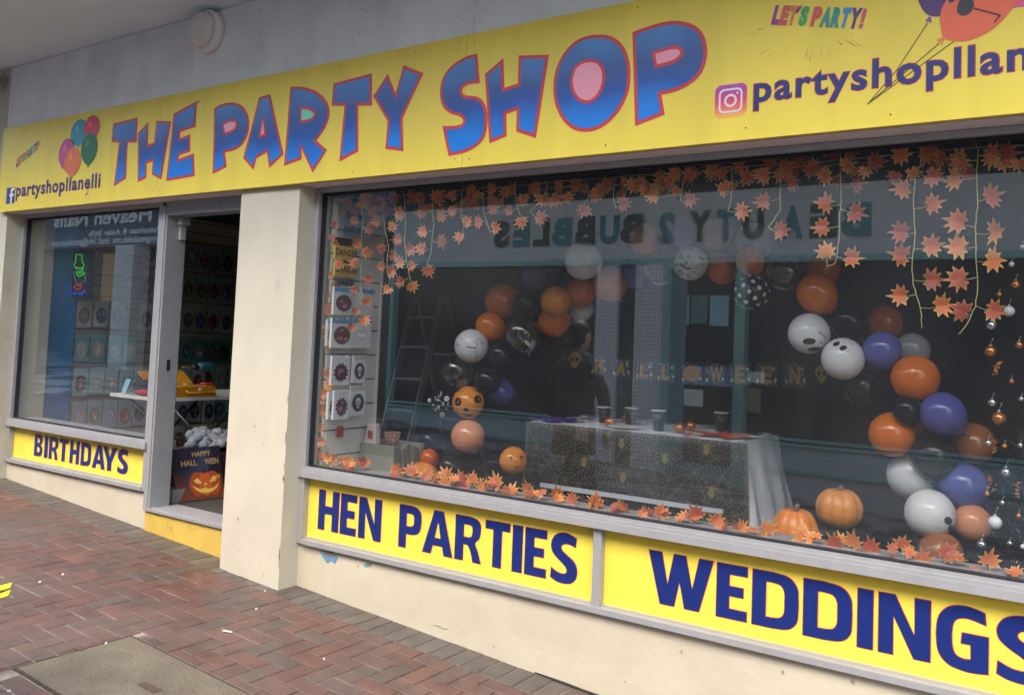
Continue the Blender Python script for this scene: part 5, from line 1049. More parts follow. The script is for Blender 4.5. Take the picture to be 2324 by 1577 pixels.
def canvas_mat():
    m = bpy.data.materials.new('canvas_print'); m.use_nodes = True; t = m.node_tree; bb = t.nodes['Principled BSDF']; bb.inputs['Roughness'].default_value = .5
    tc = t.nodes.new('ShaderNodeTexCoord'); n = t.nodes.new('ShaderNodeTexNoise'); n.inputs['Scale'].default_value = 7; n.inputs['Detail'].default_value = 6; mp = t.nodes.new('ShaderNodeMapping'); mp.inputs['Scale'].default_value = (1,1,.35); t.links.new(tc.outputs['Object'], mp.inputs[0]); t.links.new(mp.outputs[0], n.inputs[0])
    cr = t.nodes.new('ShaderNodeValToRGB'); e = cr.color_ramp.elements; e[0].position = .35; e[0].color = (.012,.010,.022,1); e[1].position = .7; e[1].color = (.05,.08,.16,1); x = e.new(.55); x.color = (.03,.025,.05,1)
    t.links.new(n.outputs['Fac'], cr.inputs[0])
    sx = t.nodes.new('ShaderNodeSeparateXYZ'); t.links.new(tc.outputs['Object'], sx.inputs[0]); mr = t.nodes.new('ShaderNodeMapRange'); mr.inputs[1].default_value = .22; mr.inputs[2].default_value = .02; t.links.new(sx.outputs['Z'], mr.inputs[0])
    mx = t.nodes.new('ShaderNodeMix'); mx.data_type = 'RGBA'; t.links.new(mr.outputs[0], mx.inputs[0]); t.links.new(cr.outputs[0], mx.inputs[6]); mx.inputs[7].default_value = (.22,.07,.035,1); t.links.new(mx.outputs[2], bb.inputs[0]); return m
b.build('canvas', canvas_mat(), cvp)
def cpoly(name, loops, m, h=.001):
    b = MB(); b.poly(loops, lambda x, z, d: cvf(x, z, h), 0); return b.build(name, m, cvp, fixn=False)
po = [(.62+.33*math.cos(a_)*(1+.03*math.cos(5*a_)), .30+.235*math.sin(a_)) for a_ in [2*math.pi*k/40 for k in range(40)]]
for cx, rx in ((.62,.33),(.46,.16),(.78,.16),(.62,.13)):
    cpoly('printed_pumpkin', [[(cx+rx*math.cos(a_), .30+(.235 if cx != .62 or rx < .2 else .22)*math.sin(a_)) for a_ in [2*math.pi*k/30 for k in range(30)]]], mat('pumpkin_print%d' % int(rx*100+cx), ((.62,.11,.035) if rx > .3 else (.52,.085,.03) if rx > .14 else (.68,.14,.045)), rough=.5), .001+.0004*(1 if rx < .3 else 0)+.0003*(1 if rx < .14 else 0))
gw = mat('lantern_glow_print', (.85,.62,.12), rough=.5)
cpoly('printed_face', [[(.38,.38),(.47,.42),(.55,.31),(.44,.31)]], gw, .0025); cpoly('printed_face', [[(.88,.41),(.79,.44),(.70,.32),(.82,.33)]], gw, .0025); cpoly('printed_face', [[(.62,.33),(.58,.27),(.66,.27)]], gw, .0025)
cpoly('printed_face', [[(.34,.29),(.46,.22),(.55,.205),(.60,.235),(.66,.20),(.78,.215),(.90,.30),(.85,.20),(.74,.14),(.62,.12),(.50,.135),(.40,.20)]], gw, .0025)
cpoly('printed_stalk', [[(.59,.50),(.65,.50),(.64,.60),(.605,.60)]], mat('stalk_print', (.05,.035,.03)), .0025)
cpoly('printed_lantern', [[(.90+.05*math.cos(a_), .42+.04*math.sin(a_)) for a_ in [2*math.pi*k/16 for k in range(16)]]], mat('small_lantern_print', (.65,.25,.05)), .0015)
tm_ = mat('canvas_lettering', (.55,.38,.16), rough=.5)
for s, x0_, x1_, z0_, z1_ in (('HAPPY',.42,.80,.835,.925),('HALL',.18,.50,.665,.775),('WEEN',.66,.94,.665,.775)):
    b = MB(); put_text(b, s, x0_, x1_, z0_, z1_, 0, 0, .02, fn=lambda x, z: cvf(x, z, .0015)); b.build('lettering', tm_, cvp, fixn=False)
q = atZ((1200/1.971)/1.59639, (1200+1222/1.971)/1.59639, IF); gb = empty('grey_block', q, 'grey boarded block on the floor beside the pumpkin canvas', 'box')
b = MB(); b.box(q.x-.10,q.x+.05,q.y-.0,q.y+.18,IF,IF+.10); b.build('block', mat('grey_board', (.26,.26,.26), rough=.7, var=.15), gb)
# neon beer sign hanging in the left window
nx = 2.3
def npnt(x, y): return at(x/2.5822/1.59639, (700+y/2.5822)/1.59639, .70)
ns = empty('neon_sign', npnt(740,960), 'lit neon sign with green bottle, white glass and blue squiggle in the left window', 'neon sign')
A_, C_ = npnt(645,570), npnt(835,970); b = MB(); b.box(A_.x, C_.x, .715, .725, C_.z, A_.z+.02); b.build('backboard', mat('neon_board', (.02,.02,.04), rough=.3), ns)
for nm, c, pts in (('green_tube',(.10,1.0,.12),[(710,575),(765,575),(768,640),(785,665),(780,690),(760,705),(735,700),(700,690),(692,665),(708,640),(710,575)]),('green_tube',(.10,1.0,.12),[(705,705),(770,700),(775,720),(712,735),(722,752),(785,738),(792,752),(735,782),(720,760)]),
    ('white_tube',(.35,.5,.55),[(690,735),(700,800),(715,845),(745,855),(770,830),(800,820),(795,770)]),('red_tube',(1.,.08,.05),[(695,890),(700,865),(765,862),(760,885),(705,905),(712,895)]),
    ('blue_tube',(.06,.12,1.),[(655,872),(672,890),(655,905),(672,925),(668,940),(690,930),(700,950),(705,925),(720,950)]),('blue_tube',(.06,.12,1.),[(740,955),(745,925),(765,930),(760,955),(790,905),(800,930)])):
    b = MB(); b.tube([npnt(*p) for p in pts], .0045, 6); b.build(nm, mat('neon_'+nm, c, emit=c, es=.09 if nm != 'white_tube' else .03), ns)
# ------------------------------------------------------------------ balloons
def latex(name, col, trans=0.):
    m = mat(name, col, rough=.07, spec=.5, coat=.0)
    b = m.node_tree.nodes['Principled BSDF']; b.inputs['Subsurface Weight'].default_value = .12; b.inputs['Subsurface Radius'].default_value = (.05,.03,.02); b.inputs['Subsurface Scale'].default_value = .05
    return m
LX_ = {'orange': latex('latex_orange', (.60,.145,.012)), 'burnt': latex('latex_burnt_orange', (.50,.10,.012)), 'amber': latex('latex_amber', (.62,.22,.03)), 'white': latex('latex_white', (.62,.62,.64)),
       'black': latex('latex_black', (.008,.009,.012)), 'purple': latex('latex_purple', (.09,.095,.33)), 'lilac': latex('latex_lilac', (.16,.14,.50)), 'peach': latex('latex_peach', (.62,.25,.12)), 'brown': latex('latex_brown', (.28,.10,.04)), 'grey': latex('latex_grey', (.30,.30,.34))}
ink = mat('black_ink', (.008,.008,.010), rough=.3); inkw = mat('white_ink', (.62,.63,.66), rough=.35); inkg = mat('grey_ink', (.03,.03,.035), rough=.3)
def clear_mat():
    m = bpy.data.materials.new('clear_latex'); m.use_nodes = True; t = m.node_tree; t.nodes.clear()
    o = t.nodes.new('ShaderNodeOutputMaterial'); mx = t.nodes.new('ShaderNodeMixShader'); tr = t.nodes.new('ShaderNodeBsdfTransparent'); gl = t.nodes.new('ShaderNodeBsdfGlossy'); lw = t.nodes.new('ShaderNodeLayerWeight')
    tr.inputs[0].default_value = (.80,.78,.78,1); gl.inputs['Roughness'].default_value = .08; gl.inputs[0].default_value = (.8,.8,.82,1); lw.inputs['Blend'].default_value = .30
    mr = t.nodes.new('ShaderNodeMapRange'); mr.inputs[3].default_value = .05; mr.inputs[4].default_value = .75; t.links.new(lw.outputs['Facing'], mr.inputs[0])
    t.links.new(mr.outputs[0], mx.inputs[0]); t.links.new(tr.outputs[0], mx.inputs[1]); t.links.new(gl.outputs[0], mx.inputs[2]); t.links.new(mx.outputs[0], o.inputs[0]); return m
CLR = clear_mat(); LX_['black'].node_tree.nodes['Principled BSDF'].inputs['Specular IOR Level'].default_value = .32; conf = mat('copper_confetti', (.75,.30,.12), rough=.25, metal=.7)
def on_sphere(c, r, u, v, up, dirv, lift=1.006):
    """point of the ball: u, v in balls radii on the side facing dirv"""
    rt = up.cross(dirv).normalized(); k = math.sqrt(max(0, 1-u*u-v*v)); return c+(rt*u+up*v+dirv*k)*r*lift
def decal(b, c, r, pts, up, dirv, m, lift=1.006):
    n = len(pts); cx = sum(p[0] for p in pts)/n; cy = sum(p[1] for p in pts)/n; vs_l = []
    for k in (1, .66, .33): vs_l += [on_sphere(c, r, cx+(p[0]-cx)*k, cy+(p[1]-cy)*k, up, dirv, lift) for p in pts]
    vs_l.append(on_sphere(c, r, cx, cy, up, dirv, lift))
    b.add(vs_l, [(a_*n+i, a_*n+(i+1) % n, (a_+1)*n+(i+1) % n, (a_+1)*n+i) for a_ in (0,1) for i in range(n)]+[(2*n+i, 2*n+(i+1) % n, 3*n) for i in range(n)], m, True)
def ell(cx, cy, rx, ry, n=14, rot=0): return [(cx+math.cos(rot)*rx*math.cos(2*math.pi*k/n)-math.sin(rot)*ry*math.sin(2*math.pi*k/n), cy+math.sin(rot)*rx*math.cos(2*math.pi*k/n)+math.cos(rot)*ry*math.sin(2*math.pi*k/n)) for k in range(n)]
def sline(b, c, r, pts, w, up, dirv, m):
    for p, q in zip(pts, pts[1:]):
        d = Vector((q[0]-p[0], q[1]-p[1])); 
        if d.length < 1e-6: continue
        n_ = Vector((-d.y, d.x)).normalized()*w/2; decal(b, c, r, [(p[0]-n_.x,p[1]-n_.y),(q[0]-n_.x,q[1]-n_.y),(q[0]+n_.x,q[1]+n_.y),(p[0]+n_.x,p[1]+n_.y)], up, dirv, m, 1.007)
def balloon(px, py, pr, Y, kind, label, deco=None, axis=None, group='balloons of the balloon arch'):
    c = at(px, py, Y); r = rad(c, pr); rnd = random.Random(int(px*13+py)); ax = Vector(axis) if axis else Vector((rnd.uniform(-.7,.7), rnd.uniform(.2,1), rnd.uniform(-1,.3))); ax.normalize(); el_ = 1.0 if deco else rnd.uniform(1.0, 1.10)
    if deco: ax = (c-CAM).normalized()+Vector((0,0,-.25)); ax.normalize()
    b = MB(); prof = []
    for k in range(15):
        a_ = math.pi*k/14; rr = r*math.sin(a_); h = -r*math.cos(a_)*el_
        if a_ > 1.9: t_ = (a_-1.9)/(math.pi-1.9); h += r*.20*t_*t_; rr *= 1-.16*t_
        prof.append((max(rr, .0004), h))
    prof[-1] = (r*.05, r*(el_+.20)); prof += [(r*.045, r*(el_+.24)), (r*.10, r*(el_+.30)), (r*.09, r*(el_+.31))]
    b.lathe(c, prof, 30, 0, axis=ax); dirv = (CAM-c).normalized(); up = (Vector((0,0,1))-dirv*dirv.z).normalized()
    mats = [CLR if kind == 'clear' else LX_[kind], ink, inkw]
    o_c = c
    if deco == 'ghost1':
        decal(b, c, r, ell(.02,-.36,.30,.155,16,.08), up, dirv, 1); decal(b, c, r, ell(.25,-.72,.30,.10,16,.12), up, dirv, 1); decal(b, c, r, [(.48,-.42),(.58,-.42),(.53,-.34)], up, dirv, 1)
        sline(b, c, r, [(.42,.10),(.56,.0),(.70,-.10),(.80,-.25)], .02, up, dirv, 1)
        for k in range(5): t_ = k/4; x = lerp(.45,.76,t_); y = lerp(.09,-.16,t_); sline(b, c, r, [(x-.03,y-.06),(x+.04,y+.06)], .018, up, dirv, 1)
    elif deco == 'ghost2':
        decal(b, c, r, ell(-.30,.68,.17,.10,14,.45), up, dirv, 1); decal(b, c, r, ell(.0,.50,.17,.11,14,.35), up, dirv, 1); sline(b, c, r, [(.22,.80),(.36,.72),(.44,.60)], .02, up, dirv, 1); decal(b, c, r, ell(.06,.76,.03,.02,8), up, dirv, 1)
    elif deco == 'ghost3':
        decal(b, c, r, ell(.68,-.20,.15,.16,14,.6), up, dirv, 1); decal(b, c, r, ell(.80,-.48,.12,.14,14,-.4), up, dirv, 1); sline(b, c, r, [(.80,.18),(.88,.12),(.92,.03)], .02, up, dirv, 1); decal(b, c, r, ell(.92,-.12,.02,.04,8), up, dirv, 1)
    elif deco == 'faces':
        sline(b, c, r, [(-.55,-.02),(-.42,-.18),(-.28,-.28),(-.12,-.33),(.05,-.30)], .07, up, dirv, 1); sline(b, c, r, [(.45,.35),(.62,.25),(.78,.10)], .04, up, dirv, 1)
        for (x, y, s) in ((-.52,.34,.11),(-.12,.36,.09),(-.25,.0,.10),(.35,-.22,.08),(-.82,-.12,.07),(-.55,-.55,.15),(-.1,-.72,.10),(.48,-.60,.06),(.12,.12,.06),(.0,.72,.10),(.6,-.05,.06),(.2,-.5,.08)):
            if x*x+y*y > .9: continue
            decal(b, c, r, ell(x,y,s,s,12), up, dirv, 1, 1.005); decal(b, c, r, ell(x,y,s*.72,s*.72,12), up, dirv, 2, 1.008)
            for e_ in (-.3,.3): decal(b, c, r, ell(x+e_*s,y+.15*s,s*.17,s*.2,7), up, dirv, 1, 1.011)
    elif deco == 'dots':
        for k in range(46):
            z_ = 1-2*(k+.5)/46; th = k*2.39996; q = Vector((math.sqrt(1-z_*z_)*math.cos(th), math.sqrt(1-z_*z_)*math.sin(th), z_)); uu = q.orthogonal().normalized(); ww = q.cross(uu)
            b.add([c+(q+(uu*math.cos(2*math.pi*j/12)+ww*math.sin(2*math.pi*j/12))*s_).normalized()*r*1.008 for s_ in (.125,.06) for j in range(12)]+[c+q*r*1.008], [(j, (j+1) % 12, 12+(j+1) % 12, 12+j) for j in range(12)]+[(12+j, 12+(j+1) % 12, 24) for j in range(12)], 2)
    elif deco == 'sketch':
        sline(b, c, r, [(.12,.25),(.35,.05),(.25,.35),(.45,.42),(.62,.10),(.72,.25)], .022, up, dirv, 1); sline(b, c, r, [(.30,0),(.22,-.35),(.35,-.55),(.28,-.75)], .022, up, dirv, 1)
        sline(b, c, r, [(-.28,-.08),(-.15,-.02),(-.08,-.14),(.05,-.05),(.15,-.12),(.26,-.06)], .05, up, dirv, 1); sline(b, c, r, [(-.85,0),(-.78,.1),(-.72,-.1)], .03, up, dirv, 1)
        for k in range(22):
            x, y = rnd.uniform(-.85,.85), rnd.uniform(-.85,.9)
            if x*x+y*y < .85: decal(b, c, r, ell(x,y,.018,.018,7), up, dirv, 1)
    elif deco == 'lantern':
        decal(b, c, r, ell(-.62,.02,.20,.26,14), up, dirv, 1); decal(b, c, r, ell(.55,.22,.22,.24,14), up, dirv, 1); decal(b, c, r, ell(-.12,-.42,.18,.10,12), up, dirv, 1); sline(b, c, r, [(-.75,.6),(-.55,.72),(-.35,.68)], .05, up, dirv, 1); sline(b, c, r, [(.25,.75),(.5,.70),(.68,.55)], .05, up, dirv, 1)
        for x, y in ((-.62,.05),(.55,.25)):
            for k in range(5): decal(b, c, r, ell(x+rnd.uniform(-.08,.08), y+rnd.uniform(-.1,.1), .03, .03, 6), up, dirv, 3 if False else 0, 1.012)
        decal(b, c, r, [(-.45,-.62),(-.2,-.72),(.1,-.74),(.45,-.62),(.2,-.84),(-.15,-.86)], up, dirv, 1)
    elif deco == 'squiggle':
        for (x, y, s) in ((.42,.45,.18),(.15,-.72,.18),(-.82,.28,.13)):
            decal(b, c, r, ell(x,y,s,s*1.1,12), up, dirv, 2, 1.005)
            for e_ in (-.35,.35): decal(b, c, r, ell(x+e_*s,y+.1*s,s*.2,s*.26,7), up, dirv, 1, 1.009)
            decal(b, c, r, ell(x,y-.45*s,s*.35,s*.12,7), up, dirv, 1, 1.009)
        for pts in ([(-.05,.95),(.02,.8),(-.08,.7),(.0,.6)],[(.22,-.05),(.16,.1),(.25,.2)],[(-.42,-.45),(-.28,-.35),(-.2,-.15),(-.05,-.1)],[(.5,.0),(.55,.2)]): sline(b, c, r, pts, .05, up, dirv, 2)
        for k in range(8): x, y = rnd.uniform(-.6,.6), rnd.uniform(-.7,.6); decal(b, c, r, ell(x,y,.04,.04,7), up, dirv, 2)
    elif deco == 'carved':
        decal(b, c, r, [(-.30,.30),(.0,.32),(-.14,.02)], up, dirv, 1); decal(b, c, r, [(.42,.34),(.66,.34),(.56,.02)], up, dirv, 1); decal(b, c, r, [(.16,-.1),(.28,-.1),(.22,.06)], up, dirv, 1); decal(b, c, r, [(-.2,-.35),(.2,-.5),(.6,-.35),(.2,-.42)], up, dirv, 1)
    if kind == 'clear':
        t_ = empty('balloon', c, label, 'balloon', group); b.build('skin', mats, t_, fixn=False); b2 = MB()
        for k in range(18):
            a_, e_ = rnd.uniform(0,6.28), rnd.uniform(-1.4,.6); q = c+Vector((math.cos(a_)*math.cos(e_), math.sin(a_)*math.cos(e_), math.sin(e_)))*r*.95; n_ = (q-c).normalized(); uu = n_.orthogonal().normalized(); ww = n_.cross(uu)
            b2.add([q+uu*.006*math.cos(j*math.pi/3)+ww*.006*math.sin(j*math.pi/3) for j in range(6)], [tuple(range(6))])
        b2.build('confetti', conf, t_, fixn=False); return
    o = b.build('balloon', mats, loc=c, fixn=False); tag(o, label, 'balloon', group)
BAL = [
 (1070,785,39,.95,'white','white balloon with thin black sketch printing, left foot of the arch','sketch'),
 (1113,742,33,1.05,'orange','glossy orange balloon resting over the white sketch printed balloon',None),
 (1140,683,40,1.2,'orange','orange balloon at the upper left shoulder of the arch, left of a black one',None),
 (1196,692,32,1.12,'black','black balloon between the two orange ones at the left shoulder of the arch',None),
 (1187,760,40,1.0,'clear','clear confetti balloon right of the glossy orange one on the left side of the arch',None),
 (1257,727,38,1.25,'orange','lower of the two stacked orange balloons below the white one in the arch',None),
 (1261,684,35,1.1,'amber','upper of the two stacked orange balloons beside the black one',None),
 (1318,698,32,1.45,'white','white balloon peeping out below the orange one under the big pale balloon',None),
 (1318,664,35,1.2,'burnt','orange balloon directly under the large white balloon of the arch',None),
 (1325,592,44,1.0,'white','large plain white balloon on the upper left of the arch',None),
 (1212,630,31,1.35,'purple','small purple balloon behind the left shoulder of the arch',None),
 (1255,612,30,1.45,'black','dark balloon in shade between the purple and large white balloons',None),
 (1384,646,40,1.25,'peach','peach orange balloon right of the large white one',None),
 (1432,622,34,1.4,'lilac','lilac balloon right of the peach one near the tiled reflection',None),
 (1466,543,37,1.2,'peach','pale orange balloon over the mirrored figure 2 at the arch top',None),
 (1499,613,38,1.1,'clear','clear confetti balloon left of the white balloon printed with faces',None),
 (1567,597,40,.95,'white','white balloon printed with small black faces at the arch top','faces'),
 (1545,528,35,1.3,'lilac','lilac balloon behind the top of the face printed white balloon',None),
 (1640,610,37,1.1,'orange','orange balloon right of the face printed white balloon',None),
 (1626,530,38,1.3,'peach','dusky peach balloon at the crown of the arch',None),
 (1712,548,45,1.15,'grey','pale grey balloon at the crown of the arch right of the peach one',None),
 (1702,592,33,1.0,'orange','orange balloon overlapping the pale grey crown balloon',None),
 (1705,663,41,.95,'black','black balloon with white polka dots below the arch top','dots'),
 (1782,618,44,1.05,'clear','clear confetti balloon right of the polka dot balloon',None),
 (1855,668,45,1.0,'orange','large orange balloon at the right shoulder of the arch',None),
 (1868,612,38,1.3,'burnt','dark orange balloon behind the large one on the right shoulder',None),
 (1836,757,47,.95,'white','white ghost face balloon with stitches, upper of two','ghost1'),
 (1913,814,48,.90,'white','white ghost face balloon looking up, beside the purple balloon','ghost2'),
 (1925,732,43,1.1,'black','black balloon above the two white ghost faces',None),
 (2008,732,40,1.35,'burnt','dark orange balloon in shade right of the black one on the right side',None),
 (2002,796,43,.95,'purple','purple balloon next to the ghost looking up',None),
 (2072,794,38,1.2,'grey','grey white balloon half hidden behind the purple one',None),
 (2077,858,53,.95,'orange','largest orange balloon, on the right leg of the arch',None),
 (1958,880,43,1.05,'black','black balloon left of the largest orange balloon',None),
 (2059,931,32,.92,'black','small black balloon between the largest orange and lower purple ones',None),
 (2140,940,50,.95,'purple','big purple balloon on the outer edge of the right leg',None),
 (2082,968,36,1.2,'orange','orange balloon mostly hidden behind the small black one',None),
 (2024,986,51,1.0,'orange','orange balloon on the inner edge of the right leg below the black ones',None),
 (2120,1036,51,1.0,'black','large black balloon below the big purple one',None),
 (2210,1005,46,1.1,'brown','brown orange balloon in shade beside the black christmas tree',None),
 (2074,1080,57,1.12,'white','white balloon behind the large black one low on the right leg',None),
 (2188,1103,52,1.05,'purple','lower purple balloon beside the christmas tree',None),
 (2110,1165,55,.90,'white','lowest white ghost face balloon, face turned to the tree','ghost3'),
 (2206,1186,42,1.0,'peach','peach orange balloon right of the lowest ghost face',None),
 (2134,1256,49,.85,'brown','brown orange balloon at the very foot of the right leg',None),
 (1038,845,37,.95,'clear','clear confetti balloon below the sketch printed white balloon',None),
 (1106,862,32,1.0,'black','black balloon right of the lower left clear balloon',None),
 (1136,805,31,1.05,'black','black balloon tucked below the glossy orange and clear ones',None),
 (1136,888,30,1.25,'purple','purple balloon in shade behind the left leg of the arch',None),
 (1063,913,37,.95,'amber','orange balloon with a dark lantern face on the left leg','lantern'),
 (1000,918,31,.90,'black','black balloon with white lantern faces and squiggles','squiggle'),
 (1062,990,39,.95,'peach','peach orange balloon under the lantern face balloon',None),
 (975,1002,33,1.1,'black','black balloon in shade left of the peach one low on the left leg',None),
 (974,1039,21,.85,'burnt','smallest orange balloon at the foot of the left leg',None),
 (957,1088,41,.80,'amber','amber balloon resting on the platform at the foot of the left leg',None),
 (1024,1060,31,.95,'black','shiny black balloon at the foot of the left leg',None),
 (1165,1045,32,1.0,'amber','orange jack o lantern balloon beside the table cloth','carved')]
for (x, y, r_, Y, k, lab, dc) in BAL: balloon(x, y, r_, Y, k, lab, dc)

# ------------------------------------------------------------------ party table
TT = 1.0; TY0, TY1 = 1.30, 2.02; TX0, TX1 = at(1204,957,TY0).x, -1.86
pt = empty('party_table', ((TX0+TX1)/2, 1.66, IF), 'party table dressed in white behind the balloon arch feet', 'table')
b = MB(); b.box(TX0+.02, TX1-.02, TY0+.02, TY1-.02, TT-.035, TT-.008); b.build('tabletop', white_l, pt)
for xx in (TX0+.12, TX1-.12):
    for yy in (TY0+.12, TY1-.12): b = MB(); b.tube([(xx, yy, IF), (xx, yy, TT-.035)], .014, 8); b.build('leg', stl, pt)
p0, p1 = at(1226,1098,TY0-.09), at(1640,1163,TY0-.09)
b = MB(); b.box(p0.x, p1.x, TY0-.095, TY0-.075, (p0.z+p1.z)/2-.013, (p0.z+p1.z)/2+.013); b.build('rail', mat('rail_white', (.55,.60,.65), rough=.4), pt)
# white cloth: flat top and a hanging side with folds
clothm = mat('white_table_cloth', (.82,.82,.86), rough=.75, var=.03)
b = MB(); n = 24; m_ = 12
grid = [[(lerp(TX0, TX1, i/n), lerp(TY0, TY1, j/m_), TT+.003*math.sin(i*1.7+j)) for j in range(m_+1)] for i in range(n+1)]
vs_l = [p for c_ in grid for p in c_]; b.add(vs_l, [(i*(m_+1)+j, (i+1)*(m_+1)+j, (i+1)*(m_+1)+j+1, i*(m_+1)+j+1) for i in range(n) for j in range(m_)], 0, True)
vs_l = []; k1 = 20; k2 = 14
for i in range(k1+1):
    for j in range(k2+1):
        y = lerp(TY0, TY1, i/k1); d = j/k2; out = .02+.13*d+.028*math.sin(i*.9)*d+.015*math.sin(i*2.3+j*.5)*d
        vs_l.append((TX1+out*(1 if True else 0), y+.02*d*(i/k1-.5)*2-.05*d*(1-i/k1), TT-d*.56+.02*math.sin(i*.7)*d))
b.add(vs_l, [(i*(k2+1)+j, (i+1)*(k2+1)+j, (i+1)*(k2+1)+j+1, i*(k2+1)+j+1) for i in range(k1) for j in range(k2)], 0, True)
vs_l = []
for i in range(41):
    for j in range(3): x = lerp(TX0, TX1+.012, i/40); vs_l.append((x, TY0-.006-.006*j+.004*math.sin(i*1.3), TT-[0,.05,.11][j]+.006*math.sin(i*.8)*j))
b.add(vs_l, [(i*3+j, (i+1)*3+j, (i+1)*3+j+1, i*3+j+1) for i in range(40) for j in range(2)], 0, True)
cl = b.build('tablecloth', clothm, loc=((TX0+TX1)/2, 1.66, .44), fixn=False); tag(cl, 'white cloth with a crumpled hanging side over the party table', 'tablecloth')
# black net runner with gold webs and spiders
def net_mat():
    m = bpy.data.materials.new('black_net'); m.use_nodes = True; t = m.node_tree; b_ = t.nodes['Principled BSDF']; b_.inputs['Base Color'].default_value = (.012,.012,.012,1); b_.inputs['Roughness'].default_value = .7; b_.inputs['Alpha'].default_value = .90; return m
gold = mat('gold_web', (.27,.21,.11), rough=.4, metal=.3)
RY = TY0-.055; q0, q1, q2, q3 = at(1200,952,RY), at(1690,1003,RY), at(1712,1190,RY), at(1193,1120,RY)
rz0 = .50; rt = TT+.004; rx0, rx1 = TX0+.01, q1.x+.02
rn_ = empty('table_runner', ((rx0+rx1)/2, RY, rz0), 'black net runner with gold spiders and webs over the table front', 'runner')
def rfn(u, v, h=0.): # u 0..1 across, v 0 top .. 1 bottom
    x = lerp(rx0, rx1, u)+.05*v*(u-.5); d = .012*math.sin(u*37)*v+.010*math.sin(u*19+1)*v; return (x, RY-.0+d-h, rt-(rt-rz0)*v)
b = MB(); n = 60; vs_l = [rfn(i/n, j/8) for i in range(n+1) for j in range(9)]
b.add(vs_l, [(i*9+j, (i+1)*9+j, (i+1)*9+j+1, i*9+j+1) for i in range(n) for j in range(8)], 0, True); b.build('net', net_mat(), rn_, fixn=False)
b = MB(); W_ = rx1-rx0; H_ = rt-rz0; rnd = random.Random(21)
def gl_line(b, p, q, w_=.0019):
    a_ = Vector(rfn(p[0]/W_, p[1]/H_, .003)); c_ = Vector(rfn(q[0]/W_, q[1]/H_, .003)); d = (c_-a_)
    if d.length < 1e-5: return
    n_ = Vector((-d.z, 0, d.x)).normalized()*w_/2; b.add([a_-n_, c_-n_, c_+n_, a_+n_], [(0,1,2,3)])
inb = lambda p: 0 <= p[0] <= W_ and 0 <= p[1] <= H_
centers = [(.08,.16),(.36,.06),(.30,.36),(.60,.27),(.84,.10),(.92,.42),(1.12,.20),(1.36,.08),(1.34,.42)]
for (cx, cy) in centers:
    cx *= W_/1.42; n = 11; a0_ = rnd.uniform(0, 1); R0 = .20; ang = [a0_+2*math.pi*k/n+rnd.uniform(-.12,.12) for k in range(n)]
    for k in range(n):
        a_ = ang[k]; L = R0*rnd.uniform(.85,1.1); 
        for s in range(6):
            p, q = (cx+math.cos(a_)*L*s/6, cy+math.sin(a_)*L*s/6), (cx+math.cos(a_)*L*(s+1)/6, cy+math.sin(a_)*L*(s+1)/6)
            if inb(p) and inb(q): gl_line(b, p, q)
        a2 = ang[(k+1) % n]+(2*math.pi if k == n-1 else 0)
        for rr in (.032,.065,.098,.131,.165,.195):
            prev = None
            for s in range(6):
                t_ = s/5; sag = 1-.22*math.sin(math.pi*t_); aa = lerp(a_, a2, t_); p = (cx+math.cos(aa)*rr*sag, cy+math.sin(aa)*rr*sag)
                if prev and inb(p) and inb(prev): gl_line(b, prev, p, .0017)
                prev = p
for k in range(70): u = k/69*W_; gl_line(b, (u, .0), (min(W_, u+rnd.uniform(-.02,.02)), rnd.uniform(.01,.03)), .004)
for k in range(40): 
    for uu in (.003, W_-.004): v = k/40*H_; gl_line(b, (uu, v), (uu, v+H_/40), .005); 
    gl_line(b, (.003, v), (.003+rnd.uniform(.01,.025), v+rnd.uniform(-.01,.01)), .003); gl_line(b, (W_-.003, v), (W_-.003-rnd.uniform(.01,.03), v+rnd.uniform(-.02,.02)), .003)
b.build('web_pattern', gold, rn_, fixn=False)
for k, (px, py) in enumerate(((1310,962+0),(1328,1046),(1412,1003),(1509,1037),(1416,1080),(1603,1018),(1612,1113))):
    p = at(px, py, RY); cx, cy = p.x-rx0, rt-p.z; b = MB()
    if not inb((cx, cy)): continue
    def el(cx, cy, a_, c_): 
        b.add([rfn((cx+a_*math.cos(2*math.pi*j/14))/W_, (cy+c_*math.sin(2*math.pi*j/14))/H_, .005) for j in range(14)], [tuple(range(14))])
    el(cx, cy+.012, .020, .026); el(cx, cy-.016, .013, .012)
    for s in (-1, 1):
        for j, (dx, dy) in enumerate(((.045,-.045),(.058,-.018),(.058,.012),(.045,.045))): gl_line(b, (cx, cy-.008), (cx+s*dx*.6, cy+dy*.6-.012), .004); gl_line(b, (cx+s*dx*.6, cy+dy*.6-.012), (cx+s*dx, cy+dy), .003)
    b.build('printed_spider', gold, rn_, fixn=False)
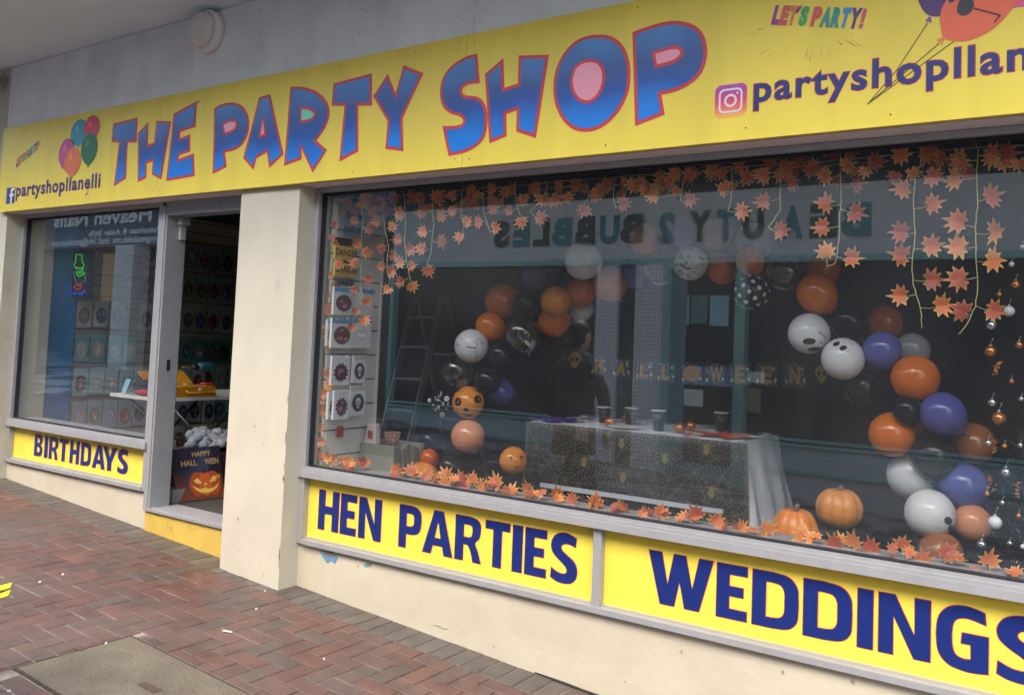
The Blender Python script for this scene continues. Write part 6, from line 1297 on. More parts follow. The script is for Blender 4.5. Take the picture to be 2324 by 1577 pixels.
# things on the table
def on_table(px, py, z=TT+.006): 
    p = atZ(px, py, z); return p
cupm = mat('black_paper_cup', (.018,.018,.017), rough=.35); rim = mat('cup_rim', (.72,.72,.72), rough=.5)
for (px, py, h_, lab) in ((1370,958,.095,'black paper cup with white rim furthest left on the party table'),(1432,962,.10,'black paper cup seen only by its white rim behind the copper pumpkins'),(1494,976,.115,'black paper cup with gold specks in the middle of the party table'),(1636,978,.11,'black paper cup nearest the right end of the party table')):
    p = on_table(px, py); p.y = min(max(p.y, TY0+.06), TY1-.05); t_ = empty('paper_cup', p, lab, 'cup', 'paper cups on the party table'); r_ = .046; h_ *= 1.08
    b = MB(); b.lathe(p, [(r_*.74,0),(r_*.97,h_)], 24); b.build('cup_body', cupm, t_)
    b = MB(); b.lathe(p, [(r_*.97,h_-.003),(r_*1.06,h_),(r_*1.06,h_+.005),(r_*.95,h_+.005)], 24); b.build('rim', rim, t_)
    b = MB(); rr = random.Random(px)
    for k in range(7): a_ = rr.uniform(3.4,6.0); z = rr.uniform(.2,.9)*h_; q = p+Vector((math.cos(a_)*(r_*(.75+.22*z/h_)+.001), math.sin(a_)*(r_*(.75+.22*z/h_)+.001), z)); b.sphere(q, .0035, 6, 4)
    b.build('gold_speck', gold, t_)
cop = mat('copper_foil', (.62,.22,.07), rough=.25, metal=.75)
def pumpkin(name, p, r_, squash, m, label, cat, group=None, ribs=9, stem=True, stemc=(.16,.12,.06), depth=.07):
    t_ = empty(name, p, label, cat, group); b = MB(); n, k = 54, 18; vs_l = []; fs = []
    for i in range(k+1):
        a_ = -math.pi/2+math.pi*i/k
        for j in range(n):
            th = 2*math.pi*j/n; rr = r_*math.cos(a_)**.85*(1-depth*(1-abs(math.cos(ribs*th/2)))**2*1.3) if abs(math.cos(a_)) > 1e-6 else 0; dip = -.16*r_*squash*math.exp(-(rr/(r_*.33))**2) if a_ > 0 else .08*r_*math.exp(-(rr/(r_*.3))**2)
            vs_l.append(Vector(p)+Vector((rr*math.cos(th), rr*math.sin(th), r_*squash*(1+math.sin(a_))+dip)))
    fs = [(i*n+j, i*n+(j+1) % n, (i+1)*n+(j+1) % n, (i+1)*n+j) for i in range(k) for j in range(n)]
    b.add(vs_l, fs, 0, True); b.build('pumpkin_body', m, t_, fixn=False)
    if stem: b = MB(); q = Vector(p)+Vector((0,0,2*r_*squash-.14*r_)); b.tube([q, q+Vector((.02*r_,0,.12*r_)), q+Vector((.08*r_,0,.24*r_))], [.13*r_,.09*r_,.10*r_], 8); b.build('stalk', mat('stalk_%d' % int(stemc[0]*100), stemc, rough=.8), t_)
    return t_
for (px, py, lab) in ((1384,967,'little copper foil pumpkin beside the leftmost paper cup'),(1422,957,'little copper foil pumpkin on the white napkin, second from left'),(1542,981,'little copper foil pumpkin in front of the orange napkins'),(1567,976,'little copper foil pumpkin behind its twin near the orange napkins')):
    p = on_table(px, py); p.y = max(p.y, TY0+.04); pumpkin('mini_pumpkin', p, .039, .78, cop, lab, 'pumpkin', 'copper pumpkins on the party table', 8, True, (.3,.12,.04), .12)
def slab(name, px, py, w_, d_, h_, m, label, cat, rot=0., parts='sheet'):
    p = on_table(px, py); p.y = min(max(p.y, TY0+d_*.4), TY1-d_*.4); t_ = empty(name, p, label, cat); u = Vector((math.cos(rot), math.sin(rot), 0)); w = Vector((-math.sin(rot), math.cos(rot), 0)); b = MB()
    c = [p-u*w_/2-w*d_/2, p+u*w_/2-w*d_/2, p+u*w_/2+w*d_/2, p-u*w_/2+w*d_/2]; b.hexa(c+[q+Vector((0,0,h_)) for q in c]); b.build(parts, m, t_); return t_, p
pur = mat('purple_tissue', (.12,.03,.30), rough=.6); orr = mat('orange_napkin', (.55,.09,.04), rough=.6)
for nm, px, py, w_, m, lab in (('napkin_fan', 1290, 951, .34, pur, 'crumpled purple tissue napkins at the left end of the party table'),('napkin_fan', 1640, 986, .36, orr, 'spread orange red napkins at the right end of the party table')):
    p = on_table(px, py); p.y = TY0+.16; t_ = empty(nm, p, lab, 'napkins'); rr = random.Random(px); b = MB()
    for k in range(13):
        q = p+Vector((rr.uniform(-w_/2,w_/2), rr.uniform(-.11,.10), .004)); a_ = rr.uniform(0,3.14); L = rr.uniform(.06,.10); u = Vector((math.cos(a_), math.sin(a_), 0)); w = Vector((-u.y, u.x, 0))
        b.add([q-u*L, q+w*L*.7+Vector((0,0,rr.uniform(0,.018))), q+u*L+Vector((0,0,rr.uniform(0,.02))), q-w*L*.7+Vector((0,0,rr.uniform(0,.012)))], [(0,1,2,3)])
    b.build('tissue', m, t_, fixn=False)
slab('plate_pack', 1350, 948, .18, .16, .014, mat('pack_lilac', (.30,.28,.38), rough=.3), 'lilac grey pack of plates behind the purple napkins', 'pack', .2)
for (px, py, lab) in ((1418,979,'black rimmed white plate at the table front below the copper pumpkins'),(1688,990,'dark patterned paper plate at the right end of the table')):
    p = on_table(px, py-8); p.y = max(p.y, TY0+.10); t_ = empty('paper_plate', p, lab, 'plate', 'plates on the party table'); b = MB(); b.lathe(p, [(.06,.001),(.085,.004),(.11,.012),(.112,.014),(.108,.014)], 32); b.build('plate', rim if px < 1500 else mat('plate_dark', (.03,.02,.03), rough=.3), t_)
slab('napkin_pack', 1440, 957, .20, .14, .018, mat('napkin_grey', (.42,.42,.45), rough=.5), 'pale grey folded napkins under the second copper pumpkin', 'napkins', .1)
slab('napkin_pack', 1590, 968, .16, .12, .012, mat('napkin_grey', (.42,.42,.45), rough=.5), 'pale grey folded napkins behind the twin copper pumpkins', 'napkins', -.2)
# pumpkins on the platform
def pumpkin_mat(name, c): return mat(name, c, rough=.35, var=.10, vs_=14, dirt=(c[0]*.75, c[1]*.55, c[2]*.4), dsc=28, dth=.62)
c = at(1805,1203,.62); r_ = rad(c, 56); pumpkin('pumpkin', (c.x, c.y, DP), r_, (c.z+rad(c,54)-DP)/(2*r_), pumpkin_mat('pumpkin_skin', (.62,.19,.018)), 'ripe orange pumpkin standing just inside the glass', 'pumpkin')
c = at(1905,1150,1.0); r_ = rad(c, 52); z0 = c.z-rad(c,48)
pumpkin('pumpkin', (c.x, c.y, z0), r_, .88, pumpkin_mat('pumpkin_skin2', (.66,.25,.045)), 'second paler pumpkin raised on a black box behind the first', 'pumpkin')
b = MB(); b.box(c.x-.16, c.x+.16, c.y-.10, c.y+.14, DP, z0-.001); b.box(c.x-.17, c.x+.17, c.y-.11, c.y+.15, z0-.03, z0-.0005); tag(b.build('display_box', mat('box_black', (.015,.015,.018), rough=.5)), 'black display box under the paler pumpkin', 'box')

# ------------------------------------------------------------------ step ladder behind the arch
ld = empty('step_ladder', (-4.9,2.0,IF), 'aluminium step ladder standing in the dark shop behind the window', 'ladder'); lal = mat('ladder_alu', (.25,.25,.26), rough=.4, metal=.6)
YF, YB = 1.75, 2.75; a1, a2 = at(941,672,2.1), at(1006,669,2.1); f1, f2 = at(846,1075,YF), at(903,1120,YF)
f1 = a1+(f1-a1)*((a1.z-IF)/(a1.z-f1.z)); f2 = a2+(f2-a2)*((a2.z-IF)/(a2.z-f2.z))
for a_, c_ in ((a1,f1),(a2,f2)): b = MB(); b.bar(a_, c_, .022, .05); b.build('rail', lal, ld)
bk1, bk2 = Vector((a1.x-.02, 2.75, IF)), Vector((a2.x+.10, 2.75, IF))
for a_, c_ in ((a1,bk1),(a2,bk2)): b = MB(); b.bar(a_+Vector((0,.05,-.02)), c_, .018, .03); b.build('rear_leg', lal, ld)
for z in (1.70,1.45,1.18,.92,.66,.44):
    t_ = (a1.z-z)/(a1.z-IF); p, q = a1.lerp(f1, t_), a2.lerp(f2, t_); b = MB(); b.bar(p, q, .075, .022); b.build('tread', lal, ld)
b = MB(); b.bar(bk1.lerp(a1,.35), bk2.lerp(a2,.35), .02, .02); b.bar(bk1.lerp(a1,.7), bk2.lerp(a2,.7), .02, .02); b.build('brace', lal, ld)

# ------------------------------------------------------------------ HALLOWEEN bunting
bun = empty('letter_bunting', at(1600,822,1.62), 'bunting of speckled black tiles spelling HALLOWEEN across the dark shop', 'bunting')
tile_b = mat('bunting_black', (.020,.020,.028), rough=.5); tile_g = mat('bunting_gold', (.42,.22,.03), rough=.4); spk = mat('bunting_speckle', (.42,.43,.46), rough=.5)
BY = 1.62; TILES = [('skull',1287,1322,797,837,0),('H',1342,1376,808,852,0),('A',1390,1430,815,856,0),('L',1443,1481,821,862,0),('L',1491,1532,822,867,0),('O',1546,1594,822,873,0),('W',1600,1645,824,874,0),('E',1656,1704,824,875,0),('E',1714,1765,824,877,0),('N',1779,1830,824,878,0),('skull',1846,1884,826,872,0)]
tops = []
for k, (s, x0_, x1_, y0_, y1_, _) in enumerate(TILES):
    A_, C_ = at(x0_, y0_, BY), at(x1_, y1_, BY); A_.z = at((x0_+x1_)/2, y0_, BY).z; C_.z = at((x0_+x1_)/2, y1_, BY).z; w_ = C_.x-A_.x; h_ = A_.z-C_.z; tops.append(Vector(((A_.x+C_.x)/2, BY, A_.z)))
    b = MB(); rr = random.Random(k)
    if s == 'skull':
        cx, cz = (A_.x+C_.x)/2, (A_.z+C_.z)/2
        b.add([(cx+w_*.42*math.cos(a_)*(1 if math.sin(a_) > -.3 else .62), BY, cz+h_*.46*math.sin(a_)) for a_ in [2*math.pi*j/20 for j in range(20)]], [tuple(range(20))], 1)
        for sg in (-1,1): b.add([(cx+sg*w_*.17+w_*.11*math.cos(a_), BY-.002, cz+h_*.04+h_*.13*math.sin(a_)) for a_ in [2*math.pi*j/12 for j in range(12)]], [tuple(range(12))], 0)
    else:
        b.box(A_.x, C_.x, BY, BY+.003, C_.z, A_.z, 0)
        for j in range(60):
            x, z = rr.uniform(A_.x+.004, C_.x-.004), rr.uniform(C_.z+.004, A_.z-.004); q = rr.choice((.0018,.0025,.004)); b.add([(x+q*math.cos(a_), BY-.0012, z+q*math.sin(a_)) for a_ in (0,1.2,2.5,3.7,5)], [(0,1,2,3,4)], 2)
        for (fx, fz) in ((.9,.3),(.12,.22),(.82,.75)): b.add([(A_.x+w_*fx+.009*math.cos(a_), BY-.0016, C_.z+h_*fz+.012*math.sin(a_)) for a_ in [2*math.pi*j/10 for j in range(10)]], [tuple(range(10))], 2)
        if s == 'O':
            cx, cz = (A_.x+C_.x)/2, (A_.z+C_.z)/2; b.add([(cx+w_*.40*math.cos(a_), BY-.002, cz+h_*.36*math.sin(a_)) for a_ in [2*math.pi*j/24 for j in range(24)]], [tuple(range(24))], 1)
            for sg in (-1,1): b.add([(cx+sg*w_*.15-.006, BY-.003, cz+.005), (cx+sg*w_*.15+.006, BY-.003, cz+.005), (cx+sg*w_*.15, BY-.003, cz+.014)], [(0,1,2)], 0)
            b.add([(cx-w_*.2, BY-.003, cz-.008), (cx, BY-.003, cz-.02), (cx+w_*.2, BY-.003, cz-.008), (cx, BY-.003, cz-.014)], [(0,1,2,3)], 0)
        else: put_text(b, s, A_.x+w_*.26, C_.x-w_*.26 if s != 'W' else C_.x-w_*.1, C_.z+h_*.12, A_.z-h_*.12, BY-.0025, 1, .05)
    b.build('letter_tile' if s != 'skull' else 'skull_tile', [tile_b, tile_g, spk], bun, fixn=False)
b = MB(); b.tube([tops[0]+Vector((-.5,0,.1))]+[p+Vector((0,.002,0)) for p in tops]+[tops[-1]+Vector((.5,0,.03))], .0015, 5); b.build('string', mat('string_black', (.05,.05,.05)), bun)

# ------------------------------------------------------------------ maple leaf garlands
def leaf_mat():
    m = bpy.data.materials.new('maple_leaf'); m.use_nodes = True; t = m.node_tree; b_ = t.nodes['Principled BSDF']; b_.inputs['Roughness'].default_value = .55
    a_ = t.nodes.new('ShaderNodeAttribute'); a_.attribute_name = 'edge'; tc = t.nodes.new('ShaderNodeTexCoord'); n_ = t.nodes.new('ShaderNodeTexNoise'); n_.inputs['Scale'].default_value = 60; t.links.new(tc.outputs['Object'], n_.inputs[0])
    oi = t.nodes.new('ShaderNodeObjectInfo'); ma = t.nodes.new('ShaderNodeMath'); ma.operation = 'MULTIPLY_ADD'; ma.inputs[1].default_value = .25; t.links.new(n_.outputs['Fac'], ma.inputs[0]); t.links.new(a_.outputs['Fac'], ma.inputs[2])
    cr = t.nodes.new('ShaderNodeValToRGB'); e = cr.color_ramp.elements; e[0].position = .15; e[0].color = (.55,.09,.035,1); e[1].position = 1.02; e[1].color = (.74,.52,.14,1)
    for q, c_ in ((.6,(.58,.15,.05,1)),(.85,(.66,.28,.07,1))): x = e.new(q); x.color = c_
    t.links.new(ma.outputs[0], cr.inputs[0]); hs_ = t.nodes.new('ShaderNodeHueSaturation'); mr = t.nodes.new('ShaderNodeMapRange'); mr.inputs[3].default_value = .488; mr.inputs[4].default_value = .52; t.links.new(oi.outputs['Random'], mr.inputs[0]); t.links.new(mr.outputs[0], hs_.inputs['Hue'])
    mr2 = t.nodes.new('ShaderNodeMapRange'); mr2.inputs[3].default_value = .55; mr2.inputs[4].default_value = 1.12; t.links.new(oi.outputs['Random'], mr2.inputs[0]); t.links.new(mr2.outputs[0], hs_.inputs['Value'])
    t.links.new(cr.outputs[0], hs_.inputs['Color']); t.links.new(hs_.outputs[0], b_.inputs['Base Color']); return m
LEAF = leaf_mat(); STEM = mat('garland_stem', (.42,.40,.16), rough=.5)
def leaf_mesh(seed):
    """nine pointed cupped maple leaf of unit radius in the local x-z plane, stalk end at the origin side -z"""
    rr = random.Random(seed); tips = [(-1.0,.42),(-.95,-.05),(-.62,.62+.1),(-.30,.70),(0,1.05),(.30,.70),(.62,.72),(.95,-.05),(1.0,.42)]
    angs = [-152,-110,-73,-36,0,36,73,110,152]; lens = [.66,.90,1.0,.92,1.12,.92,1.0,.90,.66]; pts = []; ed = []
    for k, (a_, L) in enumerate(zip(angs, lens)):
        a_ = R(a_+rr.uniform(-4,4)); L *= rr.uniform(.92,1.06); pts.append((math.sin(a_)*L, math.cos(a_)*L)); ed.append(1.)
        if k < 8: am = R((angs[k]+angs[k+1])/2+rr.uniform(-3,3)); q = rr.uniform(.50,.58); pts.append((math.sin(am)*q, math.cos(am)*q)); ed.append(.75)
    pts.append((.08,-.34)); ed.append(.9); pts.append((0,-.24)); ed.append(.9); pts.append((-.08,-.34)); ed.append(.9)
    inner = [(p[0]*.72, p[1]*.72) for p in pts]; mid = [(p[0]*.30, p[1]*.30) for p in pts]; n = len(pts); fold = rr.uniform(.10,.50); cup = rr.uniform(-.22,.30); tw = rr.uniform(-.35,.35); bend = rr.uniform(-.25,.25)
    def z(p): r2 = p[0]**2+p[1]**2; return -fold*abs(p[0])+cup*r2+tw*p[0]*p[1]+bend*p[1]*abs(p[1])
    allp = pts+inner+mid+[(0,0)]; vs_l = [(p[0], z(p), p[1]) for p in allp]; fs = []
    for i in range(n): j = (i+1) % n; fs += [(i, j, n+j, n+i), (n+i, n+j, 2*n+j, 2*n+i), (2*n+i, 2*n+j, 3*n)]
    me = bpy.data.meshes.new('leaf'); me.from_pydata(vs_l, [], fs); me.materials.append(LEAF); a_ = me.attributes.new('edge', 'FLOAT', 'POINT')
    vals = ed+[.30]*n+[.08]*n+[.2]
    for i, v in enumerate(vals): a_.data[i].value = v
    for p in me.polygons: p.use_smooth = True
    return me
LM = [leaf_mesh(k) for k in range(16)]
lrnd = random.Random(77)
def garland(label, fn, stem, leaves, Y=.24, base_r=None, jit=.03, sw=.0022, name='leaf_garland', floor=None, extra=0):
    pts = [at(*fn(*p), Y) for p in stem] if stem else []
    org = pts[0] if pts else at(*fn(leaves[0][0], leaves[0][1]), Y)
    t_ = empty(name, org, label, 'garland', 'maple leaf garlands framing the window')
    if pts:
        sm = []
        for a_, c_ in zip(pts, pts[1:]):
            for k in range(4): sm.append(a_.lerp(c_, k/4)+Vector((lrnd.uniform(-.002,.002), 0, 0)))
        sm.append(pts[-1]); b = MB(); b.tube(sm, sw, 6); b.build('stem', STEM, t_)
    b = MB()
    for lf in leaves:
        g = fn
        if len(lf) > 3: g = lf[3]
        Yl = Y+lrnd.uniform(-jit, jit)*.6+.0; c = at(*g(lf[0], lf[1]), Yl); e = at(*g(lf[0]+lf[2], lf[1]), Yl); r_ = abs(e.x-c.x)/max(.5, 1)*.98
        r_ = rad(c, lf[2]/SCL[g]/1.59639)*1.27
        o = bpy.data.objects.new('leaf', lrnd.choice(LM)); COL.objects.link(o); o.parent = t_; o.location = c-org
        down = math.pi if floor is None else 0
        if pts and floor is None:
            near = min(sm, key=lambda q: (q-c).length); d = near-c; base = math.atan2(-d.x, -d.z) if False else math.atan2(d.x, d.z)  # stalk points to the stem
            rot = base+math.pi; b.tube([c+Vector((d.x, 0, d.z)).normalized()*r_*.25 if d.length > 1e-4 else c, (c+near)/2+Vector((0,0,-.006)), near], .0016, 5)
        else: rot = lrnd.uniform(-.7,.7); b.tube([c+Vector((0,0,-r_*.25)), c+Vector((.008,0,-r_*1.0)), c+Vector((.012,0,-r_*1.5))], .0018, 5)
        o.rotation_euler = (lrnd.uniform(-.35,.35), rot, lrnd.uniform(-.45,.45)+.17*abs(c.x)); o.rotation_mode = 'YXZ' if False else 'XYZ'; o.scale = (r_, r_, r_); o['_o'] = list(c)
    if b.v: b.build('stalks', STEM, t_)
    if floor is not None:
        x0_, x1_ = floor
        for k in range(extra):
            x = lrnd.uniform(x0_, x1_); r_ = lrnd.uniform(.030,.044); c = Vector((x, lrnd.uniform(.21,.30), .716+lrnd.uniform(.0,.035))); o = bpy.data.objects.new('leaf', lrnd.choice(LM)); COL.objects.link(o); o.parent = t_; o.location = c-org; o.rotation_euler = (R(-90)+lrnd.uniform(.2,1.5), lrnd.uniform(-.9,.9), lrnd.uniform(-.8,1.2)); o.scale = (r_,)*3; o['_o'] = list(c)
    return t_
Z1, Z2, Z3, Z4, Z5, Z6, Z7, Z8 = ZO(1100,650,2.629), ZO(1700,650,2.629), ZO(2300,500,2.629), ZO(2910,500,2.629), ZO(3000,1050,2.427), ZO(1100,950,3.943), ZO(1100,1350,3.943), ZO(1100,1150,2.426)
SCL = {Z1:2.629, Z2:2.629, Z3:2.629, Z4:2.629, Z5:2.427, Z6:3.943, Z7:3.943, Z8:2.426, ZH:1.9367, ZI:1.9367, ZJ:2.5556}
garland('maple leaf strand hanging over the DANGER packs, leftmost of the top strands', Z1, [(555,150),(565,400),(550,600),(555,750),(545,900),(545,1030)], [(560,215,70),(600,170,60),(490,390,50),(625,470,60),(505,615,55),(600,700,58),(490,800,55),(605,950,55),(490,1050,45),(590,1150,55),(495,1250,45),(575,1340,58),(460,1400,48)])
garland('maple leaf strand ending in one dangling leaf, second top strand from the left', Z1, [(775,130),(750,330),(780,500),(810,640),(795,800),(800,900),(825,960),(810,1010)], [(720,215,60),(860,180,60),(700,400,55),(835,445,55),(800,310,50),(750,660,50),(850,720,55),(745,830,50),(835,880,60),(805,1045,52),(910,790,58)])
garland('maple leaf strand ending in a pair of leaves, third top strand from the left', Z1, [(950,110),(965,270),(970,420),(960,600),(985,800),(1020,970)], [(1030,175,75),(1105,180,60),(920,340,60),(900,570,55),(1010,670,62),(1035,825,50),(930,970,60),(1030,1010,62)])
garland('maple leaf strand curling to a single leaf left of the mirrored salon lettering', Z1, [(1235,90),(1225,300),(1240,420),(1225,550),(1215,700),(1170,820)], [(1265,175,75),(1130,320,55),(1305,350,62),(1140,500,58),(1310,590,65),(1120,660,60),(1185,860,65)])
garland('short maple leaf strand with five leaves above the mirrored letter S', Z1, [(1515,60),(1500,350),(1530,450),(1510,500)], [(1425,155,55),(1420,300,55),(1595,170,60),(1560,400,62),(1495,545,60),(1660,410,60),(1590,90,55)])
garland('short maple leaf strand hanging onto the mirrored letter S', Z1, [(1710,50),(1710,300),(1750,430),(1780,500)], [(1785,90,60),(1795,285,58),(1830,460,62)])
garland('short maple leaf strand above the mirrored letters L E', Z2, [(440,20),(440,200),(490,350)], [(400,105,60),(500,210,62),(380,300,50),(500,400,66)])
garland('maple leaf strand with a cluster of four leaves above the mirrored L B', Z2, [(740,20),(735,130),(680,210),(580,300),(620,350)], [(640,80,65),(840,70,65),(700,180,70),(810,190,70),(675,365,72)])
garland('short maple leaf strand above the mirrored B B', Z2, [(1115,20),(1120,100),(1150,150),(1100,230)], [(1020,60,70),(1190,150,68),(1090,285,72),(1260,110,62)])
garland('short maple leaf strand ending beside the pale orange balloon', Z2, [(1380,50),(1370,180),(1400,280)], [(1310,70,75),(1465,235,75),(1250,90,62),(1480,30,60)])
garland('dense short maple leaf strand above the mirrored figure 2', Z2, [(1895,40),(1900,160)], [(1560,60,75),(1640,40,70),(1760,160,72),(1830,50,75),(1700,90,65),(1900,30,60)])
garland('maple leaf strand ending over the mirrored letter Y', Z3, [(470,300),(460,450),(435,600)], [(45,440,62),(390,340,75),(540,340,70),(525,590,78),(300,420,60),(250,370,60)])
garland('maple leaf strand ending in a leaf above the mirrored T', Z3, [(920,270),(930,450),(915,590),(885,700),(950,705)], [(760,300,75),(980,270,75),(840,490,78),(1060,380,85),(1010,700,82),(700,260,65)])
garland('maple leaf strand kinked to one low leaf over the pale grey balloon', Z3, [(1370,240),(1385,450),(1385,690),(1270,850),(1320,880)], [(1230,370,80),(1430,290,88),(1490,430,82),(1230,610,82),(1390,880,88),(1300,230,70),(1560,220,70)])
garland('long maple leaf strand hooked at its end, third from the right', Z4, [(355,130),(355,350),(365,600),(345,750),(345,930),(320,1130),(300,1200),(230,1220),(225,1180)], [(110,270,80),(220,370,82),(400,270,85),(510,450,92),(210,630,92),(490,710,98),(185,850,90),(215,1090,92),(455,1140,92),(690,230,95),(910,160,98),(300,150,80),(450,140,75)])
garland('longest maple leaf strand, second from the right edge', Z4, [(1110,150),(1120,260),(1070,350),(1050,600),(1065,900),(1035,1220),(1050,1400),(1105,1577),(1125,1660),(1128,1810)], [(1180,110,95),(1300,190,90),(1225,370,95),(955,490,98),(1225,630,95),(945,900,102),(1210,1030,102),(930,1120,104),(1220,1350,102),(935,1500,98),(1310,1600,104)])
garland('long maple leaf strand at the right edge above the christmas tree', Z4, [(1640,40),(1670,120),(1650,300),(1665,600),(1640,850),(1645,1100),(1665,1400),(1640,1600),(1560,1770),(1480,1870)], [(1480,210,98),(1780,170,112),(1930,150,105),(1780,560,112),(1455,400,98),(1480,800,112),(1830,900,112),(1485,1040,112),(1800,1160,114),(1490,1340,114),(1520,1650,102),(1810,1640,102)])
tg_ = empty('leaf_garland', (-2,.25,2.40), 'row of maple leaves strung along the top edge of the window glass', 'garland', 'maple leaf garlands framing the window'); org = Vector((-2,.25,2.40))
b = MB(); b.tube([(-4.15+.15*k, .25+lrnd.uniform(-.01,.01), 2.405+lrnd.uniform(-.006,.006)) for k in range(31)], .0018, 5); b.build('stem', STEM, tg_)
for k in range(74):
    x = lerp(-4.12, .35, (k+lrnd.uniform(-.4,.4))/74); z = 2.345+lrnd.uniform(-.035,.045)
    o = bpy.data.objects.new('leaf', lrnd.choice(LM)); COL.objects.link(o); o.parent = tg_; o.location = Vector((x, lrnd.uniform(.22,.30), z))-org; o.rotation_euler = (lrnd.uniform(-.4,.4), math.pi+lrnd.uniform(-.8,.8), lrnd.uniform(-.6,.6)+.16*abs(x)); o.scale = (lrnd.uniform(.036,.047),)*3; o['_o'] = [x, .25, z]
garland('maple leaf column climbing the left edge of the display window', Z7, [(235,-1500),(215,-1290),(330,-1080),(310,-820),(240,-680),(262,-400),(250,-80),(180,250),(165,600),(180,900),(130,1200),(180,1320)],
  [(410,220,58,Z1),(295,440,48,Z1),(275,560,45,Z1),(295,620,45,Z1),(330,810,55,Z1),(260,910,42,Z1),(310,1030,60,Z1),(215,1110,42,Z1),(225,1240,58,Z1),(220,1390,55,Z1),(205,1480,50,Z1),(225,1560,55,Z1),(240,0,62),(350,-10,75),(350,170,88),(300,300,88),(260,400,60),(270,550,78),(240,780,72),(245,980,78),(210,1100,84),(240,1200,84),(330,1200,88),(390,1240,88),(610,1250,88),(830,1270,88)], Y=.23)
garland('maple leaf garland lying along the inner window sill', ZH, [(190,70),(600,135),(1000,190),(1400,255),(1800,330),(2300,425)], 
  [(820,1330,58,Z8),(945,1345,62,Z8),(1100,1370,60,Z8),(1250,1385,68,Z8),(1250,1450,62,Z8),(1385,1420,74,Z8),(1400,1470,60,Z8),(1490,1420,58,Z8),(1580,1490,58,Z8),(1690,1450,74,Z8),(1830,1530,68,Z8),
   (1675,230,52,ZH),(1690,290,40,ZH),(1875,265,54,ZH),(1985,310,50,ZH),(2145,315,54,ZH),(2310,370,46,ZH),(110,130,56,ZI),(110,180,40,ZI),(310,175,60,ZI),(480,215,48,ZI),(570,210,60,ZI),(810,215,68,ZI),(955,265,62,ZI),(1125,310,64,ZI),(1310,325,70,ZI),(1570,390,78,ZI),(1790,430,66,ZI),(1920,410,72,ZI),(2040,450,66,ZI),(2260,430,66,ZI),
   (1130,320,92,ZJ),(1360,270,98,ZJ),(1745,330,98,ZJ),(1610,440,55,ZJ),(320,180,92,ZJ)], Y=.27, floor=(-4.12,.35), extra=80)

# ------------------------------------------------------------------ black christmas tree with baubles
tr = empty('christmas_tree', (-.06,1.02,DP), 'black tinsel christmas tree hung with orange and silver baubles at the right edge', 'tree')
tin = mat('black_tinsel', (.04,.05,.053), rough=.25, spec=.8); b = MB(); rr = random.Random(8); TC = Vector((-.06,1.02,DP))
b.tube([TC, TC+Vector((0,0,1.75))], [.02,.008], 8); b.build('trunk', mat('tree_trunk_black', (.02,.02,.02)), tr)
b = MB()
for k in range(1100):
    h = rr.uniform(.02,1.0)**.9; z = .12+1.6*h; R1 = .50*(1-h*.93)+.03; a_ = rr.uniform(0,2*math.pi); tip = TC+Vector((math.cos(a_)*R1, math.sin(a_)*R1*.85, z-.07)); root = TC+Vector((0,0,z))
    for s in range(7):
        q = root.lerp(tip, .25+.75*(s+rr.random())/7); 
        for m_ in range(3):
            d = Vector((rr.uniform(-1,1), rr.uniform(-1,1), rr.uniform(-.9,.9))).normalized(); w = d.orthogonal().normalized()*.0022; L = rr.uniform(.03,.055); b.add([q-w, q+w, q+d*L], [(0,1,2)])
b.build('branches', tin, tr, fixn=False)
bo = mat('bauble_copper', (.55,.20,.05), rough=.18, metal=.7); bs_ = mat('bauble_silver', (.55,.56,.58), rough=.15, metal=.85); bw = mat('bauble_white', (.62,.63,.66), rough=.25); cap = mat('bauble_cap', (.5,.5,.5), rough=.3, metal=.9)
EXB = [(2318,905,'silver'),(2296,865,'copper'),(2280,1012,'copper'),(2316,1010,'silver'),(2275,1140,'silver'),(2312,1170,'copper'),(2240,1120,'copper'),(2292,1232,'silver'),(2322,1240,'white'),(2320,560,'silver'),(2296,600,'white'),(2268,668,'copper')]
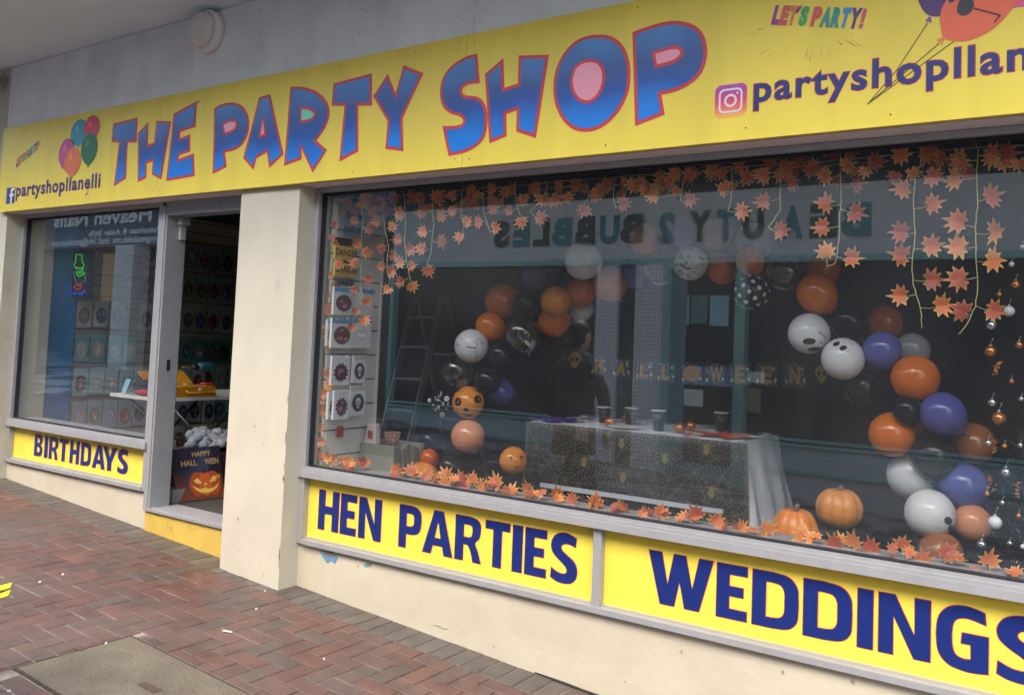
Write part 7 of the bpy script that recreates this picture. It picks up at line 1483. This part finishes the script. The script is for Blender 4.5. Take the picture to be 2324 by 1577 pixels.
for (px, py, r_, m, lab) in ((2290,706,12,bw,'white bauble highest on the black tree'),(2305,646,10,bo,'copper bauble above the white one near the window edge'),(2248,797,13,bo,'copper bauble hanging left of the tree below a leaf'),(2313,783,9,bo,'small copper bauble at the right edge of the picture'),
    (2252,913,9,bs_,'small silver bauble above the copper one on a cord'),(2267,949,15,bo,'larger copper bauble on a pale cord in mid tree'),(2243,1005,8,bs_,'small mirror silver bauble beside the brown balloon'),(2283,1071,11,bs_,'silver bauble under the mirrored rail'),(2258,1185,15,bw,'plain white bauble low on the tree'),
    (2303,1300,12,bo,'gold copper bauble at the foot of the tree above the sill'),(2228,1235,10,bs_,'silver bauble half behind the leaf at the tree foot'),(2250,738,11,bs_,'silver crumpled ornament under the rightmost low leaf')) + tuple((x, y, 6, {'silver': bs_, 'copper': bo, 'white': bw}[k_], 'tiny %s bauble %s on the black tree' % (k_, w_)) for (x, y, k_), w_ in zip(EXB, ('at mid height near the edge','just above the small silver bauble','left of the copper cord bauble level','at the very edge level with the mirror bauble','between the silver and plain white baubles','at the edge right of the plain white bauble','left of the silver bauble under the rail','above the foot of the tree','at the edge above the lowest copper one','highest at the very edge','above the topmost copper bauble','left of the white bauble near the top'))):
    c = at(px, py, .50 if py > 1200 else .55); rr_ = rad(c, r_); t_ = empty('bauble', c, lab, 'bauble', 'baubles on the black tree'); b = MB(); b.sphere(c, rr_, 22, 14); b.build('ball', m, t_)
    b = MB(); b.lathe(c+Vector((0,0,rr_*.95)), [(rr_*.25,0),(rr_*.25,rr_*.25),(rr_*.12,rr_*.32)], 10); b.tube([c+Vector((0,0,rr_*1.2)), c+Vector((rr_*.4,0,rr_*2.4))], .0012, 4); b.build('cap', cap, t_)
for (px, py, lab) in ((2262,835,'copper leaf shaped ornament in mid tree'),(2256,1010,'twisted copper ornament by the mirror silver bauble'),(2252,1095,'twisted copper strip ornament under the rail'),(2310,1110,'thin copper squiggle ornament at the right edge')):
    c = at(px, py, .55); t_ = empty('tree_ornament', c, lab, 'ornament', 'copper ornaments on the black tree'); b = MB(); rr = random.Random(px+py)
    for k in range(9): 
        q = c+Vector((rr.uniform(-.012,.012), 0, .03-.007*k)); b.add([q, q+Vector((rr.uniform(.008,.025)*rr.choice((-1,1)), rr.uniform(-.01,.01), rr.uniform(-.012,.004))), q+Vector((0,0,-.011))], [(0,1,2)])
    b.build('foil', cop, t_, fixn=False)
